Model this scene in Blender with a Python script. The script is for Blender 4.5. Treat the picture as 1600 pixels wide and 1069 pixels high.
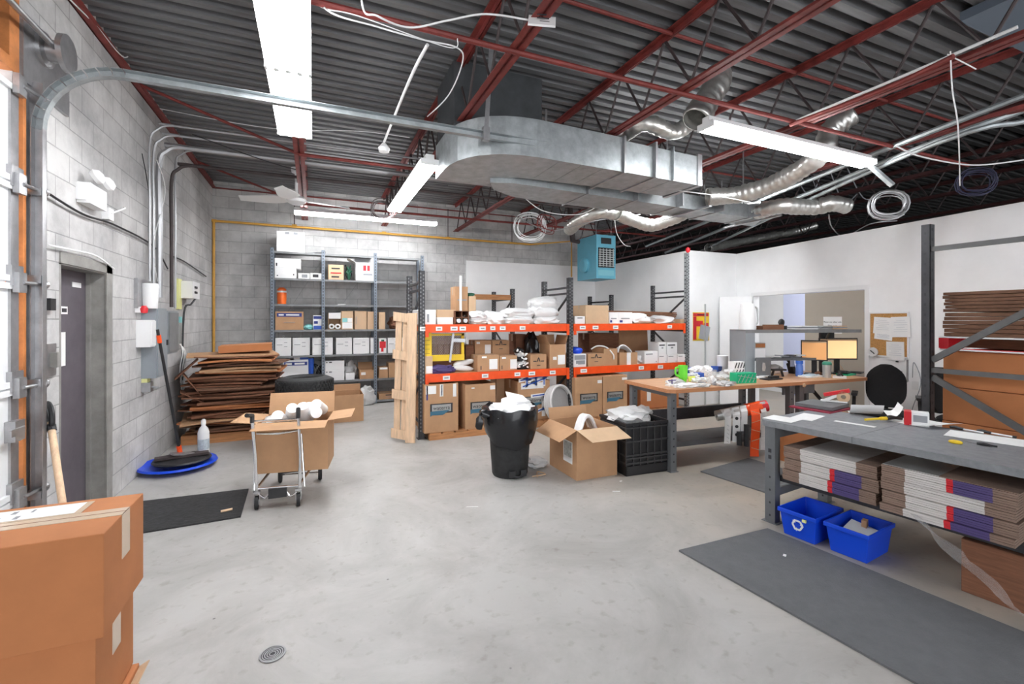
import bpy, bmesh, math, random
from mathutils import Vector, Matrix, noise
R = math.radians
for o in list(bpy.data.objects): bpy.data.objects.remove(o)
SC = bpy.context.scene; COL = SC.collection
# ---------------- camera ----------------
F, H, HY = 720.0, 1.6, 499.0
TH = math.atan(310/720); sT, cT = math.sin(TH), math.cos(TH)
cam_d = bpy.data.cameras.new('camera'); cam = bpy.data.objects.new('camera', cam_d); COL.objects.link(cam)
cam.location = (0, 0, H); cam.rotation_euler = (R(90), 0, -TH)
cam_d.sensor_width = 36; cam_d.lens = 36*F/1600; cam_d.shift_y = -(534.5-HY)/1600
cam_d.clip_start = 0.05; cam_d.clip_end = 100
SC.camera = cam
SC.view_settings.view_transform = 'Standard'; SC.view_settings.look = 'None'
SC.view_settings.gamma = 1; SC.view_settings.use_curve_mapping = False
SC.view_settings.exposure = 1.17
# ---------------- world: fill light added through the side left open behind the camera ----------------
W = bpy.data.worlds.new('world'); SC.world = W; W.use_nodes = True
W.node_tree.nodes['Background'].inputs[0].default_value = (0.93, 0.96, 1, 1)
W.node_tree.nodes['Background'].inputs[1].default_value = 1.7
LAMP = 15.0      # strength of the fluorescent diffusers
# ---------------- helpers ----------------
def at(u, v, x=None, y=None, z=None):
    """world point seen at photo pixel u,v lying on the given x, y or z plane"""
    t = (u-800)/F; a = sT+t*cT; b = cT-t*sT; e = (HY-v)/F
    k = (z-H)/e if z is not None else (x/a if x is not None else y/b)
    return Vector((a*k, b*k, H+e*k))
def xa(u, y): return at(u, 0, y=y).x
def za(u, v, y): return at(u, v, y=y).z
class MB:
    def __init__(s): s.v = []; s.f = []; s.mi = []; s.m = 0
    def add(s, vs, fs):
        n = len(s.v); s.v += [Vector(p) for p in vs]
        for f in fs: s.f.append([i+n for i in f]); s.mi.append(s.m)
        return s
    def box(s, x0, x1, y0, y1, z0, z1):
        return s.add([(x0,y0,z0),(x1,y0,z0),(x1,y1,z0),(x0,y1,z0),(x0,y0,z1),(x1,y0,z1),(x1,y1,z1),(x0,y1,z1)],
            [(0,3,2,1),(4,5,6,7),(0,1,5,4),(1,2,6,5),(2,3,7,6),(3,0,4,7)])
    def obox(s, c, sz, rot=(0,0,0)):
        M = Matrix.Translation(c) @ (Matrix.Rotation(rot[2],4,'Z') @ Matrix.Rotation(rot[1],4,'Y') @ Matrix.Rotation(rot[0],4,'X'))
        x, y, z = sz[0]/2, sz[1]/2, sz[2]/2
        return s.add([M@Vector(p) for p in ((-x,-y,-z),(x,-y,-z),(x,y,-z),(-x,y,-z),(-x,-y,z),(x,-y,z),(x,y,z),(-x,y,z))],
            [(0,3,2,1),(4,5,6,7),(0,1,5,4),(1,2,6,5),(2,3,7,6),(3,0,4,7)])
    def bar(s, p, q, w, h=None, up=(0,0,1)):
        h = h or w; p = Vector(p); q = Vector(q); d = (q-p).normalized(); u = Vector(up)
        if abs(d.dot(u)) > .98: u = Vector((0,1,0))
        a = d.cross(u).normalized()*w/2; b = a.cross(d).normalized()*h/2
        return s.add([p-a-b,p+a-b,p+a+b,p-a+b,q-a-b,q+a-b,q+a+b,q-a+b],
            [(0,1,2,3),(7,6,5,4),(0,4,5,1),(1,5,6,2),(2,6,7,3),(3,7,4,0)])
    def tube(s, pts, r, n=8, r2=None, closed=False):
        pts = [Vector(p) for p in pts]; m = len(pts); base = len(s.v); prev = None
        for i, p in enumerate(pts):
            if closed: d = pts[(i+1) % m]-pts[i-1]
            else: d = pts[min(i+1, m-1)]-pts[max(i-1, 0)]
            d.normalize()
            if prev is None:
                a = d.cross(Vector((0,0,1)))
                if a.length < .1: a = d.cross(Vector((0,1,0)))
            else: a = prev-d*prev.dot(d)
            a.normalize(); prev = a; b = d.cross(a)
            rr = r[i] if isinstance(r, (list, tuple)) else r
            for k in range(n):
                g = 2*math.pi*k/n; s.v.append(p+(a*math.cos(g)+b*math.sin(g))*rr)
        for i in range(m if closed else m-1):
            j = (i+1) % m
            for k in range(n):
                l = (k+1) % n; s.f.append([base+i*n+k, base+i*n+l, base+j*n+l, base+j*n+k]); s.mi.append(s.m)
        if not closed:
            s.f.append([base+k for k in reversed(range(n))]); s.mi.append(s.m)
            s.f.append([base+(m-1)*n+k for k in range(n)]); s.mi.append(s.m)
        return s
    def lathe(s, prof, n=24, c=(0,0,0), M=None):
        M = M or Matrix.Identity(4); C = Vector(c); base = len(s.v)
        for r, z in prof:
            for k in range(n):
                g = 2*math.pi*k/n; s.v.append(C+(M@Vector((r*math.cos(g), r*math.sin(g), z))))
        for i in range(len(prof)-1):
            for k in range(n):
                l = (k+1) % n; s.f.append([base+i*n+k, base+i*n+l, base+(i+1)*n+l, base+(i+1)*n+k]); s.mi.append(s.m)
        if tuple(prof[0]) == tuple(prof[-1]): return s
        if prof[0][0] > 1e-4: s.f.append([base+k for k in reversed(range(n))]); s.mi.append(s.m)
        if prof[-1][0] > 1e-4: s.f.append([base+(len(prof)-1)*n+k for k in range(n)]); s.mi.append(s.m)
        return s
    def prism(s, poly, z0, z1):
        n = len(poly)
        return s.add([(x,y,z0) for x,y in poly]+[(x,y,z1) for x,y in poly],
            [list(reversed(range(n))), list(range(n,2*n))]+[(i,(i+1)%n,(i+1)%n+n,i+n) for i in range(n)])
    def quadslab(s, a, b, c, d, th):
        a,b,c,d = map(Vector,(a,b,c,d)); nn = (b-a).cross(d-a).normalized()*th
        return s.add([a,b,c,d,a+nn,b+nn,c+nn,d+nn],[(3,2,1,0),(4,5,6,7),(0,1,5,4),(1,2,6,5),(2,3,7,6),(3,0,4,7)])
    def blob(s, c, sz, seed=0, amp=.25, freq=2.2, sub=3, flat=True):
        bm = bmesh.new(); bmesh.ops.create_icosphere(bm, subdivisions=sub, radius=1)
        off = Vector((seed*3.7, seed*1.3, seed*2.1)); vs = []
        for v in bm.verts:
            p = v.co.copy(); k = 1+amp*noise.noise(p*freq+off)+amp*.5*noise.noise(p*freq*2.7+off)
            q = Vector((abs(p.x)**.75*math.copysign(1,p.x)*sz[0]/2, abs(p.y)**.75*math.copysign(1,p.y)*sz[1]/2, p.z*sz[2]/2))*k
            q += Vector(c)
            if flat: q.z = max(q.z, c[2]-sz[2]/2*.8)
            vs.append(q)
        fs = [[v.index for v in f.verts] for f in bm.faces]; bm.free()
        if flat:
            mn = min(q.z for q in vs); dz = c[2]-sz[2]/2-mn
            for q in vs: q.z += dz
        return s.add(vs, fs)
    def build(s, name, mats, parent=None, w=False, smooth=False, label=None, cat=None, group=None, kind=None):
        me = bpy.data.meshes.new(name); o = bpy.data.objects.new(name, me); COL.objects.link(o)
        vs = s.v
        if parent is not None:
            o.parent = parent
            if w:
                Mi = pmat(parent).inverted(); vs = [Mi@v for v in vs]
        else:
            xs = [v.x for v in vs]; ys = [v.y for v in vs]; zs = [v.z for v in vs]
            c = Vector(((min(xs)+max(xs))/2, (min(ys)+max(ys))/2, min(zs))); o.location = c; vs = [v-c for v in vs]
        me.from_pydata([tuple(v) for v in vs], [], s.f); 
        for m in (mats if isinstance(mats, (list, tuple)) else [mats]): me.materials.append(m)
        if len(me.materials) > 1: me.polygons.foreach_set('material_index', s.mi)
        bm = bmesh.new(); bm.from_mesh(me); bmesh.ops.recalc_face_normals(bm, faces=bm.faces); bm.to_mesh(me); bm.free()
        if smooth:
            me.polygons.foreach_set('use_smooth', [True]*len(me.polygons))
            me.set_sharp_from_angle(angle=R(smooth if smooth is not True else 40))
        me.update(); tag(o, label, cat, group, kind); return o
def pmat(o):
    M = Matrix.Translation(o.location) @ o.rotation_euler.to_matrix().to_4x4()
    return pmat(o.parent) @ M if o.parent else M
def tag(o, label=None, cat=None, group=None, kind=None):
    if label: o['label'] = label
    if cat: o['category'] = cat
    if group: o['group'] = group
    if kind: o['kind'] = kind
    return o
def thing(name, label, cat, loc=(0,0,0), rz=0, group=None):
    o = bpy.data.objects.new(name, None); COL.objects.link(o); o.empty_display_size = .1
    o.location = loc; o.rotation_euler = (0,0,rz); return tag(o, label, cat, group)
def dup(root, loc, rz=None, label=None, group=None):
    def cp(o, par):
        c = o.copy(); COL.objects.link(c); c.parent = par
        for ch in list(o.children):
            cp(ch, c)
        return c
    r = cp(root, None); r.location = loc
    if rz is not None: r.rotation_euler = (0,0,rz)
    if label: r['label'] = label
    if group: r['group'] = group
    return r
def text(name, s, size, mat, parent, loc, rot, ext=.0008, label=None):
    cu = bpy.data.curves.new(name, 'FONT'); cu.body = s; cu.size = size; cu.align_x = 'CENTER'; cu.align_y = 'CENTER'; cu.extrude = ext
    t = bpy.data.objects.new(name, cu); COL.objects.link(t)
    dg = bpy.context.evaluated_depsgraph_get(); me = bpy.data.meshes.new_from_object(t.evaluated_get(dg))
    bpy.data.objects.remove(t)
    o = bpy.data.objects.new(name, me); COL.objects.link(o); me.materials.clear(); me.materials.append(mat)
    o.parent = parent; o.location = loc; o.rotation_euler = rot; return tag(o, label)
def smoothpath(pts, n=6):
    pts = [Vector(p) for p in pts]; out = []
    for i in range(len(pts)-1):
        p0 = pts[max(i-1,0)]; p1 = pts[i]; p2 = pts[i+1]; p3 = pts[min(i+2,len(pts)-1)]
        for k in range(n):
            t = k/n
            out.append(.5*((2*p1)+(-p0+p2)*t+(2*p0-5*p1+4*p2-p3)*t*t+(-p0+3*p1-3*p2+p3)*t**3))
    return out+[pts[-1]]
# ---------------- materials ----------------
def mat(name, col, rough=.6, metal=0, var=0, scale=6, bump=0, bscale=40, emit=0, alpha=1, trans=0, stretch=None, spec=None):
    m = bpy.data.materials.new(name); m.use_nodes = True; nt = m.node_tree; N = nt.nodes; L = nt.links; b = N['Principled BSDF']
    c = (*col, 1); b.inputs['Base Color'].default_value = c; b.inputs['Roughness'].default_value = rough; b.inputs['Metallic'].default_value = metal
    if spec is not None: b.inputs['Specular IOR Level'].default_value = spec
    if alpha < 1: b.inputs['Alpha'].default_value = alpha
    if trans: b.inputs['Transmission Weight'].default_value = trans
    if emit: b.inputs['Emission Color'].default_value = c; b.inputs['Emission Strength'].default_value = emit
    if var or bump:
        tc = N.new('ShaderNodeTexCoord'); mp = N.new('ShaderNodeMapping'); L.new(tc.outputs['Object'], mp.inputs[0])
        if stretch: mp.inputs['Scale'].default_value = stretch
    if var:
        nz = N.new('ShaderNodeTexNoise'); nz.inputs['Scale'].default_value = scale; nz.inputs['Detail'].default_value = 6; nz.inputs['Roughness'].default_value = .65
        L.new(mp.outputs[0], nz.inputs['Vector'])
        rp = N.new('ShaderNodeValToRGB'); rp.color_ramp.elements[0].position = .3; rp.color_ramp.elements[1].position = .7
        rp.color_ramp.elements[0].color = (*[max(0, x*(1-var)) for x in col], 1); rp.color_ramp.elements[1].color = (*[min(1, x*(1+var)) for x in col], 1)
        L.new(nz.outputs[0], rp.inputs[0]); L.new(rp.outputs[0], b.inputs['Base Color'])
    if bump:
        n2 = N.new('ShaderNodeTexNoise'); n2.inputs['Scale'].default_value = bscale; n2.inputs['Detail'].default_value = 4; L.new(mp.outputs[0], n2.inputs['Vector'])
        bp = N.new('ShaderNodeBump'); bp.inputs['Strength'].default_value = bump; bp.inputs['Distance'].default_value = .01
        L.new(n2.outputs[0], bp.inputs['Height']); L.new(bp.outputs[0], b.inputs['Normal'])
    return m
def block_mat(name, axis, c1, c2, mortar):
    """concrete masonry: 0.4 x 0.2 m blocks, axis = horizontal axis of the wall"""
    m = bpy.data.materials.new(name); m.use_nodes = True; nt = m.node_tree; N = nt.nodes; L = nt.links; b = N['Principled BSDF']
    g = N.new('ShaderNodeNewGeometry'); sp = N.new('ShaderNodeSeparateXYZ'); L.new(g.outputs['Position'], sp.inputs[0])
    cb = N.new('ShaderNodeCombineXYZ'); L.new(sp.outputs[axis], cb.inputs[0]); L.new(sp.outputs['Z'], cb.inputs[1])
    br = N.new('ShaderNodeTexBrick'); br.inputs['Scale'].default_value = 1; br.inputs['Brick Width'].default_value = .4; br.inputs['Row Height'].default_value = .2
    br.inputs['Mortar Size'].default_value = .005; br.inputs['Mortar Smooth'].default_value = .3; br.offset = .5
    br.inputs['Color1'].default_value = (*c1,1); br.inputs['Color2'].default_value = (*c2,1); br.inputs['Mortar'].default_value = (*mortar,1)
    L.new(cb.outputs[0], br.inputs['Vector'])
    nz = N.new('ShaderNodeTexNoise'); nz.inputs['Scale'].default_value = 1.6; nz.inputs['Detail'].default_value = 8; nz.inputs['Roughness'].default_value = .7; L.new(g.outputs['Position'], nz.inputs['Vector'])
    rp = N.new('ShaderNodeValToRGB'); rp.color_ramp.elements[0].position = .33; rp.color_ramp.elements[1].position = .62
    rp.color_ramp.elements[0].color = (.50,.50,.51,1); rp.color_ramp.elements[1].color = (1,1,1,1); L.new(nz.outputs[0], rp.inputs[0])
    mx = N.new('ShaderNodeMixRGB'); mx.blend_type = 'MULTIPLY'; mx.inputs[0].default_value = .8; L.new(br.outputs['Color'], mx.inputs[1]); L.new(rp.outputs[0], mx.inputs[2])
    L.new(mx.outputs[0], b.inputs['Base Color']); b.inputs['Roughness'].default_value = .8
    n3 = N.new('ShaderNodeTexNoise'); n3.inputs['Scale'].default_value = 60; n3.inputs['Detail'].default_value = 3; L.new(g.outputs['Position'], n3.inputs['Vector'])
    ad = N.new('ShaderNodeMath'); ad.operation = 'MULTIPLY_ADD'; L.new(n3.outputs[0], ad.inputs[0]); ad.inputs[1].default_value = .25
    inv = N.new('ShaderNodeMath'); inv.operation = 'SUBTRACT'; inv.inputs[0].default_value = 1; L.new(br.outputs['Fac'], inv.inputs[1]); L.new(inv.outputs[0], ad.inputs[2])
    bp = N.new('ShaderNodeBump'); bp.inputs['Strength'].default_value = .6; bp.inputs['Distance'].default_value = .006; L.new(ad.outputs[0], bp.inputs['Height']); L.new(bp.outputs[0], b.inputs['Normal'])
    return m
def floor_mat():
    m = bpy.data.materials.new('polished_concrete'); m.use_nodes = True; nt = m.node_tree; N = nt.nodes; L = nt.links; b = N['Principled BSDF']
    g = N.new('ShaderNodeNewGeometry')
    n1 = N.new('ShaderNodeTexNoise'); n1.inputs['Scale'].default_value = 1.3; n1.inputs['Detail'].default_value = 9; n1.inputs['Roughness'].default_value = .68; n1.inputs['Distortion'].default_value = .6
    L.new(g.outputs['Position'], n1.inputs['Vector'])
    rp = N.new('ShaderNodeValToRGB'); e = rp.color_ramp.elements; e[0].position = .3; e[0].color = (.33,.32,.30,1); e[1].position = .6; e[1].color = (.46,.45,.435,1)
    L.new(n1.outputs[0], rp.inputs[0])
    v = N.new('ShaderNodeTexNoise'); v.inputs['Scale'].default_value = 14; v.inputs['Detail'].default_value = 6; L.new(g.outputs['Position'], v.inputs['Vector'])
    r2 = N.new('ShaderNodeValToRGB'); r2.color_ramp.elements[0].position = .27; r2.color_ramp.elements[1].position = .42; r2.color_ramp.elements[0].color = (.72,.69,.64,1); r2.color_ramp.elements[1].color = (1,1,1,1)
    L.new(v.outputs[0], r2.inputs[0])
    # small dark specks and scuffs
    w = N.new('ShaderNodeTexVoronoi'); w.inputs['Scale'].default_value = 3.2; L.new(g.outputs['Position'], w.inputs['Vector'])
    r3 = N.new('ShaderNodeValToRGB'); r3.color_ramp.elements[0].position = .012; r3.color_ramp.elements[1].position = .03; r3.color_ramp.elements[0].color = (.2,.19,.18,1); r3.color_ramp.elements[1].color = (1,1,1,1); L.new(w.outputs['Distance'], r3.inputs[0])
    # browner tint towards the benches on the right
    sp = N.new('ShaderNodeSeparateXYZ'); L.new(g.outputs['Position'], sp.inputs[0])
    mr = N.new('ShaderNodeMapRange'); mr.inputs[1].default_value = 2.0; mr.inputs[2].default_value = 3.6; L.new(sp.outputs['X'], mr.inputs[0])
    mz = N.new('ShaderNodeMath'); mz.operation = 'MULTIPLY'; L.new(mr.outputs[0], mz.inputs[0]); L.new(n1.outputs[0], mz.inputs[1])
    st = N.new('ShaderNodeMixRGB'); st.blend_type = 'MULTIPLY'; L.new(mz.outputs[0], st.inputs[0]); st.inputs[2].default_value = (.78,.62,.42,1)
    a = N.new('ShaderNodeMixRGB'); a.blend_type = 'MULTIPLY'; a.inputs[0].default_value = .7; L.new(rp.outputs[0], a.inputs[1]); L.new(r2.outputs[0], a.inputs[2])
    c = N.new('ShaderNodeMixRGB'); c.blend_type = 'MULTIPLY'; c.inputs[0].default_value = .8; L.new(a.outputs[0], c.inputs[1]); L.new(r3.outputs[0], c.inputs[2])
    L.new(c.outputs[0], st.inputs[1]); L.new(st.outputs[0], b.inputs['Base Color'])
    rr = N.new('ShaderNodeMapRange'); rr.inputs[3].default_value = .38; rr.inputs[4].default_value = .6; L.new(v.outputs[0], rr.inputs[0]); L.new(rr.outputs[0], b.inputs['Roughness'])
    return m
M = {}
M['floor'] = floor_mat()
M['block_l'] = block_mat('block_left', 'Y', (.66,.65,.64), (.58,.57,.565), (.42,.415,.41))
M['block_b'] = block_mat('block_back', 'X', (.64,.635,.625), (.55,.547,.54), (.40,.40,.395))
M['drywall'] = mat('white_drywall', (.93,.93,.93), .75, var=.04, scale=2)
M['white'] = mat('white', (.85,.85,.85), .5)
M['paper'] = mat('paper', (.88,.88,.87), .7, var=.04)
M['ink'] = mat('ink', (.03,.03,.035), .6)
M['greyink'] = mat('grey_ink', (.3,.31,.33), .7)
M['deck'] = mat('galvanised_deck', (.17,.17,.175), .5, .35, var=.25, scale=5, stretch=(.3,3,1))
M['galv'] = mat('galvanised', (.40,.43,.44), .48, .7, var=.22, scale=9)
M['flex'] = mat('foil_duct', (.62,.61,.58), .33, .8, var=.15, scale=12)
M['steel'] = mat('steel', (.42,.42,.43), .35, .8, var=.15, scale=12)
M['chrome'] = mat('chrome', (.75,.75,.76), .18, 1)
M['conduit'] = mat('conduit', (.42,.42,.43), .4, .7)
M['red_steel'] = mat('red_oxide_steel', (.21,.034,.028), .55, .1, var=.3, scale=8)
M['dark_steel'] = mat('dark_web', (.06,.045,.045), .55, .2, var=.3)
M['black'] = mat('black_plastic', (.018,.018,.02), .45, var=.2)
M['black_rub'] = mat('black_rubber', (.02,.02,.021), .7, var=.3, scale=20, bump=.3)
M['gloss_black'] = mat('bag_black', (.012,.012,.014), .22, bump=.35, bscale=14)
M['post_dark'] = mat('rack_post_dark', (.055,.055,.06), .5, .3, var=.25)
M['shelf_blue'] = mat('shelf_post_bluegrey', (.20,.235,.28), .5, .3, var=.2, scale=15)
M['shelf_grey'] = mat('shelf_grey', (.23,.235,.24), .5, .3, var=.15)
M['bench_grey'] = mat('bench_grey', (.155,.165,.175), .5, .2, var=.12)
M['bench_top'] = mat('bench_top_grey', (.23,.24,.255), .5, 0, var=.18, scale=22)
M['orange'] = mat('rack_orange', (.90,.085,.006), .45, 0, var=.12, scale=5)
M['kraft'] = mat('kraft_card', (.50,.29,.155), .8, var=.09, scale=5)
M['kraft_o'] = mat('kraft_orange', (.50,.19,.07), .8, var=.06, scale=7)
M['kraft_l'] = mat('kraft_light', (.62,.43,.27), .8, var=.07, scale=5)
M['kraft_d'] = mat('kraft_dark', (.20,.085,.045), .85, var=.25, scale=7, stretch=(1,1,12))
M['corr'] = mat('corrugated_edge', (.17,.085,.05), .9, var=.5, scale=14, stretch=(1,1,16))
M['tape'] = mat('tape', (.66,.52,.38), .2, spec=.8)
M['clear_tape'] = mat('clear_tape', (.70,.54,.40), .15, spec=.9)
M['wood'] = mat('pine', (.74,.52,.34), .65, var=.22, scale=5, stretch=(6,6,.6))
M['wood_o'] = mat('pallet_wood', (.48,.22,.09), .75, var=.3, scale=6, stretch=(.7,6,6))
M['wood_frame'] = mat('orange_wood', (.55,.20,.06), .6, var=.3, scale=6)
M['desk_edge'] = mat('desk_edge', (.50,.22,.10), .5, var=.12, stretch=(.5,6,6))
M['desk_top'] = mat('desk_top', (.60,.34,.19), .45, var=.14, stretch=(.5,6,6))
M['blue'] = mat('recycling_blue', (.005,.07,.70), .35)
M['navy'] = mat('navy', (.03,.05,.25), .6)
M['royal'] = mat('royal_blue', (.02,.09,.45), .45)
M['teal'] = mat('teal', (.25,.6,.6), .5)
M['heater'] = mat('heater_blue', (.13,.42,.55), .45, var=.05)
M['yellow'] = mat('gas_yellow', (.68,.36,.06), .5, var=.1)
M['yellow2'] = mat('bright_yellow', (.9,.62,.03), .5)
M['door'] = mat('door_brown', (.105,.09,.105), .6, var=.2, scale=3)
M['frame'] = mat('door_frame', (.26,.25,.235), .6, var=.3, scale=4)
M['ohdoor'] = mat('overhead_door', (.82,.83,.84), .5, 0, var=.05, scale=2)
M['red'] = mat('red', (.65,.02,.03), .4)
M['green'] = mat('green', (.0,.42,.2), .45)
M['lime'] = mat('lime', (.16,.72,.05), .45)
M['beige'] = mat('beige_door', (.43,.385,.32), .6, var=.03)
M['lav'] = mat('lavender', (.62,.66,.86), .6)
M['cork'] = mat('cork', (.52,.27,.09), .9, var=.3, scale=60)
M['mat_dark'] = mat('entrance_mat', (.035,.035,.036), .9, var=.6, scale=25, bump=.5, stretch=(1,4,1))
M['mat_grey'] = mat('antifatigue_mat', (.135,.14,.145), .8, var=.1, scale=12, bump=.6, bscale=120)
M['hall_shade'] = mat('block_shade', (.05,.048,.047), .9, var=.3, scale=2)  # far walls coloured dark to carry the gloom of the hall
M['poly'] = mat('plastic_film', (.72,.72,.72), .25, bump=.9, bscale=9, alpha=.85, spec=.8)
M['film'] = mat('clear_film', (.8,.8,.8), .08, bump=.8, bscale=7, alpha=.17, spec=1)
M['bagwhite'] = mat('white_bag', (.86,.86,.86), .45, bump=.8, bscale=9)
M['fabric'] = mat('black_fabric', (.012,.012,.013), .95, var=.2, scale=60)
M['purple'] = mat('purple_print', (.085,.06,.19), .6)
M['bundle'] = mat('bundle_edge', (.64,.61,.585), .8, var=.15, scale=10, stretch=(1,1,20))
M['bundle_b'] = mat('bundle_brown', (.25,.17,.13), .8, var=.3, scale=10, stretch=(1,1,20))
M['screen'] = mat('screen_lit', (.95,.66,.32), .4, emit=.34)
M['screen2'] = mat('screen_lit_darker', (.72,.36,.14), .4, emit=.22)
M['lamp_bright'] = mat('fluorescent_diffuser_boosted', (.97,.985,1), .4, emit=LAMP*1.35)  # emission raised above the other fixtures to brighten the back of the room
M['lamp'] = mat('fluorescent_diffuser', (.97,.985,1), .4, emit=LAMP)
M['lampwhite'] = mat('lamp_enamel', (.85,.85,.85), .35)
M['glass_dark'] = mat('transom_glass', (.05,.06,.065), .08, spec=.9)
M['bottle_blue'] = mat('bottle_blue', (.05,.16,.62), .2)
M['dk_green'] = mat('dark_green', (.02,.12,.07), .4)
M['silver'] = mat('silver', (.6,.61,.6), .3, .7)
M['ylabel'] = mat('pale_yellow', (.8,.8,.35), .6)
M['panelgrey'] = mat('panel_grey', (.30,.33,.355), .5, .2, var=.05)
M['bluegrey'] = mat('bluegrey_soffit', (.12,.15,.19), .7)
M['red_shaded'] = mat('red_oxide_steel_shaded', (.06,.014,.014), .6, .1, var=.3)  # joist red darkened to paint in the shade past the partition
M['deck_shaded'] = mat('galvanised_deck_shaded', (.035,.035,.036), .7, .1, var=.3, scale=4)  # deck colour darkened to stand for the unlit space over the offices
M['plenum'] = mat('plenum_dark', (.07,.075,.08), .6, .4, var=.2)
M['bench_dark'] = mat('brace_grey', (.13,.13,.13), .5, .3, var=.15)
# ================= THE SETTING =================
XL, YB, ZC = -1.65, 9.63, 4.10
MB().box(-2.6, 16, -6, 16, -.1, 0).build('floor', M['floor'], kind='structure')
# left block wall with door opening and overhead-door opening
w = MB()
w.box(XL-.25, XL, 5.10, YB+.2, 0, ZC)                 # beyond the personnel door
w.box(XL-.25, XL, 4.25, 5.10, 2.03, ZC)
w.box(XL-.25, XL, 3.80, 4.25, 0, ZC)
w.box(XL-.25, XL, -6, 3.80, 3.72, ZC)
w.box(XL-.25, XL, 3.70, 3.80, 3.0, ZC)
w.build('wall_left', M['block_l'], kind='structure')
MB().box(XL, 6.35, YB, YB+.2, 0, ZC).build('wall_back', M['block_b'], kind='structure')
MB().box(3.05, 6.35, YB-.03, YB, 0, 2.88).box(3.05,3.1,YB-.035,YB-.03,0,2.88).build('wall_back_panel', M['drywall'], kind='structure')
# partition walls of the offices, top 2.87 m
MB().box(6.35, 6.45, 6.6, 16, 0, 2.87).build('wall_partition_rack', M['drywall'], kind='structure')
MB().box(6.35, 7.62, 6.5, 6.6, 0, 2.87).build('wall_partition_step', M['drywall'], kind='structure')
A = Vector((7.56, 6.6, 0)); dW = (Vector((7.04, 2.38, 0))-A).normalized(); nW = Vector((-dW.y, dW.x, 0))
if nW.x < 0: nW = -nW
def wall_pt(s, off=0): return A+dW*s+nW*off      # s metres from the corner towards the camera, off behind the face
def wall_s(u, off=0):
    t = (u-800)/F; a = sT+t*cT; b = cT-t*sT
    P0 = A+nW*off; # solve a*k = P0.x + dW.x*s ; b*k = P0.y + dW.y*s
    det = a*(-dW.y)+b*dW.x; k = (P0.x*(-dW.y)+P0.y*dW.x)/det; s = (a*k-P0.x)/dW.x if abs(dW.x) > 1e-6 else (b*k-P0.y)/dW.y
    return s, k
def wall_z(u, v, off=0): s, k = wall_s(u, off); return s, H+(HY-v)/F*k
def wbox(mb, s0, s1, o0, o1, z0, z1):
    c = (wall_pt((s0+s1)/2, (o0+o1)/2)); mb.obox((c.x, c.y, (z0+z1)/2), (abs(s1-s0), abs(o1-o0), z1-z0), (0, 0, math.atan2(dW.y, dW.x))); return mb
s0, _ = wall_s(1178); s1, _ = wall_s(1352)
DH = 2.03
w = MB(); wbox(w, 0, s0, 0, .12, 0, 2.87); wbox(w, s1, 10, 0, .12, 0, 2.87); wbox(w, s0, s1, 0, .12, DH, 2.87)
w.build('wall_right', M['drywall'], kind='structure')
w = MB(); wbox(w, s0-.05, s1+.06, -.015, -.001, DH, DH+.06); wbox(w, s1, s1+.06, -.015, -.001, 0, DH); wbox(w, s0-.05, s0, -.015, -.001, 0, DH)
w.build('trim_1', M['white'], kind='structure')
w = MB(); wbox(w, 0, s0-.06, -.012, -.001, 0, .1); wbox(w, s1+.07, 9.9, -.012, -.001, 0, .1); w.build('baseboard_right', M['white'], kind='structure')
# beige door leaf closed on the right half, grey-white leaf swung into the room at the left
sm, _ = wall_s(1257)
d = thing('door_3', None, None, wall_pt((sm+s1)/2, .03), math.atan2(dW.y, dW.x)); d['kind'] = 'structure'
L_ = (s1-sm)
MB().box(-L_/2, L_/2-.005, -.02, .02, .01, DH-.01).build('door_leaf', M['beige'], d)
MB().box(L_/2-.02, L_/2-.003, -.032, -.02, 1.7, 1.8).box(L_/2-.02, L_/2-.003, -.032, -.02, .2, .3).build('hinge', M['steel'], d)
hp = wall_pt(s0-.02, -.03); q = Vector((7.02, 6.42, 0))
d = thing('door_2', None, None, (hp+q)/2, math.atan2((q-hp).y, (q-hp).x)); d['kind'] = 'structure'; LL = (q-hp).length
MB().box(-LL/2, LL/2, -.02, .02, .01, DH-.01).build('door_leaf', M['drywall'], d)
# office beyond the doorway
o = MB(); o.box(9.4, 9.5, 2, 9, 0, 2.6); o.box(7.62, 9.4, 8.0, 8.1, 0, 2.6); o.build('wall_office', M['drywall'], kind='structure')
MB().box(7.6, 9.5, 2, 8.1, 2.62, 2.7).build('ceiling_office', M['drywall'], kind='structure')
pl = at(1224, 480, x=9.3)
MB().box(9.3, 9.36, 2.1, pl.y, 0, 2.55).build('wall_office_lavender', M['lav'], kind='structure')
t = thing('ceiling_light', 'bright ceiling panel lighting the office behind the doorway', 'ceiling light', (8.2, 6.0, 2.56))
MB().box(-.3,.3,-.6,.6,.03,.06).build('frame', M['lampwhite'], t)
MB().box(-.28,.28,-.58,.58,0,.03).build('diffuser', mat('office_panel', (1,1,1), .5, emit=5), t)
# hall above and beyond the offices, its darkness put into the wall colour
MB().box(15.9, 16, -6, 16, 0, ZC).build('wall_far_right', M['hall_shade'], kind='structure')
MB().box(6.35, 16, 15.9, 16, 0, ZC).build('wall_far_back', M['hall_shade'], kind='structure')
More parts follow.
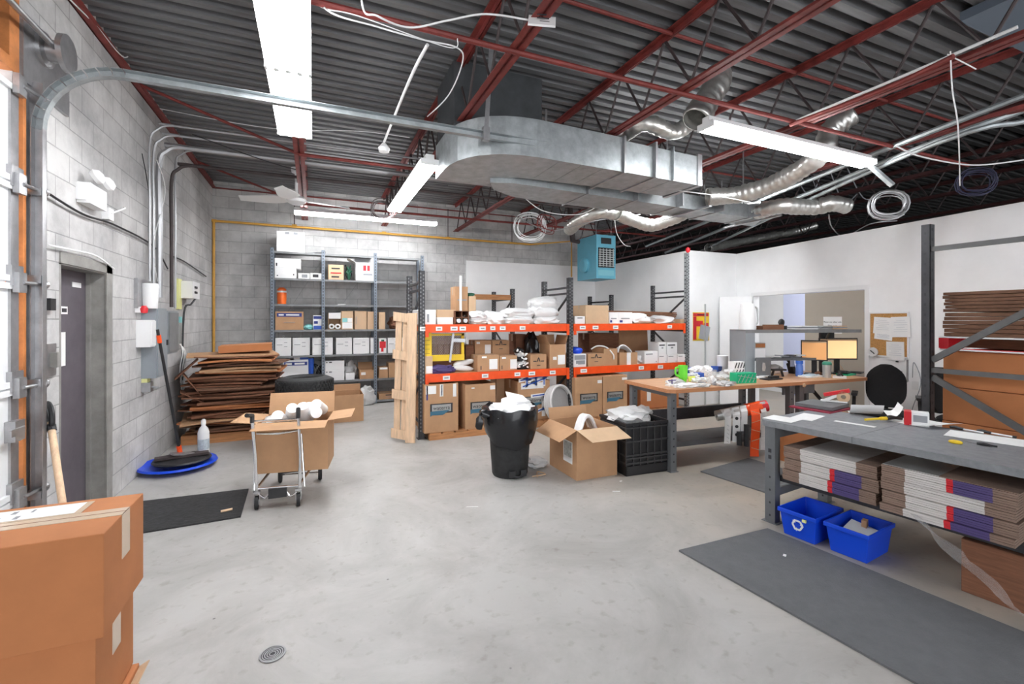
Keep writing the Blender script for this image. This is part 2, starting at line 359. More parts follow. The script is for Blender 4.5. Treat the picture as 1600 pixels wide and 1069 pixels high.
# overhead door (panels 0.6 m) and jamb
seams = [0, .53, 1.19, 1.82, 2.41, 3.0]
od = thing('door_1', None, None, (XL, 1.2, 0)); od['kind'] = 'structure'
for i in range(5):
    z0, z1 = seams[i]+.006, seams[i+1]-.006
    MB().box(-.06, .0, -6, 2.52, z0+.03, z1-.03).box(-.06, .018, -6, 2.52, z1-.035, z1).box(-.06, .018, -6, 2.52, z0, z0+.035).build('door_panel', M['ohdoor'], od)
sm_ = MB()
for z in seams[:-1]: sm_.box(0, .026, 2.44, 2.56, max(z-.02, 0), z+.1)
sm_.box(0,.012,2.46,2.54,0,3.0)
sm_.build('end_stile', M['steel'], od)
for z in seams[1:]:
    h = MB(); h.box(.02, .05, 2.46, 2.54, z-.06, z+.06); h.tube([(.05,2.5,z),(.07,2.66,z)], .011); h.lathe([(.022,-.02),(.028,0),(.022,.02)], 12, (.072,2.68,z), Matrix.Rotation(R(90),4,'X')); h.build('roller_hinge', M['steel'], od)
MB().box(.0, .05, 2.42, 2.52, .88, 1.0).box(.05,.06,2.36,2.50,.92,.96).build('slide_latch', M['steel'], od)
MB().box(XL-.06, XL+.02, 3.765, 3.80, 0, 3.0).build('trim_2', M['wood_frame'], kind='structure')
# transom above the overhead door
wn = thing('window_1', None, None, (XL, 2.6, 3.08)); wn['kind'] = 'structure'
b = MB(); b.box(-.12,.01,-4,1.15,0,.07); b.box(-.12,.01,-4,1.15,.52,.62); b.box(-.12,.01,1.05,1.15,.07,.52); b.box(-.12,.01,.1,.17,.07,.52); b.build('window_frame', M['wood_frame'], wn)
MB().box(-.07,-.06,-4,1.05,.07,.52).build('pane', M['glass_dark'], wn)
# personnel door in the left wall
d = thing('door_4', None, None, (XL-.13, 4.68, 0)); d['kind'] = 'structure'
MB().box(-.045, 0, -.50, .36, .01, 2.0).build('door_leaf', M['door'], d)
fr = MB(); fr.box(.002, .13, .37, .42, 0, 2.03); fr.box(.002, .13, -.43, -.40, 0, 2.03); fr.box(.002,.13,-.43,.42,1.99,2.03); fr.box(.13,.14,.36,.48,0,2.08); fr.box(.13,.14,-.43,.48,2.0,2.08); fr.box(.002,.03,.345,.37,0,1.99); fr.build('door_frame', M['frame'], d)
t = at(115, 480, x=XL-.125)
MB().box(.001,.006,t.y-4.68-.02,t.y-4.68+.13,1.86,1.9).build('closer_plate', M['white'], d)
t = at(97, 484, x=XL-.125)
s_ = MB().box(.001,.004,t.y-4.68-.02,t.y-4.68+.09,1.64,1.7).build('door_sticker', M['white'], d)
MB().box(.004,.006,t.y-4.68,t.y-4.68+.07,1.655,1.685).build('sticker_print', M['ink'], s_)
t = at(95, 550, x=XL-.125)
MB().box(.001,.01,t.y-4.68-.08,t.y-4.68+.06,1.24,1.5).build('taped_paper', M['paper'], d)
# ceiling deck: corrugations across the room
prof = []; y = -6.0; P_ = .152
while y < 15.9:
    prof += [(y, 4.125), (y+.05, 4.125), (y+.066, 4.062), (y+.136, 4.062)]; y += P_
n = len(prof)
for x0_, x1_, nm, mm in ((-2, 7.9, 'ceiling', 'deck'), (7.9, 16, 'ceiling_office_side', 'deck_shaded')):
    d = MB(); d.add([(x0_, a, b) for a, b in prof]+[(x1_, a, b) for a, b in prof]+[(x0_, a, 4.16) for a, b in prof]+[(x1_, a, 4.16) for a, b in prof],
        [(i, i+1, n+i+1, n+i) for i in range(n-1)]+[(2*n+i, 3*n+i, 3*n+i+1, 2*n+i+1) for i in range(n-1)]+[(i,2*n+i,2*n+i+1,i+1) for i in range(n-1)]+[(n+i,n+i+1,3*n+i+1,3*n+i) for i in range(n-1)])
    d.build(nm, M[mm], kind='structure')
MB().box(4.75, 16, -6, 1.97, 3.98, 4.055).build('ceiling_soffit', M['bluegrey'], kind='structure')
# red ledger along the left wall
MB().box(XL, XL+.06, -6, YB, 3.93, 3.945).box(XL, XL+.012, -6, YB, 3.93, 4.05).build('trim_3', M['red_steel'], kind='structure')
MB().box(XL, 6.35, YB-.05, YB, 3.93, 3.945).build('trim_4', M['red_steel'], kind='structure')
# open web joists running into the room
def joist(x, y0, y1, label, proto=None):
    t = thing('roof_joist', label, 'roof joist', (x, 0, 3.48), 0, None)
    rm = M['red_steel'] if x < 7 else M['red_shaded']  # joists past the partition get the shade in their colour
    c = MB(); c.box(-.055, -.008, y0, y1, .0, .008); c.box(-.012, -.005, y0, y1, .0, .05); c.box(.008, .055, y0, y1, .0, .008); c.box(.005, .012, y0, y1, .0, .05)
    c.build('bottom_chord', rm, t)
    c = MB(); c.box(-.055, -.008, y0-.1, y1, .565, .575); c.box(-.012, -.005, y0-.1, y1, .52, .57); c.box(.008, .055, y0-.1, y1, .565, .575); c.box(.005, .012, y0-.1, y1, .52, .57)
    c.build('top_chord', rm, t)
    g = MB(); y = y0+.05; k = 0
    while y+.3 < y1:
        a = (0, y, .03) if k % 2 == 0 else (0, y, .545); b = (0, y+.3, .545) if k % 2 == 0 else (0, y+.3, .03)
        g.tube([a, b], .012, 6); y += .3; k += 1
    g.build('web', M['dark_steel'], t); return t
jl = {-.15: 'red open web roof joist above the fluorescent fixture nearest the left wall', 1.30: 'red open web roof joist passing over the big duct elbow',
      2.80: 'red open web roof joist right of the tagged joist', 4.35: 'red open web roof joist crossing above the rightmost long light', 5.85: 'red open web roof joist over the wooden desk side',
      7.35: 'red open web roof joist over the office partition', 8.85: 'dark red roof joist beyond the office partition', 10.35: 'furthest shade-darkened red roof joist beyond the office partition'}
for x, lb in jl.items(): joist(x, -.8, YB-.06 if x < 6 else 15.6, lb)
for y, z, lb in ((2.95, 3.47, 'lower red cross bridging rod nearest the camera'), (3.05, 4.02, 'upper red cross bridging rod nearest the camera'),
                 (5.75, 3.47, 'lower red cross bridging rod over the middle of the room'), (5.65, 4.02, 'upper red cross bridging rod over the middle of the room'), (8.2, 3.47, 'lower red cross bridging rod nearest the block back wall')):
    xs_ = XL if z > 3.6 or y < 4 else -.15
    m_ = MB().tube([(xs_, y, z), (7.3, y, z)], .02 if z < 3.6 else .016, 8)
    if xs_ > XL: m_.tube([(XL, y, 3.98), (-.15, y, z)], .016, 8)
    m_.build('bridging_rod', M['red_steel'], label=lb, cat='roof rod')
# ================= LIGHTS =================
def fixture(p, q, w, label, n=4, gap=False, lm='lamp'):
    p = Vector(p); q = Vector(q); c = (p+q)/2; L_ = (q-p).length; rz = math.atan2((q-p).y, (q-p).x)
    t = thing('fluorescent_light', label, 'ceiling light', c, rz, None)
    b = MB(); b.prism([(-L_/2, -w*.5), (L_/2, -w*.5), (L_/2, w*.5), (-L_/2, w*.5)], .045, .06); b.box(-L_/2, L_/2, -w*.22, w*.22, .06, .11)
    b.build('housing', M['lampwhite'], t)
    for sgn in ((-1, 1) if gap else (0,)):
        l = L_/2-.03 if gap else L_-.02; cx = sgn*(L_/4)
        d = MB()
        k = 4 if w > .22 else 3
        for i in range(k):
            yy = (i-(k-1)/2)*w/k; pts = [(cx-l/2, yy, .02), (cx+l/2, yy, .02)]
            d.tube(pts, w/k*.42, 10)
        d.build('tubes', M[lm], t, smooth=True)
    for sx in (-1, 1): MB().box(sx*L_/2-.008, sx*L_/2+.008, -w*.5, w*.5, 0, .06).build('end_cap', M['lampwhite'], t)
    if gap: MB().box(-.025, .025, -w*.5, w*.5, .0, .045).build('joint_cover', M['silver'], t)
    for sx in (-1, 1): MB().tube([(sx*L_*.38, 0, .11), (sx*L_*.38, 0, 3.49-p.z if 3.49-p.z > .12 else .14)], .004, 5).build('hanger_rod', M['steel'], t)
    return t
fixture((-.16, 2.3, 3.3), (-.16, 4.74, 3.3), .29, 'large double fluorescent fixture hanging nearest the camera at left', gap=True)
fixture((1.11, 4.72, 3.2), (1.11, 7.0, 3.2), .2, 'fluorescent fixture running away in front of the duct elbow')
fixture((-.30, 8.6, 3.38), (2.14, 8.6, 3.38), .16, 'fluorescent fixture along the block wall above the shelving unit', lm='lamp_bright')
fixture((3.80, 5.45, 3.3), (6.18, 5.08, 3.3), .16, 'fluorescent fixture below the ducts before the blue heater', lm='lamp_bright')
fixture((3.22, 3.1, 3.3), (5.66, 3.14, 3.3), .18, 'fluorescent fixture at right above the wooden desk')
# ================= OVERHEAD =================
# overhead-door track: up the wall, round the bend and across the room
tr = thing('door_track', 'steel overhead door track curving off the left wall and across the room', 'door track', (XL, 2.68, 0))
def chan(mb, pts, w=.055, h=.03):
    for a, b in zip(pts, pts[1:]): mb.bar(a, b, w, .004, up=(0,0,1))
tx = .09
v = MB()
def cchan(mb, pts):   # C-shaped channel following pts in the X-Z plane, opening along Y
    n = len(pts); P2 = [Vector(p) for p in pts]
    for i in range(n-1):
        a, b = P2[i], P2[i+1]; d_ = (b-a).normalized(); nn = Vector((-d_.z, 0, d_.x))
        for off, wd in ((0, 0), ):
            yy = Vector((0, 1, 0))
            mb.quadslab(a+yy*.03, b+yy*.03, b+yy*.03+nn*.055, a+yy*.03+nn*.055, .003)
            mb.quadslab(a-yy*.02, b-yy*.02, b+yy*.03, a+yy*.03, .003)
            mb.quadslab(a+nn*.055-yy*.02, b+nn*.055-yy*.02, b+nn*.055+yy*.03, a+nn*.055+yy*.03, .003)
v0 = at(66, 400, x=XL+.08); TY = v0.y - 2.68
R_ = .40; zt = 3.2
arc = [(tx+R_-R_*math.cos(g), TY, zt-R_+R_*math.sin(g)) for g in [R(90*i/10) for i in range(11)]]
cchan(v, [(tx, TY, .02), (tx, TY, zt-R_)]); v.build('vertical_track', M['steel'], tr)
v = MB(); cchan(v, arc); v.build('track_bend', M['galv'], tr)
v = MB(); cchan(v, [(tx+R_, TY, zt), (3.65, TY, zt)]); v.build('horizontal_track', M['galv'], tr)
v = MB(); v.box(0, .006, TY-.06, TY+.08, .05, 3.1); v.box(0,.07,TY+.03,TY+.035,.05,3.1); v.build('wall_angle', M['steel'], tr)
for z in (.5, 1.2, 1.85, 2.4): MB().box(.0, .085, TY-.03, TY+.04, z-.025, z+.025).build('track_bracket', M['steel'], tr)
p1 = Vector((3.05, TY, zt+.02))
MB().bar(p1, (3.1, TY, 4.0), .04, .006).bar((3.1,TY,3.62),(2.95,TY,3.5),.04,.006).bar((3.05,TY,zt-.02),(3.05,TY,zt+.1),.06,.05).build('hanger_angle', M['steel'], tr)
# spring plate with drum beside the transom
a = at(40, 100, x=XL+.03); b = at(111, 150, x=XL+.03)
t = thing('spring_plate', 'grey steel plate with spring drum beside the orange transom window', 'door bracket', (XL, (a.y+b.y)/2, za(75, 165, 1) if False else at(75,160,x=XL).z))
hh = at(75, 62, x=XL).z-t.location.z; ww = (b.y-a.y)/2
MB().box(0, .02, -ww, ww, 0, hh).build('plate', M['steel'], t)
MB().lathe([(.0,.0),(.11,.0),(.11,.02),(.07,.03),(.07,.09),(.12,.1),(.12,.13),(0,.13)], 20, (.02, -ww*.2, hh*.72), Matrix.Rotation(R(90),4,'Y')).build('spring_drum', M['steel'], t, smooth=True)
MB().tube([(.1,-ww*.2-1.8,hh*.72),(.1,-ww*.2+.1,hh*.72)], .018, 10).build('shaft', M['steel'], t)
# --- big duct ---
t = thing('supply_duct', 'large galvanised rectangular duct with curved elbow under the joists', 'duct', (2.6, 4.4, 3.1))
def curve2(a, b, c, n=6): return [tuple((Vector(a)*(1-k/n)**2+Vector(b)*2*(k/n)*(1-k/n)+Vector(c)*(k/n)**2)) for k in range(n+1)]
ou = [(1.20,4.85)]+curve2((1.20,4.5),(1.22,3.84),(1.90,3.82),8)+[(2.9,3.86)]; inn = [(2.9,4.42),(2.1,4.45)]+curve2((2.0,4.46),(1.8,4.5),(1.78,4.85),5)
MB().prism([(x,y) for x,y in ou+inn], 3.1, 3.45).build('elbow', M['galv'], t, w=True)
MB().prism([(2.9,3.86),(3.97,3.91),(3.9,4.42),(2.9,4.42)], 3.1, 3.42).build('straight_run', M['galv'], t, w=True)
for x in (2.9, 3.3): MB().box(x-.012,x+.012,3.83,4.46,3.085,3.46).build('seam_flange', M['steel'], t, w=True)
MB().box(3.93,3.99,3.89,4.46,3.09,3.44).build('end_flange', M['steel'], t, w=True)
for x in (2.15, 2.4, 2.65, 3.55): MB().box(x-.004,x+.004,3.85,4.43,3.096,3.455).build('crease', M['galv'], t, w=True)
MB().box(1.22,2.15,4.22,4.85,3.45,4.06).build('roof_plenum', M['plenum'], t, w=True)
# --- second duct with trumpet end ---
t = thing('return_duct', 'flat galvanised duct with flared end running beside the big duct towards the partition', 'duct', (4, 4.8, 2.98))
near = [(1.72,4.58)]+[(1.95,4.50),(2.4,4.52),(6.0,4.72)]; far = [(6.3,5.12),(2.6,5.08),(2.15,5.0),(1.85,4.82)]
MB().prism(near+far, 3.05, 3.24).build('duct_body', M['galv'], t, w=True)
for x in (2.9,3.6,4.3,5.0,5.7): MB().box(x-.008,x+.008,4.5,5.12,3.04,3.25).build('seam_flange', M['steel'], t, w=True)
for x in (4.6,5.9): MB().box(x-.02,x+.02,4.35,5.3,3.02,3.04).build('hanger_bar', M['steel'], t, w=True)
for x in (2.5, 4.3, 5.7): MB().box(x-.012,x+.012,4.79,4.795,3.24,4.06).build('hanger_strap', M['steel'], t, w=True)
# --- flexible foil ducts (accordion tubes) ---
def flexd(pts, r, label, mesh_n=14, loose=0):
    P3 = smoothpath(pts, 10); out = []; rr = []
    L_ = sum((P3[i+1]-P3[i]).length for i in range(len(P3)-1)); n = int(L_/.022); acc = 0; j = 0
    # resample
    d_ = [0]
    for i in range(len(P3)-1): d_.append(d_[-1]+(P3[i+1]-P3[i]).length)
    for k in range(n+1):
        s = L_*k/n
        while j < len(d_)-2 and d_[j+1] < s: j += 1
        f = (s-d_[j])/max(1e-6, d_[j+1]-d_[j]); out.append(P3[j].lerp(P3[j+1], f)); rr.append(r*(1.0,.98,.90,.98)[k % 4]*(1+.05*math.sin(k*.31)))
    m = MB(); m.tube(out, rr, mesh_n)
    m.f.pop(); m.mi.pop(); m.f.pop(); m.mi.pop()        # open mouths
    o = m.build('flexible_duct', M['flex'], label=label, cat='duct', smooth=80)
    so = o.modifiers.new('wall', 'SOLIDIFY'); so.thickness = .004
    return o
flexd([at(1122,118,z=3.95), at(1118,135,z=3.8), at(1103,160,z=3.62), at(1086,188,z=3.42)], .125, 'fat foil hose hanging mouth down above the rightmost long light')
flexd([at(1075,195,z=3.75), at(1050,207,z=3.6), at(1010,193,z=3.62), at(975,210,z=3.58), at(925,236,z=3.5)], .085, 'foil hose bending from the hanging mouth down to the big duct')
flexd([at(1330,180,z=3.85), at(1296,205,z=3.7), at(1283,240,z=3.45), at(1225,280,z=3.3), at(1160,303,z=3.22), at(1105,308,z=3.2)], .115, 'long foil hose snaking down behind the rightmost long light')
flexd([at(1183,331,z=3.13), at(1220,322,z=3.13), at(1270,324,z=3.13), at(1300,318,z=3.16), at(1322,322,z=3.14)], .11, 'open ended foil hose pointing right above the partition wall')
flexd([at(890,358,z=3.0), at(905,345,z=3.05), at(935,332,z=3.12), at(965,334,z=3.14)], .10, 'short foil hose opening beside the blue heater')
flexd([at(965,334,z=3.12), at(990,345,z=3.05), at(1020,352,z=3.0), at(1050,342,z=3.06), at(1075,330,z=3.15)], .095, 'sagging foil hose under the light before the heater')
flexd([at(1106,388,y=7.4), at(1135,382,y=7.5), at(1180,373,y=7.6), at(1240,362,y=7.6), at(1275,352,y=7.4)], .09, 'thin foil hose lying above the white partition top')
# gas pipe on the back wall
t = thing('gas_pipe', 'yellow gas pipe along the block back wall with one riser at the corner', 'pipe', (2, YB-.06, 3))
yp = YB-.07
MB().tube([at(334,645,y=yp), at(334,345,y=yp)], .022, 8).tube([at(334,345,y=yp), at(830,382,y=yp)], .022, 8).tube([at(830,382,y=yp), at(893,377,y=8.9), at(893,433,y=8.9)], .018, 8).build('pipe_run', M['yellow'], t, w=True, smooth=True)
for u, v_ in ((334,345),(460,353),(600,364),(700,372)): q = at(u,v_,y=yp); MB().tube([q-Vector((.04,0,0)), q+Vector((.04,0,0))], .03, 8).build('coupling', M['yellow'], t, w=True)
for u, v_ in ((460,353),(700,372),(800,380)): q = at(u,v_,y=yp); MB().tube([q, (q.x,q.y,3.95)], .008, 6).build('hanger_rod', M['dark_steel'], t, w=True)
# heater
hc = Vector((5.42, 8.15, 2.42)); t = thing('unit_heater', 'light blue gas unit heater hanging above the rack beside the partition', 'heater', hc)
MB().box(-.23,.23,-.36,.36,0,.88).build('casing', M['heater'], t)
g = MB(); g.m = 0; g.box(-.19,.19,-.372,-.361,.22,.62); g.m = 1
for i in range(8): g.box(-.18,.18,-.385,-.372,.25+i*.045,.262+i*.045)
for i in range(5): g.box(-.17+i*.08,-.155+i*.08,-.39,-.383,.24,.6)
g.build('louvre_grille', [M['black'], M['silver']], t)
MB().box(-.12,.12,-.372,-.361,.7,.82).build('vent_opening', M['black'], t)
MB().box(-.19,.19,-.366,-.361,.06,.17).build('rating_panel', mat('heater_panel', (.2,.5,.58), .5), t)
MB().lathe([(.16,0),(.16,.05),(.1,.08)], 16, (-.23,.05,.3), Matrix.Rotation(R(-90),4,'Y')).build('fan_guard', M['heater'], t)
for sx in (-.18,.18):
    for sy in (-.28,.28): MB().tube([(sx,sy,.88),(sx,sy,1.06+.5)], .006, 5).build('hanger_rod', M['steel'], t)
MB().tube([(-.05,.25,.8),(-.35,.35,.85),(-.4,.4,1.6)], .06, 12).build('flue', M['dark_steel'], t)
# ceiling fan
fc = at(463, 312, z=3.25); t = thing('ceiling_fan', 'white three blade ceiling fan hanging below the first joist', 'ceiling fan', (fc.x, fc.y, 3.18))
MB().lathe([(.0,0),(.06,.0),(.12,.03),(.13,.07),(.09,.11),(.03,.13),(.02,.14),(.02,.42),(.06,.44),(.07,.5),(.0,.5)], 20, (0,0,0)).build('motor', M['lampwhite'], t, smooth=True)
for k, g in enumerate((172, -105, 8)):
    c_, s_2 = math.cos(R(g)), math.sin(R(g)); m = MB(); pts = []
    for i in range(9):
        f = i/8; r_ = .1+f*.6; w_ = .05+.07*math.sin(math.pi*min(1, f*1.1)**.7); z_ = .07-.05*f+ (.03*f*f)
        pts.append((r_, w_, z_))
    vs = []; 
    for r_, w_, z_ in pts: vs += [(r_*c_-w_*s_2, r_*s_2+w_*c_, z_+.02), (r_*c_+w_*s_2, r_*s_2-w_*c_, z_-.02), (r_*c_+w_*s_2, r_*s_2-w_*c_, z_-.028), (r_*c_-w_*s_2, r_*s_2+w_*c_, z_+.012)]
    fs = [(0,1,2,3), (32,35,34,33)]
    for i in range(8):
        for j in range(4): a_ = i*4+j; b_ = i*4+(j+1) % 4; fs.append((a_, a_+4, b_+4, b_))
    m.add(vs, fs).build('blade', M['lampwhite'], t, smooth=True)
# conduits that rise on the left wall and turn across the room
def pipe(name, pts, r, m, label, cat='pipe', n=8, sm=6):
    return MB().tube(smoothpath(pts, sm), r, n).build(name, m, label=label, cat=cat, smooth=True)
def riser(u, vb, zt_, xend, r, m, label, name='conduit', bend=.22):
    b = at(u, vb, x=XL+.06); y = b.y
    return pipe(name, [(b.x,y,b.z),(b.x,y,(b.z+zt_)/2),(b.x,y,zt_-bend),(b.x+bend*.3,y,zt_-bend*.3),(b.x+bend,y,zt_),(b.x+bend+.5,y,zt_),(xend,y,zt_+.02)], r, m, label, 'conduit')
riser(249, 465, 3.56, 6.0, .032, M['conduit'], 'thick steel conduit, widest of those rising beside the grey panel')
riser(240, 445, 3.62, 5.6, .015, M['conduit'], 'slim steel conduit rising left of the thickest conduit')
riser(234, 440, 3.68, 5.6, .013, M['conduit'], 'slimmest steel conduit nearest the camera on the left wall')
riser(268, 480, 3.50, 5.8, .02, M['dark_steel'], 'dark conduit rising above the smaller grey panel')
riser(274, 482, 3.74, 1.0, .012, M['conduit'], 'thin conduit bending furthest back on the left wall')
# long silver pipes and cables at the upper right
pipe('pipe', [at(1010,385,z=3.35), at(1330,255,z=3.45), at(1600,150,z=3.6)], .03, M['galv'], 'upper silver pipe of the three running to the upper right corner')
pipe('pipe', [at(1040,395,z=3.25), at(1360,262,z=3.35), at(1600,172,z=3.5)], .03, M['galv'], 'middle silver pipe of the three running to the upper right corner')
pipe('pipe', [at(1090,395,z=3.15), at(1400,250,z=3.3), at(1600,190,z=3.4)], .024, M['galv'], 'lower silver pipe of the three running to the upper right corner')
#pipe('beam', [at(1180,250,z=3.42), at(1400,212,z=3.45), at(1600,158,z=3.45)], .045, M['red_steel'], 'red pipe beside the silver pipes at the upper right', 'pipe')
pipe('conduit', [at(1240,190,z=3.48), at(1420,115,z=3.5), at(1590,42,z=3.52)], .012, M['white'], 'thin white conduit crossing the joists at the upper right', 'conduit')
pipe('cable_bundle', [at(1235,195,z=3.44), at(1380,140,z=3.44), at(1490,88,z=3.46)], .02, M['red_steel'], 'red cable bundle strapped along the joist at the upper right', 'cable')
pipe('conduit', [at(600,222,z=3.4), at(640,125,z=3.43), at(668,70,z=3.46)], .012, M['white'], 'short thin white conduit hanging between the two nearest fixtures', 'conduit')
# loose cables
def cable(pts, r, m, label): return pipe('cable', pts, r*.72, m, label, 'cable', 6, 8)
cable([at(565,0,z=3.4)+Vector((0,0,.66)), at(565,0,z=3.4), at(590,25,z=3.3), at(640,43,z=3.3), at(700,32,z=3.35), at(760,22,z=3.42), at(830,32,z=3.47)], .008, M['white'], 'white cable looping from the top edge to the tagged joist')
cable([at(490,-30,z=4.06), at(510,15,z=3.42), at(590,42,z=3.36), at(660,62,z=3.34), at(715,75,z=3.36), at(722,100,z=3.36), at(700,150,z=3.4), at(668,182,z=3.46)], .007, M['white'], 'white cable hanging in a long curve left of the tagged joist')
cable([at(480,-20,z=4.06), at(500,10,z=3.5), at(560,25,z=3.44), at(700,74,z=3.4), at(715,60,z=3.45)], .005, M['white'], 'thin white cable beside the joist at the top edge')
cable([at(800,335,z=3.1), at(860,360,z=2.95), at(930,345,z=3.0), at(1000,335,z=3.2)], .01, M['conduit'], 'grey cable sagging under the ducts by the heater')
cable([at(815,305,z=3.2), at(850,330,z=3.0), at(905,335,z=3.0), at(940,318,z=3.2)], .009, M['white'], 'white cable sagging below the flared duct end')
cable([at(960,342,z=3.1), at(964,365,z=2.9), at(975,382,z=2.75), at(985,385,z=2.7)], .008, M['white'], 'short white cable hanging right of the heater')
cable([at(1400,228,z=3.3), at(1440,245,z=3.2), at(1520,258,z=3.15), at(1600,250,z=3.2)], .01, M['white'], 'pale cable sagging along the upper right edge')
cable([at(1485,80,z=3.5), at(1488,140,z=3.25), at(1497,200,z=3.0), at(1500,290,z=2.8)], .006, M['white'], 'white wire dangling straight down at the upper right')
cable([at(1480,85,z=3.5), at(1500,95,z=3.45), at(1525,108,z=3.4)], .006, M['white'], 'loose wire end curling from the dangling wire')
cable([at(1295,335,z=3.05), at(1300,355,z=2.95), at(1320,370,z=2.9), at(1360,350,z=3.0), at(1402,345,z=3.0)], .012, M['conduit'], 'cable drooping onto the top of the partition wall')
cable([at(1060,298,z=3.1), at(1120,306,z=3.0), at(1180,318,z=3.0)], .008, M['white'], 'white wire from the big duct end to the hose')
cable([at(250,170,z=3.9), at(420,200,z=3.7), at(560,205,z=3.8), at(640,215,z=3.7)], .006, M['white'], 'white wire under the deck left of the joist')
cable([at(300,210,z=3.6), at(450,262,z=3.5), at(560,278,z=3.5), at(700,290,z=3.4)], .008, M['black'], 'black cable drooping across the conduits')
cable([at(210,60,x=XL+.05), at(195,90,x=XL+.05), at(150,40,x=XL+.05), at(110,0,x=XL+.05)], .007, M['white'], 'white cable running up the left wall near the door track')
def coil(c, r, nl, m, label, tilt, wire=.007, seed=0):
    rnd = random.Random(seed); pts = []
    Rm = Matrix.Rotation(tilt[2],4,'Z') @ Matrix.Rotation(tilt[0],4,'X')
    for k in range(nl*16+1):
        g = 2*math.pi*k/16; rr = r*(1+.16*math.sin(g*.37+seed))
        pts.append(Vector(c)+Rm@Vector((rr*math.cos(g), rr*.95*math.sin(g), .05*math.sin(g*.21)+.02*math.sin(g*3))))
    return MB().tube(pts, wire, 6).build('cable_coil', m, label=label, cat='cable', smooth=True)
coil(at(828,355,z=3.0), .22, 6, M['white'], 'coil of white cable hanging above the back wall left of the heater', (R(80),0,R(-20)), .006, 1)
coil(at(855,350,z=3.05), .16, 4, M['red_steel'], 'small tangle of reddish cable beside the white coil', (R(70),0,R(10)), .006, 2)
coil(at(1388,320,z=2.95), .17, 8, M['conduit'], 'large coil of grey cable hanging over the partition at right', (R(80),0,R(-45)), .008, 3)
coil(at(1525,285,z=3.1), .15, 6, mat('cable_slate',(.03,.03,.07),.6), 'coil of dark blue cable in the shadow at upper right', (R(80),0,R(-50)), .006, 4)
coil(at(598,328,z=3.2), .15, 5, M['dark_steel'], 'small dark cable coil beside the receding light fixture', (R(80),0,0), .006, 5)
pipe('strut', [(5.66,3.14,3.33), at(1395,290,z=3.05)], .03, M['galv'], 'galvanised strut hanging beside the large grey coil', 'strut', 4, 1)
MB().lathe([(0,0),(.05,.0),(.06,.04),(.02,.09),(0,.1)], 12, at(600,224,z=3.4)-Vector((0,0,.09))).build('socket_box', M['white'], label='white lamp socket hanging under the thin conduit', cat='socket', smooth=True)
# paper tag on the joist
q = at(840, 42, x=1.3); t = thing('paper_tag', 'white handwritten tag clipped to the red joist', 'tag', q-Vector((0,.06,.0)))
MB().obox((0,0,-.0),(.17,.012,.12),(R(-35),R(5),R(-23))).build('card', M['paper'], t)
ps = MB()
for i in range(4): ps.obox((0.01*i-.01,-.008+.0*i,.03-.02*i),(.06+.015*(i%2),.006,.006),(R(-35),R(5),R(-23)))
for c in ps.v: c.y -= .008
ps.build('handwriting', M['ink'], t)
# clutter of pipes above the offices
rnd = random.Random(4)
dl = ['dark cable loop in the shadow above the offices']
for k in range(14):
    u = 960+k*28; z0 = rnd.uniform(3.0,3.7); yy = rnd.uniform(8,10.5)
    v_=rnd.uniform(335,395); a = at(u, v_, z=3.55)*(9.5/at(u, v_, z=3.55).length); a.z = 4.06; b_ = a+Vector((rnd.uniform(.3,.9), rnd.uniform(-.2,.6), rnd.uniform(-.5,.5))); m_ = (a+b_)/2-Vector((0,0,rnd.uniform(.2,.5)))
    a.z = max(a.z, 2.95); b_.z = max(b_.z, 3.0); m_.z = max(m_.z, 2.93)
    MB().tube(smoothpath([a, m_, b_], 6), .009, 5).build('cable', M['greyink'], label='thin grey cable looping in the dark space above the offices', cat='cable', group='cables above the offices', smooth=True)
# ================= LEFT WALL =================
def wallbox(name, u0, u1, vt, vb, dep, m, label, cat, x=XL):
    """box fixed on the left wall; u0..u1 is the front face in the photo"""
    a = at(u0, vt, x=x+dep); b = at(u1, vb, x=x+dep); um = (u0+u1)/2
    zt_ = at(um, vt, x=x+dep).z; zb_ = at(um, vb, x=x+dep).z
    t = thing(name, label, cat, (x, (a.y+b.y)/2, zb_)); h = zt_-zb_; w_ = (b.y-a.y)/2
    return t, w_, h
t, w_, h = wallbox('emergency_light', 141, 167, 293, 324, .08, None, 'white twin head emergency light on the left wall', 'emergency light')
MB().box(0,.08,-w_,w_,0,h).build('case', M['white'], t)
for s in (-.6,.7):
    MB().lathe([(.0,0),(.05,0),(.06,.03),(.04,.06),(0,.07)],14,(.08,w_*s,h+.05),Matrix.Rotation(R(60),4,'Y')).build('lamp_head', M['white'], t, smooth=True)
MB().box(.0,.06,-w_-.02,-w_-.001,.02,h*.9).build('side_plate', M['white'], t)
q = at(172,335,x=XL+.04); t = thing('junction_box', 'small white junction box right of the emergency light', 'junction box', (XL,q.y,q.z-.05)); MB().box(0,.05,-.05,.05,0,.1).build('box', M['lampwhite'], t)
MB().tube(smoothpath([(.05,0,.06),(.12,.06,.12),(.1,.12,.14)],5),.008,6).build('lead', M['white'], t)
cable([at(72,300,x=XL+.03), at(130,335,x=XL+.03), at(180,352,x=XL+.03), at(240,385,x=XL+.03), at(262,420,x=XL+.03)], .012, M['black'], 'black cable slanting down the left wall under the emergency light')
cable([at(75,383,x=XL+.03), at(110,390,x=XL+.03), at(150,400,x=XL+.03), at(178,420,x=XL+.03)], .01, M['white'], 'white cable stapled above the brown door')
cable([at(268,400,x=XL+.03), at(290,410,x=XL+.03), at(322,432,x=XL+.03)], .013, M['black'], 'black cable running from the conduits to the back corner')
cable([at(222,240,x=XL+.03), at(232,300,x=XL+.02), at(232,370,x=XL+.02), at(238,440,x=XL+.02)], .006, M['black'], 'thin black wire falling beside the slim conduits')
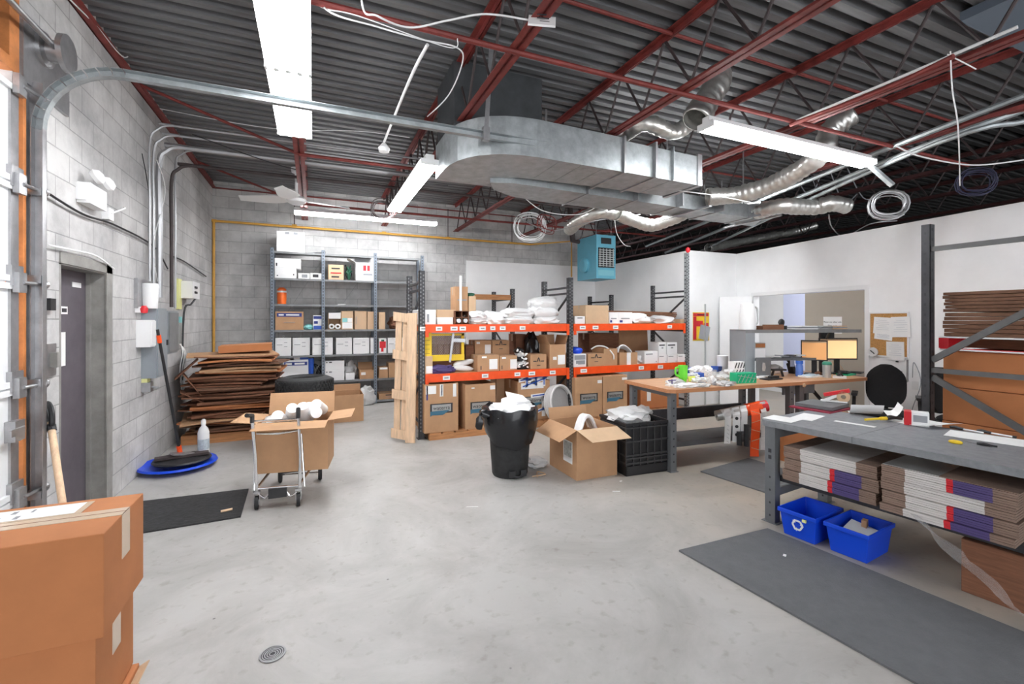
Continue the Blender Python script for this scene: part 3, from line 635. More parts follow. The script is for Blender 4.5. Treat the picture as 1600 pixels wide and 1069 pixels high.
cable([at(245,250,x=XL+.09), at(258,300,x=XL+.08), at(240,380,x=XL+.07), at(246,440,x=XL+.05)], .006, M['white'], 'thin white wire twisting over the conduits')
t, w_, h = wallbox('electrical_panel', 246, 262, 482, 588, .14, None, 'tall grey electrical panel behind the broom handle', 'electrical panel')
MB().box(0,.13,-w_,w_,0,h).build('cabinet', M['panelgrey'], t); MB().box(.13,.142,-w_+.02,w_-.02,.02,h-.02).build('panel_door', M['panelgrey'], t); MB().box(.142,.155,w_-.06,w_-.03,h*.45,h*.53).build('latch', M['black'], t)
t, w_, h = wallbox('breaker_box', 264, 279, 486, 552, .13, None, 'smaller grey breaker box right of the tall panel', 'electrical panel')
MB().box(0,.12,-w_,w_,0,h).build('cabinet', M['panelgrey'], t); MB().box(.12,.135,-w_+.015,w_-.015,.02,h-.02).build('panel_door', M['shelf_grey'], t)
t, w_, h = wallbox('control_box', 226, 239, 500, 543, .12, None, 'white box in front of the tall grey panel', 'control box')
w_ = .12; t.location.y += .17
MB().box(0,.12,-w_,w_,0,h).build('case', M['lampwhite'], t); MB().box(.12,.128,-w_+.01,w_-.01,.01,h-.01).build('cover', M['white'], t)
q = at(235, 482, x=XL+.1)
t = thing('alarm_bell', 'white alarm housing above the white control box', 'alarm', (XL, q.y, q.z)); MB().lathe([(.04,0),(.065,0),(.075,.24),(.07,.26),(.0,.26)], 18, (.085,.05,0)).build('housing', M['lampwhite'], t, smooth=True)
MB().box(0,.03,-.13,.18,.0,.3).build('back_plate', M['steel'], t)
q = at(227,484,x=XL+.08); t = thing('pull_station', 'small red alarm knob under the white housing', 'alarm', (XL,q.y,q.z-.04)); MB().lathe([(0,0),(.03,.01),(.035,.05),(.02,.08),(0,.08)],12,(.07,0,0)).build('knob', M['red'], t, smooth=True); MB().box(0,.05,-.02,.02,.01,.07).build('mount', M['white'], t)
q = at(232,612,x=XL+.05); t = thing('thermostat_valve', 'small grey valve box below the tall panel', 'valve', (XL,q.y,q.z)); MB().box(0,.08,-.05,.05,0,.1).build('body', M['steel'], t); MB().box(0,.05,-.04,.06,.1,.2).build('tag', M['ylabel'], t); MB().tube([(.08,0,.05),(.14,0,.03)],.012,8).build('spout', M['steel'], t)
t, w_, h = wallbox('intercom_box', 301, 312, 441, 467, .16, None, 'beige electronics box on bracket near the back corner', 'electronics box')
MB().box(.02,.16,-w_,w_,0,h).build('case', M['lampwhite'], t); MB().box(0,.03,-w_-.12,-w_+.05,-.15,h+.02).build('bracket', M['ylabel'], t)
for k in (.3,.6): MB().box(.16,.172,-w_*.5,w_*.1,h*k,h*k+.03).build('terminal', M['black'], t)
MB().tube(smoothpath([(.15,0,0),(.12,-.1,-.08),(.05,-.15,-.2),(.03,-.15,-1.1)],5),.012,6).build('lead', M['black'], t)
q = at(281,502,x=XL+.03); t = thing('terminal_strip', 'teal terminal strip with loose wires by the breaker box', 'terminal strip', (XL,q.y+.02,q.z-.3))
MB().box(0,.04,-.05,.05,.28,.36).build('connector', M['teal'], t); MB().box(0,.03,-.05,.05,0,.27).build('block', M['silver'], t)
for k in range(3): MB().tube(smoothpath([(.03,-.03+k*.03,0),(.08,.05-k*.08,-.12),(.05,.1-k*.1,-.35),(.04,-.05+k*.06,-.5-k*.1)],6),.006,5).build('wire', M['white'], t)
q = at(324,422,y=YB-.03); MB().box(q.x-.05,q.x+.04,YB-.04,YB,q.z-.05,q.z+.05).build('sensor', M['white'], label='small white sensor in the back left corner', cat='sensor')
# door buzzers and lock box on the wall between the track and the brown door
q = at(80,478,x=XL+.02); MB().box(XL,XL+.03,q.y-.03,q.y+.04,q.z-.03,q.z+.05).build('push_button', M['black'], label='black push button between the track and the brown door', cat='button')
q = at(80,565,x=XL+.02); t = thing('lock_box', 'steel lock guard on the wall left of the brown door', 'lock', (XL,q.y,q.z-.1)); MB().box(0,.02,-.06,.07,0,.22).build('plate', M['steel'], t); MB().box(.02,.06,-.02,.03,.06,.16).build('housing', M['frame'], t)
# brown shovel leaning by the track
top = at(79, 660, x=XL+.09); bot = at(101, 790, x=XL+.28); bot.z = 0
dirv = (top-at(97,782,x=XL+.25)).normalized()
base = top-dirv*(top.z/dirv.z)
t = thing('shovel', 'shovel with pale wooden shaft and black grip leaning beside the brown door', 'shovel', (base.x, base.y, 0))
gp = top; sp = base+dirv*.32
MB().tube([sp, gp], .019, 10).build('shaft', M['wood'], t, w=True, smooth=True)
g0 = gp; up = dirv; sd = Vector((0.1,1,0)).cross(up).normalized(); sd = Vector((.55,-.83,0))
ring = [g0-up*.04, g0+up*.02+sd*.045, g0+up*.10+sd*.06, g0+up*.14+sd*.0, g0+up*.10-sd*.06, g0+up*.02-sd*.045]
MB().tube(smoothpath(ring+[ring[0]],4), .016, 8).tube([g0-up*.06,g0-up*.02],.025,8).build('grip', M['black'], t, w=True, smooth=True)
MB().quadslab(base+Vector((0,-.13,.0)), base+Vector((0,.13,.0)), sp+Vector((0,.11,0)), sp+Vector((0,-.11,0)), .004).build('blade', M['steel'], t, w=True)
# blue lid and floor squeegee
q = at(279, 724, z=.05); t = thing('plastic_basin', 'round blue plastic lid lying upside down on the floor by the left wall', 'lid', (q.x, q.y, 0))
MB().lathe([(0,0),(.22,0),(.29,.03),(.34,.06),(.36,.05),(.35,.07),(.29,.055),(.22,.02),(0,.02)], 32).build('dish', M['blue'], t, smooth=True)
for a_ in (170,): MB().obox((.39*math.cos(R(a_)),.39*math.sin(R(a_)),.055),(.14,.12,.015),(0,0,R(a_))).build('handle', M['blue'], t)
t = thing('floor_squeegee', 'push broom with long black handle and orange collar leaning on the grey panel', 'broom', (q.x+.03, q.y+.02, .066), R(12))
MB().lathe([(0,0),(.25,.0),(.27,.02),(.26,.035),(0,.045)],28).build('head', M['black'], t, smooth=True)
MB().box(-.24,.24,-.05,.05,.046,.07).build('bristle_block', M['dark_steel'], t)
tp = pmat(t).inverted()@at(246,515,x=XL+.2); bt = pmat(t).inverted()@at(281,706,z=.16)
MB().tube([bt, tp], .014, 10).build('handle', M['black'], t, smooth=True)
d_ = (tp-bt).normalized()
MB().tube([bt-d_*.02, bt+d_*.07], .024, 10).build('socket', M['orange'], t); MB().tube([tp-d_*.14, tp-d_*.06], .02, 10).build('collar', M['orange'], t)
MB().obox((0,0,.08),(.2,.1,.02),(0,R(10),R(20))).build('bracket', M['steel'], t)
q = at(318,712,z=0); t = thing('spray_bottle', 'white cleaning bottle standing before the cardboard pile', 'bottle', q)
MB().lathe([(0,0),(.055,0),(.06,.02),(.06,.27),(.045,.32),(.022,.35),(.022,.37),(0,.37)],18).build('body', M['white'], t, smooth=True); MB().lathe([(0,.37),(.026,.37),(.026,.41),(.012,.43),(0,.43)],14).build('cap', M['paper'], t, smooth=True)
MB().lathe([(.0605,.08),(.0605,.2)],18).build('print', mat('bottle_print',(.55,.62,.66),.6,var=.3,scale=30), t)
# entrance mat
pts = [(-1.35,4.24),(-.54,4.28),(-.56,4.95),(-1.45,4.98)]
m = MB(); m.prism(pts, .0, .012); m.build('entrance_mat', M['mat_dark'], label='black entrance mat on the floor before the brown door', cat='floor mat')
MB().tube([(-.70,4.42,.022),(-.62,4.44,.022)], .01, 6).build('wood_chip', M['wood'], label='small pale wood chip lying on the black mat', cat='wood chip')
# pile of flattened cartons on a pallet
t = thing('pallet', 'broken wooden pallet under the pile of flattened cartons', 'pallet', (-.98, 7.45, 0))
for k in range(5): MB().box(-.56,.56,-.45+k*.2,-.33+k*.2,.10,.12).build('deck_board', M['wood_o'], t)
for k in range(3): MB().box(-.56,.56,-.45+k*.4,-.36+k*.4,0,.10).build('runner', M['wood_o'], t)
rnd = random.Random(11)
z = .125; kk = 0; PILE = []
while z < 1.10:
    w2 = rnd.uniform(.40,.56); d2 = rnd.uniform(.34,.45)
    if kk % 7 == 3: w2 += .08
    cx = -.96+rnd.uniform(-.07,.09); cy = 7.35+rnd.uniform(-.06,.08); g = R(rnd.uniform(-11,11)); th = rnd.uniform(.012,.03)
    m = MB(); N_ = 5; vs = []; sag = rnd.uniform(.0,.03); tw = rnd.uniform(-.02,.02)
    for layer in (0, 1):
        for i in range(N_+1):
            for j in range(2):
                x_ = -w2+2*w2*i/N_; y_ = -d2 if j == 0 else d2
                zz = (0 if layer == 0 else th)+sag*(abs(x_)/w2)**2*(.6 if j else 1)*(-1 if (kk % 3) else 1)*.7+tw*x_*(1 if j else -1)
                c_, s_2 = math.cos(g), math.sin(g); vs.append((cx+x_*c_-y_*s_2, cy+x_*s_2+y_*c_, z+.02+zz))
    fs = []; q_ = 2*(N_+1)
    for i in range(N_):
        a_ = i*2; fs += [(a_,a_+1,a_+3,a_+2),(a_+q_,a_+q_+2,a_+q_+3,a_+q_+1),(a_,a_+2,a_+2+q_,a_+q_),(a_+1,a_+1+q_,a_+3+q_,a_+3)]
    fs += [(0,q_,q_+1,1),(2*N_,2*N_+1,2*N_+1+q_,2*N_+q_)]
    m.add(vs, fs); m.build('flattened_carton', M[rnd.choice(['kraft','kraft_d','kraft_d','corr','kraft_o','kraft_d'])], label=None); PILE.append(bpy.context.scene.collection.objects[-1])
    z += th+rnd.uniform(.004,.018); kk += 1
ORD = ['topmost','second','third','fourth','fifth','sixth','seventh','eighth','ninth','tenth','eleventh','twelfth','thirteenth','fourteenth','fifteenth','sixteenth','seventeenth','eighteenth','nineteenth','twentieth']
ORD += ['twenty-'+o for o in ('first','second','third','fourth','fifth','sixth','seventh','eighth','ninth')]+['thirtieth']+['thirty-'+o for o in ('first','second','third','fourth','fifth','sixth','seventh','eighth','ninth')]
for k_, o_ in enumerate(reversed(PILE)): tag(o_, 'flattened brown carton, %s from the top of the tall pile' % ORD[k_] if k_ else 'topmost flattened brown carton under the shallow tray on the tall pile', 'flattened carton', 'flattened cartons in the tall pile')
topz = z+.03
m = MB().obox((-.85,7.3,topz+.05),(.62,.5,.09),(0,R(-2),R(4))); m.build('folded_carton', M['kraft_o'], label='shallow orange-brown carton topping the pile of flattened cartons', cat='carton')
for k, (dx, dz, g) in enumerate(((-.56,.42,35),(-.62,.62,-28),(-.54,.25,20))):
    MB().obox((-.92+dx+.05,7.05,.35+dz),(.34,.3,.012),(0,R(g*1.6),R(12))).build('torn_flap', M['kraft_d'], label=['bent carton flap sticking out left of the pile at mid height','bent carton flap sticking out near the pile top at left','bent carton flap low on the left of the pile'][k], cat='carton flap')
# ================= CARTONS =================
def carton(label, x0, x1, y0, y1, z0, h, m='kraft', name='carton', cat='box', tape=True, marks=(), rz=0, group=None, vtape=False):
    t = thing(name, label, cat, ((x0+x1)/2, (y0+y1)/2, z0), rz, group); a, b = (x1-x0)/2, (y1-y0)/2
    bm_ = MB().box(-a, a, -b, b, 0, h); o = bm_.build('body', M[m], t)
    bv = o.modifiers.new('edge', 'BEVEL'); bv.width = min(.004, a*.1, b*.1, h*.1); bv.segments = 2
    if tape:
        tp = MB(); tp.box(-a-.0012, a+.0012, -.025, .025, h, h+.0012); tp.box(-a-.0014, -a, -.025, .025, h*.78, h+.0012); tp.box(a, a+.0014, -.025, .025, h*.78, h+.0012)
        if vtape: tp.box(-.025, .025, -b-.0014, -b, 0, h)
        tp.build('tape', M['tape'], t)
    for k, (fx0, fx1, fz0, fz1, mm) in enumerate(marks):
        nm = {'paper': 'label', 'white': 'label', 'ink': 'print', 'greyink': 'print', 'navy': 'printed_band', 'blue': 'printed_band', 'red': 'print'}.get(mm, 'print')
        MB().box(-a+2*a*fx0, -a+2*a*fx1, -b-.003-.0008*k, -b-.0002, h*fz0, h*fz1).build(nm, M[mm], t)
    return t
def open_carton(label, x0, x1, y0, y1, z0, h, m='kraft', flaps=(110,110,110,110), fl=None, marks=(), rz=0, group=None, name='open_carton'):
    """flaps: fold angle from upright for front(-y), back(+y), left(-x), right(+x); None = no flap"""
    t = thing(name, label, 'box', ((x0+x1)/2, (y0+y1)/2, z0), rz, group); a, b = (x1-x0)/2, (y1-y0)/2; w_ = .006
    MB().box(-a,a,-b,-b+w_,0,h).box(-a,a,b-w_,b,0,h).box(-a,-a+w_,-b+w_,b-w_,0,h).box(a-w_,a,-b+w_,b-w_,0,h).box(-a+w_,a-w_,-b+w_,b-w_,0,w_).build('body', M[m], t)
    fl = fl or min(a, b)
    for k, g in enumerate(flaps):
        if g is None: continue
        g = R(g); s, c = math.sin(g)*fl, math.cos(g)*fl
        if k == 0: q = [(-a,-b,h),(a,-b,h),(a,-b-s,h+c),(-a,-b-s,h+c)]
        if k == 1: q = [(a,b,h),(-a,b,h),(-a,b+s,h+c),(a,b+s,h+c)]
        if k == 2: q = [(-a,b,h),(-a,-b,h),(-a-s,-b,h+c),(-a-s,b,h+c)]
        if k == 3: q = [(a,-b,h),(a,b,h),(a+s,b,h+c),(a+s,-b,h+c)]
        MB().quadslab(*q, .004).build('flap', M[m if k != 9 else m], t)
    for k, (fx0, fx1, fz0, fz1, mm) in enumerate(marks):
        MB().box(-a+2*a*fx0, -a+2*a*fx1, -b-.003, -b-.0002, h*fz0, h*fz1).build('label' if mm in ('paper','white') else 'print', M[mm], t)
    return t
def sb(label, u0, u1, vt, zb, Y, dep, m='kraft', **k):
    x0, x1 = xa(u0, Y), xa(u1, Y); h = za((u0+u1)/2, vt, Y)-zb
    return carton(label, x0, x1, Y, Y+dep, zb, max(h,.02), m, **k)
# ================= BLUE-GREY SHELVING AGAINST THE BACK WALL =================
SX = [-.67, .16, 1.08, 1.98]; SY0, SY1 = 9.08, 9.54
lv = [.06, .47, .95, 1.41, 1.87, 2.33, 2.80]
t = thing('shelving_unit', 'tall grey metal shelving unit of three bays against the block wall', 'shelving', ((SX[0]+SX[3])/2, 9.31, 0))
for i, x in enumerate(SX):
    for y in (SY0, SY1-.04):
        p_ = MB(); p_.box(x-.028, x+.028, y, y+.004, 0, 2.86); p_.box(x-.028, x-.024, y, y+.04, 0, 2.86); p_.m = 1
        if y == SY0:
            zz = .05
            while zz < 2.83: p_.box(x-.008, x+.008, y-.0015, y-.0002, zz, zz+.028); zz += .055
        p_.build('post', [M['shelf_blue'], M['ink']], t, w=True)
for b_ in range(3):
    for z in lv:
        s_ = MB(); s_.box(SX[b_]+.03, SX[b_+1]-.03, SY0+.006, SY1-.006, z-.006, z); s_.box(SX[b_]+.03, SX[b_+1]-.03, SY0+.002, SY0+.006, z-.035, z)
        s_.build('shelf', M['shelf_grey'], t, w=True)
for b_ in (0,1):
    MB().bar((SX[b_]+.03,SY1,.1),(SX[b_+1]-.03,SY1,1.3),.02,.004).bar((SX[b_]+.03,SY1,1.4),(SX[b_+1]-.03,SY1,2.7),.02,.004).build('cross_brace', M['shelf_grey'], t, w=True)
Y = SY0+.03
sb('white carton on the very top of the grey shelving', 432, 476, 362, 2.80, Y, .35, 'white', tape=False, marks=[(.3,.45,.86,.98,'greyink'),(.6,.75,.86,.98,'greyink')])
MB().obox((xa(495,Y+.1),Y+.2,2.83),(.3,.25,.01),(0,R(-7),0)).build('cardboard_sheet', M['shelf_grey'], label='grey sheet lying on top of the grey shelving', cat='sheet')
sb('white file box on the highest shelf under another white lid box', 429, 463, 419, 2.33, Y, .33, 'white', tape=False, marks=[(.25,.7,.35,.6,'paper'),(.1,.16,.2,.3,'ink'),(.85,.9,.3,.45,'ink')])
sb('flat white lidded box stacked on the white file box', 429, 470, 404, za(446,419,Y), Y, .33, 'white', tape=False, marks=[(.05,.1,.2,.5,'ink')])
sb('low white box of printed goods right of the white file box', 466, 484, 427, 2.33, Y, .2, 'paper', tape=False, marks=[(.3,.8,.2,.8,'greyink')])
sb('second low white box of printed goods, beside the shelf post', 485, 503, 427, 2.33, Y, .2, 'paper', tape=False, marks=[(.2,.7,.3,.8,'ink')])
sb('light brown carton with red and black writing on the top shelf', 513, 537, 414, 2.33, Y, .3, 'kraft_l', marks=[(.2,.75,.72,.8,'ink'),(.15,.85,.42,.5,'red'),(.2,.7,.15,.25,'ink')])
open_carton('white open carton with red print and raised flaps on the top shelf', xa(556,Y), xa(588,Y), Y, Y+.32, 2.33, .34, 'white', flaps=(None,20,60,30), marks=[(.35,.5,.55,.85,'red'),(.55,.68,.55,.85,'red'),(.35,.8,.3,.4,'greyink')])
x_ = xa(546,Y); t = thing('plant_clutter', 'dark green tangle between two cartons on the top shelf', 'decoration', (x_,Y+.15,2.33))
for k in range(9):
    rnd = random.Random(k+40); MB().tube(smoothpath([(0,0,0),(rnd.uniform(-.06,.06),rnd.uniform(-.06,.06),.12),(rnd.uniform(-.07,.07),rnd.uniform(-.08,.04),rnd.uniform(.15,.3))],4),.012,5).build('strand', M['dk_green' if k%3 else 'black'], t)
# level 5
x_ = xa(439.5,Y); t = thing('orange_jug', 'orange ribbed container alone on the second shelf', 'container', (x_,Y+.15,1.87))
MB().lathe([(0,0),(.065,0),(.075,.02),(.07,.05),(.078,.08),(.078,.2),(.07,.23),(.075,.27),(.04,.3),(0,.3)],20).build('body', mat('jug_orange',(.9,.16,.02),.35), t, smooth=True)
MB().lathe([(.079,.21),(.079,.24)],20).build('band', M['white'], t)
MB().box(xa(528,Y),xa(540,Y),Y+.02,Y+.08,1.87,1.885).build('price_card', M['paper'], label='small white card lying on the empty second shelf', cat='card')
# level 4
sb('brown carton with navy printed band on the third shelf', 430, 474, 487, 1.41, Y, .36, 'kraft', marks=[(.06,.94,.72,.92,'navy'),(.12,.3,.78,.86,'paper'),(.38,.85,.78,.86,'paper'),(.3,.7,.4,.43,'greyink')])
MB().blob((xa(483,Y),Y+.12,1.41+.055),(.2,.2,.11),3,.3).build('plastic_bag', M['teal'], label='crumpled teal bag right of the navy banded carton', cat='bag', smooth=True)
sb('blue and white striped box leaning by the shelf post', 489, 506, 493, 1.41, Y, .2, 'white', tape=False, marks=[(.05,.95,.75,.95,'navy'),(.05,.95,.02,.28,'royal'),(.1,.45,.42,.6,'navy')])
x0, x1 = xa(513,Y), xa(533,Y); t = thing('open_box', 'white topped open box holding two paper rolls', 'box', ((x0+x1)/2,Y+.15,1.41)); a = (x1-x0)/2
MB().box(-a,-a+.006,-.14,.14,0,.31).box(a-.006,a,-.14,.14,0,.31).box(-a,a,-.14,.14,.0,.006).box(-a,a,.134,.14,0,.31).box(-a,a,-.14,.14,.304,.31).build('body', M['kraft_l'], t)
MB().box(-a+.007,a-.007,-.145,-.14,.20,.31).build('lid_flap', M['white'], t)
for k, s in enumerate((-1,1)):
    MB().lathe([(.022,-.1),(.05,-.1),(.05,.1),(.022,.1),(.022,-.1)],20,((x0+x1)/2+s*.053,Y+.1,1.468),Matrix.Rotation(R(90),4,'X')).build('paper_roll', M['white'], label=['left white roll inside the white topped open box','right white roll inside the white topped open box'][k], cat='roll', smooth=True)
sb('open front carton of pale tissue packs on the third shelf', 533.5, 552, 486, 1.41, Y, .3, 'kraft_l', marks=[(.08,.92,.05,.38,'paper'),(.08,.5,.4,.62,'teal'),(.52,.92,.4,.62,'paper')])
sb('plain tan carton right of the tissue carton', 554, 573, 486, 1.41, Y, .3, 'kraft_l', marks=[(.1,.15,.3,.7,'greyink')])
sb('narrow tan carton just left of the middle shelf post', 574, 585, 487, 1.41, Y, .3, 'kraft_l')
sb('pale brown carton just right of the middle shelf post', 592, 602, 488, 1.41, Y, .3, 'kraft_l')
MB().blob((xa(618,Y),Y+.16,1.41+.13),(.2,.24,.26),8,.5).build('bag', M['kraft_d'], label='crumpled dark red and brown bag at right on the third shelf', cat='bag', smooth=True)
# level 3: white archive boxes
k = 0
for (u0,u1,lb) in ((430,455,'first white archive box from the left on the fourth shelf'),(457,484,'second white archive box from the left on the fourth shelf'),(488,520,'white archive box partly behind the shelf post'),(525,550,'plain white archive box right of the box behind the post'),(552,577,'white archive box left of the middle post'),(579,586,'thin white archive box touching the middle post'),(606,626,'white archive box behind the leaning pallet frame, left'),(628,642,'white archive box behind the leaning pallet frame, right')):
    t = sb(lb, u0, u1, 528, .95, Y, .34, 'white', tape=False, name='archive_box', cat='archive box', marks=[(.1,.45,.6,.63,'greyink'),(.55,.75,.72,.75,'greyink'),(.55,.75,.5,.53,'greyink'),(.05,.97,.93,.96,'paper')] if u1-u0>12 else [])
    if k in (0,1,3,4,7): MB().tube(smoothpath([(-.02,0,.0),(-.01,-.01,.03),(.02,0,.03),(.02,0,0)],4),.006,5).build('handle_tab', M['silver'], t).location = (0,-.12,za((u0+u1)/2,528,Y)-.95)
    k += 1
sb('white box with red and green picture right of the middle post', 592, 604, 529, .95, Y, .3, 'white', tape=False, marks=[(.1,.9,.35,.8,'red'),(.3,.6,.1,.4,'red'),(.3,.7,.8,.92,'dk_green')])
# level 2
z = .47
sb('white carton with navy band behind the tyre', 442, 482, 563, z, Y+.03, .3, 'white', tape=False, marks=[(.05,.95,.76,.92,'navy'),(.1,.35,.8,.88,'paper'),(.45,.85,.8,.88,'paper')])
sb('small white box with blue label on the navy banded white carton', 459, 483, 556, za(462,563,Y+.03), Y+.06, .2, 'white', tape=False, marks=[(.4,.98,.1,.9,'royal')])
sb('low white carton mostly hidden by the tyre', 433, 441.5, 583, z, Y, .3, 'white', tape=False)
x_ = xa(486,Y); t = thing('blue_bottle', 'tall blue bottle with black cap standing on the fifth shelf', 'bottle', (x_,Y+.04,z)); 
MB().lathe([(0,0),(.03,0),(.045,.2),(.05,.42),(.0,.43)],16).build('body', M['royal'], t, smooth=True); MB().lathe([(0,.42),(.045,.42),(.05,.47),(.03,.5),(0,.5)],16).build('cap', M['black'], t, smooth=True)
t = thing('wire_clutter', 'black cable tangle on the fifth shelf by the post', 'cable', (xa(500,Y),Y+.14,z)); rnd = random.Random(5)
for k in range(7):
    pts = [(.09*math.cos(g)+rnd.uniform(-.02,.02), .05*math.sin(g)+rnd.uniform(-.04,.04), .17+.13*math.sin(g+k)) for g in [i*.8 for i in range(8)]]
    MB().tube(smoothpath(pts,4), .009, 5).build('loop', M['black' if k%3 else 'silver'], t)
MB().box(-.08,.08,-.05,.05,0,.03).build('base', M['black'], t)
sb('white stationery carton, lower of the two stacked right of the post', 508, 538, 579, z, Y, .32, 'white', tape=False, marks=[(.05,.12,.82,.9,'ink'),(.2,.35,.82,.9,'ink')])
sb('white stationery carton, upper of the two stacked right of the post', 508, 538, 564, za(523,579,Y), Y, .32, 'white', tape=False, marks=[(.05,.12,.8,.9,'ink'),(.2,.35,.8,.9,'ink')])
sb('small white box under the grey plastic bag', 540, 554, 583, z, Y, .2, 'white', tape=False)
MB().blob((xa(549,Y),Y+.34,z+.17),(.26,.2,.34),9,.5).build('plastic_bag', M['poly'], label='grey crumpled plastic bag on the fifth shelf', cat='bag', smooth=True)
open_carton('brown open carton with pink label on the fifth shelf', xa(562,Y), xa(585,Y), Y, Y+.32, z, .17, 'kraft', flaps=(None,25,35,20), marks=[(.1,.4,.45,.75,'paper')])
sb('brown carton with white card just right of the middle post', 592, 606, 574, z, Y, .3, 'kraft', marks=[(.1,.95,.8,.98,'paper')])
sb('brown carton beside the leaning pallet frame on the fifth shelf', 607, 625, 567, z, Y, .3, 'kraft')
sb('brown carton seen right of the leaning pallet frame', 627, 642, 566, z, Y, .3, 'kraft')
# bottom level
sb('brown carton with black print on the lowest shelf', 592, 618, 615, .06, Y, .33, 'kraft', marks=[(.4,.75,.66,.82,'ink'),(.45,.7,.4,.43,'greyink'),(.45,.7,.3,.33,'greyink')])
MB().blob((xa(575,Y-.22),Y-.12,.20),(.26,.22,.40),12,.35).build('plastic_bag', M['poly'], label='large clear plastic bag standing on the floor by the shelf post', cat='bag', smooth=True)
# open long carton on the floor and support carton under the tyre
open_carton('long open brown carton on the floor before the shelving', xa(500,7.6), xa(568,7.6), 7.6, 8.15, 0, .42, 'kraft', flaps=(None,12,None,None), fl=.10)
carton('closed carton on the floor carrying the tyre', -.40, .16, 6.2, 6.8, 0, .63, 'kraft')
# tyre
t = thing('tyre', 'black treaded car tyre lying flat behind the wire cart', 'tyre', (-.10, 6.5, .63)); t.scale = (.93,.93,1)
MB().lathe([(.21,.03),(.25,.0),(.30,.012),(.345,.03),(.362,.06),(.362,.18),(.345,.21),(.30,.228),(.25,.24),(.21,.21),(.2,.12),(.21,.03)], 48).build('casing', M['black_rub'], t, smooth=30)
tb = MB()
for k in range(44):
    g = 2*math.pi*k/44
    for j, zz in enumerate((.055,.095,.135,.175)):
        gg = g+(.035 if j % 2 else -.02); tb.obox((.366*math.cos(gg), .366*math.sin(gg), zz+.005), (.012,.034,.03), (0,0,gg))
tb.build('tread', M['black_rub'], t)
# ================= ORANGE PALLET RACK =================
RY0, RY1 = 6.12, 7.05; RX = [1.33, 3.62, 5.92]
def holes(mb, x, y, z0, z1, st=.075, s=.012):
    z = z0
    while z < z1: mb.box(x-s, x+s, y-.0015, y-.0001, z, z+.022); z += st
def upright(name, label, x, y0, y1, h, m='post_dark', w=.075, braces=True, gr=None, hf=None):
    t = thing(name, label, 'rack frame', (x, (y0+y1)/2, 0), 0, gr)
    h2 = h; m2 = m
    for y in (y0, y1-w):
        h = hf if (hf and y == y0) else h2; m = 'galv' if (hf and y == y0) else m2
        p_ = MB(); p_.box(x-w/2, x+w/2, y, y+.004, .006, h); p_.box(x-w/2, x-w/2+.004, y, y+w, .006, h); p_.box(x+w/2-.004, x+w/2, y, y+w, .006, h)
        p_.m = 1; holes(p_, x-.018, y, .1, h-.04, .05, .007); holes(p_, x+.018, y, .125, h-.04, .05, .007)
        z = .1
        while z < h-.05: p_.box(x-w/2-.0015, x-w/2-.0001, y+.02, y+.045, z, z+.02); z += .075
        p_.build('post', [M[m], M['shelf_grey' if m != 'galv' else 'ink']], t, w=True)
        MB().box(x-.06, x+.06, y-.02, y+w+.02, 0, .006).build('foot_plate', M[m], t, w=True)
    h = h2; m = m2
    if braces:
        b_ = MB(); zs = [.2]; 
        while zs[-1]+.6 < h: zs.append(zs[-1]+.6)
        for i, z in enumerate(zs):
            b_.bar((x,y0+w,z),(x,y1-w,z),.03,.03)
            if i+1 < len(zs): b_.bar((x,(y0+w) if i%2 else (y1-w),z+.03),(x,(y1-w) if i%2 else (y0+w),zs[i+1]-.03),.025,.025)
        b_.bar((x,y0+w,h-.15),(x,y1-w,h-.15),.03,.03)
        b_.build('brace', M[m], t, w=True)
    return t
upright('rack_upright', 'dark rack upright frame at the left end of the orange rack', RX[0], RY0, RY1, 2.25)
upright('rack_upright', 'dark rack upright frame between the two orange rack bays', RX[1], RY0, RY1, 2.24)
upright('rack_upright', 'tall light metal rack upright frame at the right end beside the wall', RX[2]+.03, RY0, RY1, 2.24, 'post_dark', .06, hf=2.75)
MB().blob((RX[2]+.03,RY0,2.8),(.07,.07,.1),2,.2,sub=2,flat=False).build('red_cap', M['red'], label='red rag on top of the tall light upright', cat='rag', smooth=True)
upright('rack_upright', 'dark rack upright frame of the second row, left, against the wall', 3.62, 8.35, 9.45, 2.2)
upright('rack_upright', 'dark rack upright frame of the second row, right, near the partition', 6.15, 8.6, 9.55, 2.15)
blab = {(0,0):'lower orange rack beam of the left bay',(0,1):'upper orange rack beam of the left bay',(1,0):'lower orange rack beam of the right bay',(1,1):'upper orange rack beam of the right bay'}
tags = {(0,1):[(656,669),(681,691),(704,715),(718,728),(749,759),(766,774),(781,790),(812,821)], (0,0):[(692,703),(753,763),(804,813),(826,836),(859,868)],
        (1,1):[(906,915),(926,935),(958,966),(1043,1050)], (1,0):[(907,917),(998,1006),(1028,1036)]}
DZ = {}
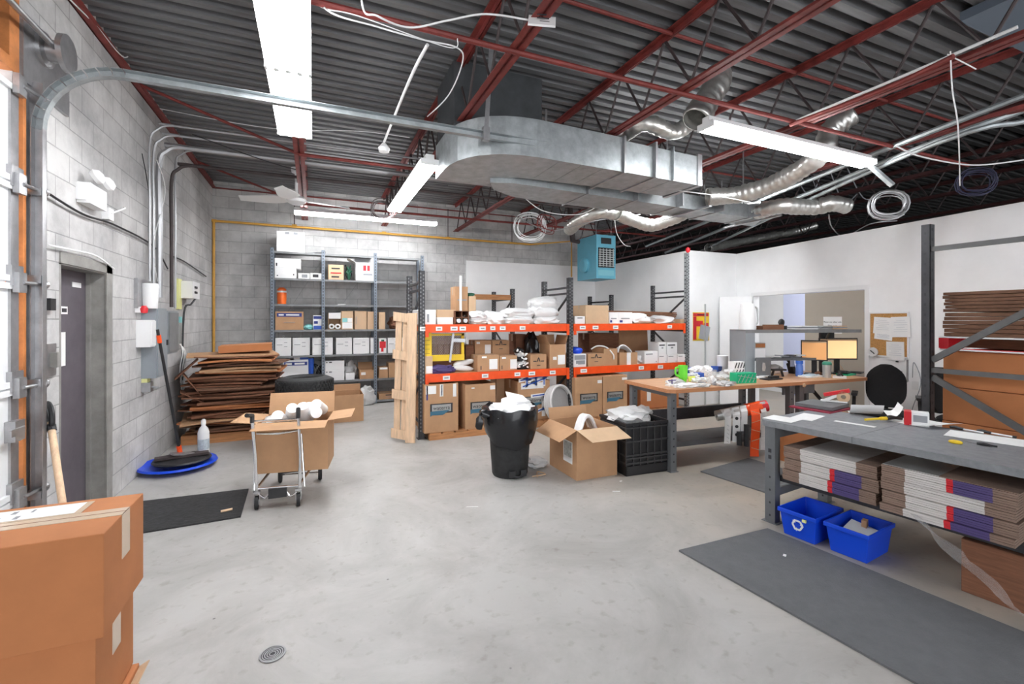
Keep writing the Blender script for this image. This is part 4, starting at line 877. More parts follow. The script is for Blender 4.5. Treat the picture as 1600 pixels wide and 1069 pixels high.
for b_ in (0,1):
    for l, z in enumerate((.86, 1.53)):
        x0, x1 = RX[b_]+.04, RX[b_+1]-.04
        t = thing('rack_beam', blab[(b_,l)], 'rack beam', ((x0+x1)/2, RY0, z-.11))
        MB().box(x0, x1, RY0-.008, RY0+.03, z-.11, z-.01).box(x0,x1,RY0-.008,RY0+.015,z-.01,z).build('beam', M['orange'], t, w=True)
        MB().box(x0, x0+.045, RY0-.018, RY0-.008, z-.17, z+.0).box(x1-.045, x1, RY0-.018, RY0-.008, z-.17, z+.0).build('end_plate', M['orange'], t, w=True)
        for (u0,u1) in tags[(b_,l)]:
            xx0, xx1 = xa(u0,RY0-.01), xa(u1,RY0-.01); tg = MB(); tg.m = 0; tg.box(xx0,xx1,RY0-.012,RY0-.008,z-.085,z-.03); tg.m = 1; tg.box(xx0+.02,xx1-.02,RY0-.0135,RY0-.012,z-.065,z-.05)
            tg.build('shelf_tag', [M['paper'],M['greyink']], t, w=True)
        MB().box(x0, x1, RY1-.04, RY1-.005, z-.11, z).build('rear_beam', M['orange'], t, w=True)
        d_ = MB().box(x0+.002, x1-.002, RY0+.03, RY1-.04, z-.03, z).build('rack_deck', M['wood_o'], label=blab[(b_,l)].replace('orange rack beam','plywood deck'), cat='rack deck')
t = thing('rack_beam', 'weathered orange-brown beam of the second row rack', 'rack beam', (3.0,8.4,1.98))
MB().box(2.5,3.6,8.38,8.42,1.98,2.08).build('beam', M['wood_o'], t, w=True); MB().box(2.72,2.82,8.37,8.38,1.97,2.08).build('tag', M['paper'], t, w=True)
zU, zL = 1.53, .86
Y = RY0+.02
# --- upper level left bay ---
sb('white carton with black print at the left end of the top deck', 656, 681, 484, zU, Y, .5, 'white', tape=False, marks=[(.18,.3,.15,.7,'greyink'),(.45,.57,.15,.7,'greyink')])
sb('white tray box under the peach carton on the top deck', 683, 708, 496, zU, Y+.05, .4, 'paper', tape=False)
sb('peach coloured long carton on the white tray box', 683, 712, 484, za(695,496,Y+.05), Y+.07, .4, 'kraft_l')
x0 = xa(711,Y); t = thing('tube_box', 'open ended carton divided in four beside the white sacks', 'box', (x0+.1,Y+.2,zU)); m = MB()
for a_,b_,c_,d_ in ((-.1,.1,0,.008),(-.1,.1,.09,.098),(-.1,.1,.18,.188)): m.box(a_,b_,-.2,.2,c_,d_)
for a_ in (-.1,-.004,.092): m.box(a_,a_+.008,-.2,.2,.0,.188)
m.box(-.1,.1,.19,.2,0,.188); m.build('body', M['kraft_d'], t)
m = MB(); m.tube([(-.05,-.22,.05),(-.05,.1,.05)],.03,10).tube([(.05,-.21,.05),(.05,.1,.05)],.03,10).build('tube', M['poly'], t)
x0, x1 = xa(711,Y+.5), xa(731,Y+.5); carton('tall brown carton standing at the back of the top deck', x0, x1, Y+.5, Y+.75, zU, .56, 'kraft', marks=[(.2,.9,.62,.66,'greyink')])
MB().box(x0+.06,x0+.09,Y+.45,Y+.48,zU,zU+.72).build('white_strip', M['white'], label='white plastic strip standing before the tall brown carton', cat='strip')
carton('narrow brown carton standing right of the tall brown carton', xa(731,Y+.55), xa(742,Y+.55), Y+.5, Y+.75, zU, .42, 'kraft_l')
MB().blob((xa(738,Y+.5),Y+.6,zU+.45),(.12,.1,.07),5,.3,sub=2).build('green_roll', M['dk_green'], label='small green roll on the narrow brown carton', cat='roll', smooth=True)
for k,(u0,u1,vt,lb) in enumerate(((732,768,487,'white sack at the left of the three white sacks on the top deck'),(760,795,488,'flat white sack in the middle of the top deck'),(793,842,482,'wide white sack left of the tallest sack'),(838,882,464,'tallest white sack pile on the top deck'))):
    x0, x1 = xa(u0,Y), xa(u1,Y); h = za((u0+u1)/2,vt,Y)-zU
    t = thing('white_sack', lb, 'sack', ((x0+x1)/2, Y+.25, zU)); 
    nl = 3 if k == 3 else (2 if k in (0,2) else 1)
    for j in range(nl):
        MB().blob((random.Random(k*5+j).uniform(-.015,.015),0,h*(j+.5)/nl),((x1-x0)*1.0,.42,h/nl*1.5),k*3+j,.22,2.6).build('sack_fold', M['bagwhite'], t, smooth=True)
# --- lower level left bay ---
sb('pale brown box with white tag at the left end of the lower deck', 657, 676, 557, zL, Y, .4, 'kraft_l', marks=[(.45,.98,.05,.45,'paper')])
x0, x1 = xa(659,Y+.1), xa(673,Y+.1); t = thing('yellow_crate', 'yellow slatted crate standing on the pale brown box', 'crate', ((x0+x1)/2,Y+.15,za(666,557,Y))); a = (x1-x0)/2; h=zU-.035-za(666,557,Y)
MB().box(-a,a,-.1,.2,0,h).build('stacked_cartons', M['yellow2'], t)
for k in range(5): MB().box(-a,a*.6,-.103,-.1,.03+k*.06,.034+k*.06).build('slot', M['kraft_d'], t)
# big yellow mesh rack
x0, x1 = xa(675,Y), xa(730,Y); t = thing('yellow_mesh_frame', 'yellow framed mesh screen with grey strap standing in the rack', 'mesh screen', ((x0+x1)/2,Y+.16,zL+.16)); a = (x1-x0)/2; h = zU-.12-zL-.17
m = MB(); m.box(-a,-a+.03,-.02,.02,0,h); m.box(a-.04,a,-.02,.02,0,h); m.box(-a,a,-.03,.02,0,.085); m.box(-a,a,-.02,.02,h-.03,h); m.build('frame', M['yellow2'], t)
m = MB(); n = 16
for i in range(-n, n):
    xs = -a+2*a*i/n
    for s in (1,-1):
        p, q = Vector((xs if s>0 else xs+h,.0,.085)), Vector((xs+h if s>0 else xs,0,h-.03))
        # clip to frame
        d_ = q-p; t0, t1 = 0, 1
        for lim, sg in ((-a+.03,1),(a-.04,-1)):
            if abs(d_.x) > 1e-6:
                tt = (lim-p.x)/d_.x
                if (d_.x>0)==(sg>0): t0 = max(t0, tt)
                else: t1 = min(t1, tt)
        if t1-t0 > .02: m.tube([p+d_*t0, p+d_*t1], .003, 4)
m.build('mesh', M['kraft_d'], t)
MB().bar((.03,-.05,-.02),(.08,-.05,h),.03,.01).bar((.07,-.05,h-.09),(a,-.06,h-.1),.02,.05).build('strap', M['steel'], t)
for k in range(5): MB().box(-a+.05+k*.085,-a+.11+k*.085,.04,.1,.09,h*.6).build('white_post', M['poly'], t)
MB().box(-a,a,.05,.12,-.16,-.0).build('base_tray', M['kraft_d'], t)
MB().blob((xa(692,Y),Y+.06,zL+.06),(.36,.14,.12),21,.5,4).build('cable_heap', M['purple'], label='heap of blue-violet plastic clips on the lower deck', cat='heap', kind='stuff', smooth=True)
for k,(dx,dz,g,lb) in enumerate(((0,0,-6,'lower of two white capsule shaped floats on the lower deck'),(.03,.075,8,'upper of two white capsule shaped floats on the lower deck'))):
    MB().tube([Vector((xa(u,Y),Y+.16+k*.03,zL+.045+dz+r_*0)) +Vector((dx,0,math.sin(R(g))*(u-727)*.01)) for u,r_ in ((711,0),(714,0),(718,0),(735,0),(741,0),(745,0))],[.01,.03,.04,.04,.03,.01],14).build('float', M['white'], label=lb, cat='float', smooth=True)
m_lbl = [(.6,.95,.1,.7,'paper'),(.1,.35,.8,.9,'paper')]
zz = za(746,553,Y+.35)
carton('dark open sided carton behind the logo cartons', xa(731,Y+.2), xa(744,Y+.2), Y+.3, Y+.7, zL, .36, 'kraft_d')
sb('brown carton at the lower front, left of its pair, with shipping sheet', 746, 780, 555, zL, Y, .3, 'kraft', marks=[(.54,.92,.12,.75,'paper'),(.2,.42,.82,.93,'paper'),(.14,.18,.12,.35,'ink')])
zt_ = zL+.30
t = sb('brown carton standing behind with white sheet, upper row left', 742, 768, 532, zL, Y+.33, .3, 'kraft', marks=[(.6,.95,.5,.85,'paper'),(.1,.3,.88,.95,'paper')])
def logo(t, wd, zc, yb):
    s_ = MB(); s_.add([(-.03,0,0),(-.016,0,.045),(0,0,.07),(.016,0,.045),(.03,0,0),(.015,0,0),(0,0,.045),(-.015,0,0)],[(0,1,7),(1,2,6,7),(2,3,5,6),(3,4,5)])
    s_.box(-.09,-.035,-.001,.0,0,.014); s_.box(.035,.09,-.001,0,0,.014); s_.box(-.03,.03,-.001,0,-.06,-.05)
    for p in s_.v: p.y += yb-.003; p.z += zc; p.x *= wd
    s_.build('logo', M['ink'], t)
t = sb('brown carton with black peak logo, upper row beside the sheet carton', 769, 796, 532, zL, Y+.33, .3, 'kraft'); logo(t, 1, .35, -.15)
sb('brown carton right of its pair at the front with shipping sheet', 781, 808, 556, zL, Y, .3, 'kraft', marks=[(.6,.98,.1,.75,'paper'),(.12,.35,.8,.92,'paper'),(.1,.14,.1,.35,'ink')])
t = thing('bagged_parts', 'black and white bagged parts stacked between logo cartons', 'bag', (xa(818,Y),Y+.12,zL))
for k in range(5): 
    rnd = random.Random(k+9); MB().blob((rnd.uniform(-.05,.05),rnd.uniform(-.03,.03),.04+k*.06),(.2-.02*k,.18,.09),k+30,.4,3,2).build('bag', M['black' if k%2==0 else 'poly'], t, smooth=True)
rnd = random.Random(77); m = MB()
for k in range(26): m.obox((rnd.uniform(-.1,.09),-.12+rnd.uniform(0,.02),rnd.uniform(.02,.3)),(.03,.01,.02),(rnd.uniform(-1,1),rnd.uniform(-1,1),rnd.uniform(-1,1)))
m.build('white_scraps', M['paper'], t)
t = sb('brown carton with black peak logo between black bags and tall carton', 829, 854, 554, zL, Y, .32, 'kraft'); logo(t, 1, .11, -.16)
MB().blob((xa(834,Y+.38),Y+.46,zL+.3),(.22,.2,.6),50,.35).build('black_bag', M['gloss_black'], label='black bag with white labels behind the logo carton', cat='bag', smooth=True)
open_carton('tall brown carton with ragged open flaps beside the middle upright', xa(859,Y), xa(884,Y), Y, Y+.35, zL, .36, 'kraft', flaps=(None,10,25,15), fl=.14, marks=[(.5,.95,.15,.55,'paper'),(.2,.42,.35,.48,'paper')])
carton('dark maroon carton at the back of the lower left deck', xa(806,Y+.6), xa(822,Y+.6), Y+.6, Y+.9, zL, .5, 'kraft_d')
# --- lower level right bay ---
sb('white printed box under the blue pack beside the middle upright', 896, 916, 553, zL, Y, .3, 'white', tape=False, marks=[(.08,.92,.55,.9,'greyink'),(.2,.9,.2,.5,'greyink'),(.15,.35,.1,.25,'paper')])
zz = za(906,553,Y); MB().blob((xa(906,Y),Y+.14,zz+.055),(.21,.22,.12),60,.12,2).build('blue_pack', M['blue'], label='blue plastic pack on the white printed box', cat='pack', smooth=True)
t = sb('brown carton with black peak logo right of the white printed box', 919, 944, 553, zL, Y, .32, 'kraft'); logo(t, 1.1, .13, -.16)
open_carton('plain brown open carton with white hose over its rim', xa(944,Y), xa(965,Y), Y+.01, Y+.35, zL, .27, 'kraft', flaps=(None,None,None,None))
open_carton('brown open carton with torn white front paper and coiled hose', xa(968,Y), xa(996,Y), Y, Y+.35, zL, .20, 'kraft', flaps=(None,None,None,None), marks=[(.4,.62,.0,.98,'paper')])
cable_y = Y+.1
def hose(pts, r, lb): MB().tube(smoothpath(pts,6), r, 8).build('hose', M['white'], label=lb, cat='hose', smooth=True)
hose([(xa(932,Y),Y+.15,zL+.26),(xa(940,Y),Y+.12,zL+.31),(xa(950,Y),Y+.05,zL+.29),(xa(957,Y),Y-.015,zL+.18),(xa(958,Y),Y-.015,zL+.1)], .011, 'white hose arching over the plain open carton')
for k in range(4):
    hose([(xa(969,Y),Y+.08+k*.04,zL+.1),(xa(972+k,Y),Y+.08+k*.04,zL+.28-k*.01),(xa(980+k*2,Y),Y+.08+k*.04,zL+.31-.02*k),(xa(990+k,Y),Y+.08+k*.04,zL+.22-.01*k),(xa(993,Y),Y+.08+k*.04,zL+.1)], .013, ['front white hose loop','second white hose loop','third white hose loop','rear white hose loop'][k]+' rising from the carton with torn paper')
MB().blob((xa(1001,Y),Y+.14,zL+.07),(.16,.2,.15),61,.4).build('plastic_bag', M['poly'], label='clear bag slumped right of the hose carton', cat='bag', smooth=True)
x0, x1 = xa(962,RY1-.1), xa(1006,RY1-.1); MB().obox(((x0+x1)/2,RY1-.2,zL+.3),(x1-x0,.02,.6),(R(-4),0,0)).build('cardboard_sheet', M['kraft'], label='large brown cardboard sheet leaning at the back of the right bay', cat='cardboard sheet')
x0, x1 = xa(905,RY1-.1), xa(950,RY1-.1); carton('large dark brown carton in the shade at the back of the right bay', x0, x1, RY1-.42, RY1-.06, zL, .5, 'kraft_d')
for k,(u0,u1,lb) in enumerate(((1007,1028,'leftmost white product box of the lower row on the right deck'),(1029,1042,'second white product box of the lower row on the right deck'),(1043,1058,'third white product box of the lower row on the right deck'),(1059,1071,'last white product box beside the tall light upright'))):
    sb(lb, u0, u1, 549 if k==0 else 554, zL, Y+.02, .25, 'white', tape=False, name='product_box', marks=[(.1,.6,.72,.82,'greyink'),(.85,.9,.1,.2,'greyink')] )
for k,(u0,u1,lb) in enumerate(((1029,1041,'left white product box of the upper row'),(1042,1058,'right white product box of the upper row'))):
    sb(lb, u0, u1, 535, za(1043,554,Y+.02), Y+.02, .25, 'white', tape=False, name='product_box', marks=[(.1,.8,.72,.82,'ink'),(.4,.6,.5,.6,'greyink')])
# --- upper level right bay ---
sb('small white box with black heading beside the middle upright', 898, 914, 494, zU, Y, .25, 'paper', tape=False, marks=[(.1,.9,.1,.9,'white'),(.25,.75,.7,.8,'ink')])
sb('light tan carton on the top deck of the right bay', 915, 951, 477, zU, Y, .4, 'kraft_l')
for k,(u0,u1,lb) in enumerate(((952,966,'left white padded envelope pack on the top deck'),(966,988,'right white padded envelope pack with red print'))):
    sb(lb, u0, u1, 488, zU, Y+.05, .25, 'paper', tape=False, name='envelope_pack', cat='pack', marks=[(.2,.8,.4,.5,'greyink'),(.1,.3,.1,.3,'navy')])
for k,(u0,u1,vt,lb) in enumerate(((988,1022,488,'white plastic bag with a tip hanging over the upper beam'),(1025,1062,492,'clear bag of white foam at the right of the top deck'))):
    x0, x1 = xa(u0,Y), xa(u1,Y); h = za((u0+u1)/2,vt,Y)-zU
    MB().blob(((x0+x1)/2,Y+.2,zU+h/2),((x1-x0),.36,h*1.1),70+k,.3).build('plastic_bag', M['bagwhite' if k==0 else 'poly'], label=lb, cat='bag', smooth=True)
x0, x1 = xa(952,Y+.45), xa(1052,Y+.45)
for k in range(7):
    MB().obox(((x0+x1)/2+.01*(k%3),Y+.62,zU+.12+.03*k-.105),((x1-x0)-.06+.02*k,.42,.026),(0,R(1),R(-1.5))).build('flat_carton_stack', M['corr' if k%2 else 'kraft_d'], label=['lowest','second lowest','third lowest','middle','third highest','second highest','uppermost'][k]+' flat brown carton in the stack behind the bags on the top deck', cat='flattened carton', group='flat cartons on the top deck')
sb('small tan box at the far right end of the top deck', 1063, 1074, 499, zU, Y+.1, .25, 'kraft_l')
# --- ground level ---
def skid(x0, x1, y0, y1, label):
    t = thing('pallet', label, 'pallet', ((x0+x1)/2,(y0+y1)/2,0)); a,b = (x1-x0)/2,(y1-y0)/2
    MB().box(-a,a,-b,-b+.09,.0,.075).box(-a,a,b-.09,b,.0,.075).box(-a,a,-.045,.045,0,.075).build('runner', M['wood_o'], t)
    n = int(2*a/.16)
    for k in range(n): MB().box(-a+2*a*k/n+.005,-a+2*a*(k+1)/n-.02,-b,b,.076,.092).build('deck_board', M['wood_o'], t)
    return t
def drum_box(u0, u1, vt, zb, y, dep, label, extra=(), op=True):
    x0, x1 = xa(u0,y), xa(u1,y); h = za((u0+u1)/2,vt,y)-zb
    t = (open_carton if op else carton)(label, x0, x1, y, y+dep, zb, h, 'kraft', **({'flaps':(None,55,None,None),'fl':.12} if op else {}), name='large_carton')
    a, b = (x1-x0)/2, dep/2; w_ = a*.66; zc = h*.47
    s_ = MB(); s_.box(-w_,w_,-b-.002,-b,zc-.05,zc+.08); s_.build('logo_frame', M['ink'], t)
    s_ = MB(); s_.box(-w_+.022,w_-.022,-b-.003,-b-.002,zc-.03,zc+.066); s_.build('logo_field', M['silver'], t)
    s_ = MB(); s_.add([(-w_,-b-.0035,zc-.02),(w_-.03,-b-.0035,zc-.012),(w_-.1,-b-.0035,zc-.05),(w_*.3,-b-.0035,zc-.06),(w_*.1,-b-.0035,zc-.075),(-w_*.85,-b-.0035,zc-.07),(-w_,-b-.0035,zc-.09)],[(6,5,4,3,2,1,0)]); s_.build('logo_splash', mat('logo_blue',(.05,.16,.24),.6), t)
    text('logo_text', 'waterra', .072, M['ink'], t, (0,-b-.0036,zc+.02), (R(90),0,0))
    for (fx0,fx1,fz0,fz1,mm) in extra: MB().box(-a+2*a*fx0,-a+2*a*fx1,-b-.003,-b-.0005,h*fz0,h*fz1).build('label', M[mm], t)
    return t
skid(RX[0]+.07, 2.82, 6.0, 6.75, 'wooden pallet under the two large logo cartons of the left bay')
Yg = 6.02
drum_box(663, 716, 600, .095, Yg, .62, 'large brown carton with blue logo at the left end under the rack', [(.04,.34,.8,.97,'paper'),(.06,.1,.68,.97,'navy'),(.45,.55,.74,.99,'paper'),(.49,.52,.76,.98,'navy'),(.84,.94,.72,.99,'paper')])
drum_box(727, 774, 600, .095, Yg, .62, 'large brown carton with blue logo partly hidden by the bin', [(.2,.3,.9,.93,'paper'),(.82,.99,.86,.95,'paper')])
skid(2.95, 3.55, 6.1, 6.8, 'wooden pallet under the tape covered carton')
t = drum_box(809, 859, 595, .095, 6.18, .6, 'large carton covered in blue and white tape under the rack', [(.1,.8,.8,.95,'paper')], op=False)
a = t.children[0].dimensions.x/2 if False else (xa(859,6.18)-xa(809,6.18))/2
m = MB(); 
for (x0_,z0_,x1_,z1_) in ((-.95,.60,.95,.66),(-.8,.50,.9,.64),(-.2,.36,.98,.38),(.1,.12,.98,.2),(-.9,.68,.3,.52)): m.bar((a*x0_,-.3035,z0_),(a*x1_,-.3035,z1_),.004,.05)
for x_ in (-.45,.1,.62): m.bar((a*x_,-.3035,.5),(a*x_,-.3035,.7),.004,.045,up=(1,0,0))
m.bar((a*.6,-.3035,.05),(a*.6,-.3035,.28),.004,.06,up=(1,0,0)); m.build('white_tape', M['paper'], t)
m = MB()
for (x0_,z0_,x1_,z1_) in ((-.85,.605,.9,.66),(-.7,.51,.8,.625),(-.1,.363,.95,.38),(.2,.13,.95,.19)): m.bar((a*x0_,-.306,z0_),(a*x1_,-.306,z1_),.002,.018)
for x_ in (-.45,.1,.62): m.bar((a*x_,-.306,.52),(a*x_,-.306,.68),.002,.016,up=(1,0,0))
m.build('tape_print', M['royal'], t)
carton('grey-brown carton standing behind the bin under the rack', xa(776,6.7), xa(800,6.7), 6.7, 6.98, 0, .72, 'kraft_l')
c = Vector((xa(876,6.05),6.1,.33)); t = thing('hose_coil', 'upright coil of translucent white hose wrapped in film under the rack', 'hose coil', (c.x,c.y,0.0))
Rm = Matrix.Rotation(R(72),4,'X') if False else Matrix.Rotation(R(18),4,'Z')@Matrix.Rotation(R(78),4,'X')
for j in range(5):
    pts = [Vector((0,0,.33))+Rm@Vector(((.235)*math.cos(g),(.265)*math.sin(g),-.06+.03*j)) for g in [2*math.pi*i/32 for i in range(32)]]
    MB().tube(pts,.022,8,closed=True).build('hose_turn', M['poly'], t, smooth=True)
skid(RX[1]+.07, 5.0, 6.0, 6.7, 'wooden pallet under the logo cartons of the right bay')
drum_box(899, 941, 590, .095, Yg, .6, 'large brown carton with blue logo right of the middle upright', [(.82,.98,.84,.92,'paper')], op=False)
drum_box(942, 980, 587, .095, Yg, .6, 'large brown carton with blue logo beside the wooden desk', [(.78,.99,.88,.94,'paper')], op=False)
carton('orange-brown carton with white label under the right rack bay', 5.0, 5.82, 6.2, 6.75, .1, .42, 'kraft_o', marks=[(.16,.26,.3,.95,'paper')])
skid(5.0, 5.86, 6.1, 6.8, 'wooden pallet under the orange-brown carton')
# brochures hanging on the partition step beside the rack
q0 = at(1083,488,y=6.49); q1 = at(1108,532,y=6.49); t = thing('wall_poster', 'yellow and red poster with grey pamphlet on the white partition', 'poster', ((q0.x+q1.x)/2,6.497,q1.z)); a = (q1.x-q0.x)/2; h = q0.z-q1.z
MB().box(-a,a,-.008,.0,0,h).build('sheet', M['yellow2'], t)
MB().box(-a,a*.9,-.0095,-.008,h*.86,h*.97).box(-a,-a*.6,-.0095,-.008,.02,h*.85).box(-a*.6,a*.2,-.0095,-.008,h*.5,h*.7).box(a*.3,a*.9,-.0095,-.008,h*.5,h*.62).build('red_print', M['red'], t)
MB().box(-a*.5,a*.6,-.011,-.0095,h*.9,h*.93).build('heading', M['ink'], t)
MB().obox((a*.35,-.016,h*.28),(a*1.2,.01,h*.5),(0,R(12),0)).build('pamphlet', M['silver'], t)
q = at(1110,475,y=6.35); MB().box(q.x-.008,q.x+.008,6.46,6.485,0,q.z).build('pole', M['silver'], label='thin silver post leaning by the yellow poster', cat='post')
MB().lathe([(0,-.02),(.23,-.02),(.23,.02),(0,.02)],28,(c.x,c.y,.33),Rm@Matrix.Diagonal((1,1.1,1,1))).build('film_disc', mat('film_grey',(.36,.36,.36),.3,bump=.6,bscale=12), [o for o in COL.objects if o.name=='hose_coil'][0], w=True, smooth=30)
# leaning wooden frame at the left end of the rack
A0, A1 = at(614,684,z=0), at(648,690,z=0)
t = thing('crate_lid', 'tall narrow pine crate lid leaning upright at the left end of the rack', 'crate lid', ((.97+1.21)/2, 6.1, 0))
bx = [Vector((.93,6.16,0)), Vector((1.21,5.98,0))]; 
hgt = 1.68
def lean(p, z, back=.10): return Vector((p.x+.05*z/hgt, p.y+back*z/hgt, z))
def fr_pt(f, z): p = bx[0].lerp(bx[1], f); return lean(p, z)
nY = Vector((.03,.05,0))
MB().quadslab(fr_pt(.62,0),fr_pt(1,0),fr_pt(1,hgt),fr_pt(.62,hgt),.035).build('side_board', M['wood'], t, w=True)
MB().quadslab(fr_pt(.05,.06)+nY,fr_pt(.3,.06)+nY,fr_pt(.3,hgt-.04)+nY,fr_pt(.05,hgt-.04)+nY,.02).build('side_board', M['wood'], t, w=True)
MB().quadslab(fr_pt(.34,.06)+nY,fr_pt(.60,.06)+nY,fr_pt(.60,hgt-.06)+nY,fr_pt(.34,hgt-.06)+nY,.012).build('panel', M['wood'], t, w=True)
for z in (.05,.56,1.08,1.58): MB().quadslab(fr_pt(-.02,z)+nY*.4,fr_pt(.66,z-.03)+nY*.4,fr_pt(.66,z+.09)+nY*.4,fr_pt(-.02,z+.12)+nY*.4,.018).build('cross_batten', M['wood'], t, w=True)
# ================= WIRE CART =================
t = thing('wire_cart', 'chrome folding hand cart on castors carrying the carton of rolls', 'cart', (-.16, 4.6, 0))
def tb(name, pts, r, m='chrome', n=8, sm=0, par=None): return MB().tube(smoothpath(pts, sm) if sm else pts, r, n).build(name, M[m], par or t, w=True, smooth=True)
fl_, fr_ = Vector((-.44,4.42,0)), Vector((-.12,4.36,0)); bl_, br_ = Vector((-.30,5.05,0)), Vector((.06,4.98,0))
tl = at(394,655,y=4.42); trr = at(466,648,y=4.36)
wr = .055
for k, p in enumerate((fl_, fr_)):
    w_ = MB().lathe([(.012,-.014),(wr,-.014),(wr,.014),(.012,.014)], 20, (p.x,p.y,wr), Matrix.Rotation(R(90),4,'Y')).build('wheel', M['black_rub'], t, w=True, smooth=True)
    MB().lathe([(0,-.017),(.025,-.017),(.025,.017),(0,.017)], 14, (p.x,p.y,wr), Matrix.Rotation(R(90),4,'Y')).build('hub', M['steel'], w_, w=True)
    MB().bar((p.x-.022,p.y,wr),(p.x-.022,p.y,.15),.004,.035).bar((p.x+.022,p.y,wr),(p.x+.022,p.y,.15),.004,.035).box(p.x-.026,p.x+.026,p.y-.025,p.y+.025,.135,.15).build('castor_fork', M['steel'], t, w=True)
for k, p in enumerate((bl_, br_)):
    MB().lathe([(.012,-.018),(.065,-.018),(.075,-.01),(.075,.01),(.065,.018),(.012,.018)], 22, (p.x,p.y,.075), Matrix.Rotation(R(90),4,'Y')).build('rear_wheel', M['black_rub'], t, w=True, smooth=True)
tb('axle', [bl_+Vector((0,0,.075)), br_+Vector((0,0,.075))], .008)
tb('upright', [fl_+Vector((0,0,.12)), fl_+Vector((-.01,0,.45)), tl], .014)
tb('upright', [fr_+Vector((.01,0,.12)), fr_+Vector((.015,0,.45)), trr], .014)
tb('rear_strut', [fl_+Vector((-.02,.0,.16)), fl_+Vector((-.02,.07,.55))], .009)
tb('rear_strut', [fr_+Vector((.05,.0,.16)), fr_+Vector((.02,.07,.6))], .009)
tb('cross_tube', [tl-Vector((0,0,.02)), trr-Vector((0,0,.04))], .009)
tb('cross_tube', [fl_+Vector((0,0,.64)), (fl_+fr_)/2+Vector((0,-.01,.63)), fr_+Vector((0,0,.65))], .012)
tb('side_rail', [fl_+Vector((0,0,.17)), bl_+Vector((0,0,.24))], .011); tb('side_rail', [fr_+Vector((0,0,.17)), br_+Vector((0,0,.24))], .011)
tb('cross_tube', [fl_+Vector((0,0,.17)), fr_+Vector((0,0,.17))], .01)
tb('cross_tube', [bl_+Vector((0,0,.24)), br_+Vector((0,0,.24))], .01)
tb('cross_tube', [fl_.lerp(bl_,.5)+Vector((0,0,.205)), fr_.lerp(br_,.5)+Vector((0,0,.205))], .01)
tb('rear_leg', [bl_+Vector((0,0,.24)), bl_+Vector((0,0,.075))], .01); tb('rear_leg', [br_+Vector((0,0,.24)), br_+Vector((0,0,.075))], .01)
mid = (fl_+fr_)/2
tb('front_wire', [fl_+Vector((.01,0,.13)), fl_.lerp(fr_,.2)+Vector((0,-.01,.09)), mid+Vector((-.06,0,.125)), mid+Vector((.06,0,.125)), fl_.lerp(fr_,.8)+Vector((0,-.01,.09)), fr_+Vector((-.01,0,.12))], .009, sm=5)
MB().box(mid.x-.07,mid.x+.07,mid.y-.03,mid.y+.03,.09,.17).build('clip_block', M['black'], t, w=True)
MB().box(-.28,-.1,4.62,4.76,.212,.225).build('brake_plate', M['black'], t, w=True)
for p in (tl, trr): MB().tube([p+Vector((0,-.0,-.03)), p+Vector((0,0,.03)), p+Vector((-.03,-.09,.05)) if p is tl else p+Vector((.0,.02,.05))], .018, 8).build('grip', M['black'], t, w=True, smooth=True)
# carton in the cart
cb = open_carton('big open brown carton of white rolls riding in the wire cart', -.43, .155, 4.50, 4.92, .255, .44, 'kraft', flaps=(96,20,84,84), fl=.20, rz=R(-9))
cl = cb.location; rnd = random.Random(3)
spots = [(-.22,-.06,20),(-.12,-.08,-15),(-.03,-.03,8),(-.20,.06,30),(.08,-.05,-8),(.17,-.06,12),(.0,.08,60),(.12,.08,20),(.22,.04,-20)]
rl = ['leftmost front','second front','third front','rear left','fourth front','fifth front','rear middle','rear right','far right']
for k, (dx, dy, g) in enumerate(spots):
    c_ = Vector((cl.x+dx*.95-.02, cl.y+dy-.02*0, .665+.035*(k % 3)+(.03 if k in (4,8) else 0)))
    tl_ = [70,60,50,75,35,80,55,20,65][k]
    Rm = Matrix.Rotation(R(g),4,'Z')@Matrix.Rotation(R(tl_),4,'X')
    o = thing('paper_roll', rl[k]+' white paper roll heaped in the carton on the cart', 'roll', c_, 0, None)
    MB().lathe([(.022,-.10),(.05,-.10),(.052,-.09),(.052,.09),(.05,.10),(.022,.10)],18,(0,0,0),Rm).build('paper', M['white'], o, smooth=30)
    MB().lathe([(.017,-.098),(.022,-.098),(.022,.098),(.017,.098),(.017,-.098)],14,(0,0,0),Rm).build('core', M['kraft_l'], o)
# ================= BIN =================
q = at(807, 748, z=0); q.y += .17
t = thing('trash_bin', 'round black rubbish bin lined with a black bag and full of white waste', 'bin', (q.x, q.y, 0))
MB().lathe([(0,.02),(.165,.02),(.175,.0),(.185,.02),(.205,.30),(.225,.60),(.262,.62),(.262,.66),(.25,.67),(.235,.6)],36).build('body', M['black_rub'], t, smooth=30)
m = MB(); n = 36; vs = []
rings = [(.23,.69),(.285,.70),(.296,.66),(.292,.57),(.272,.50),(.248,.44)]
for r_, z_ in rings:
    for k in range(n):
        g = 2*math.pi*k/n; low = -(.13*max(0, -math.sin(g+.15)))*(1 if z_ < .6 else .2)
        rr = r_*(1+.035*noise.noise(Vector((math.cos(g)*3, math.sin(g)*3, z_*6)))); vs.append((rr*math.cos(g), rr*math.sin(g), z_+low*(1-(z_-.44)/.3)+.012*math.sin(g*7+z_*9)))
fs = [[i*n+k, i*n+(k+1)%n, (i+1)*n+(k+1)%n, (i+1)*n+k] for i in range(len(rings)-1) for k in range(n)]
m.add(vs, fs).build('bin_bag', M['gloss_black'], t, smooth=True)
MB().blob((-.30,-.06,.66),(.12,.12,.09),3,.4,3,2,False).blob((-.36,-.07,.58),(.07,.06,.14),5,.4,3,2,False).build('bag_knot', M['gloss_black'], t, smooth=True)
for s in (-1,1): MB().box(-.03+s*.06,.03+s*.06,-.215,-.19,.03,.09).build('dolly_slot', M['black'], t)
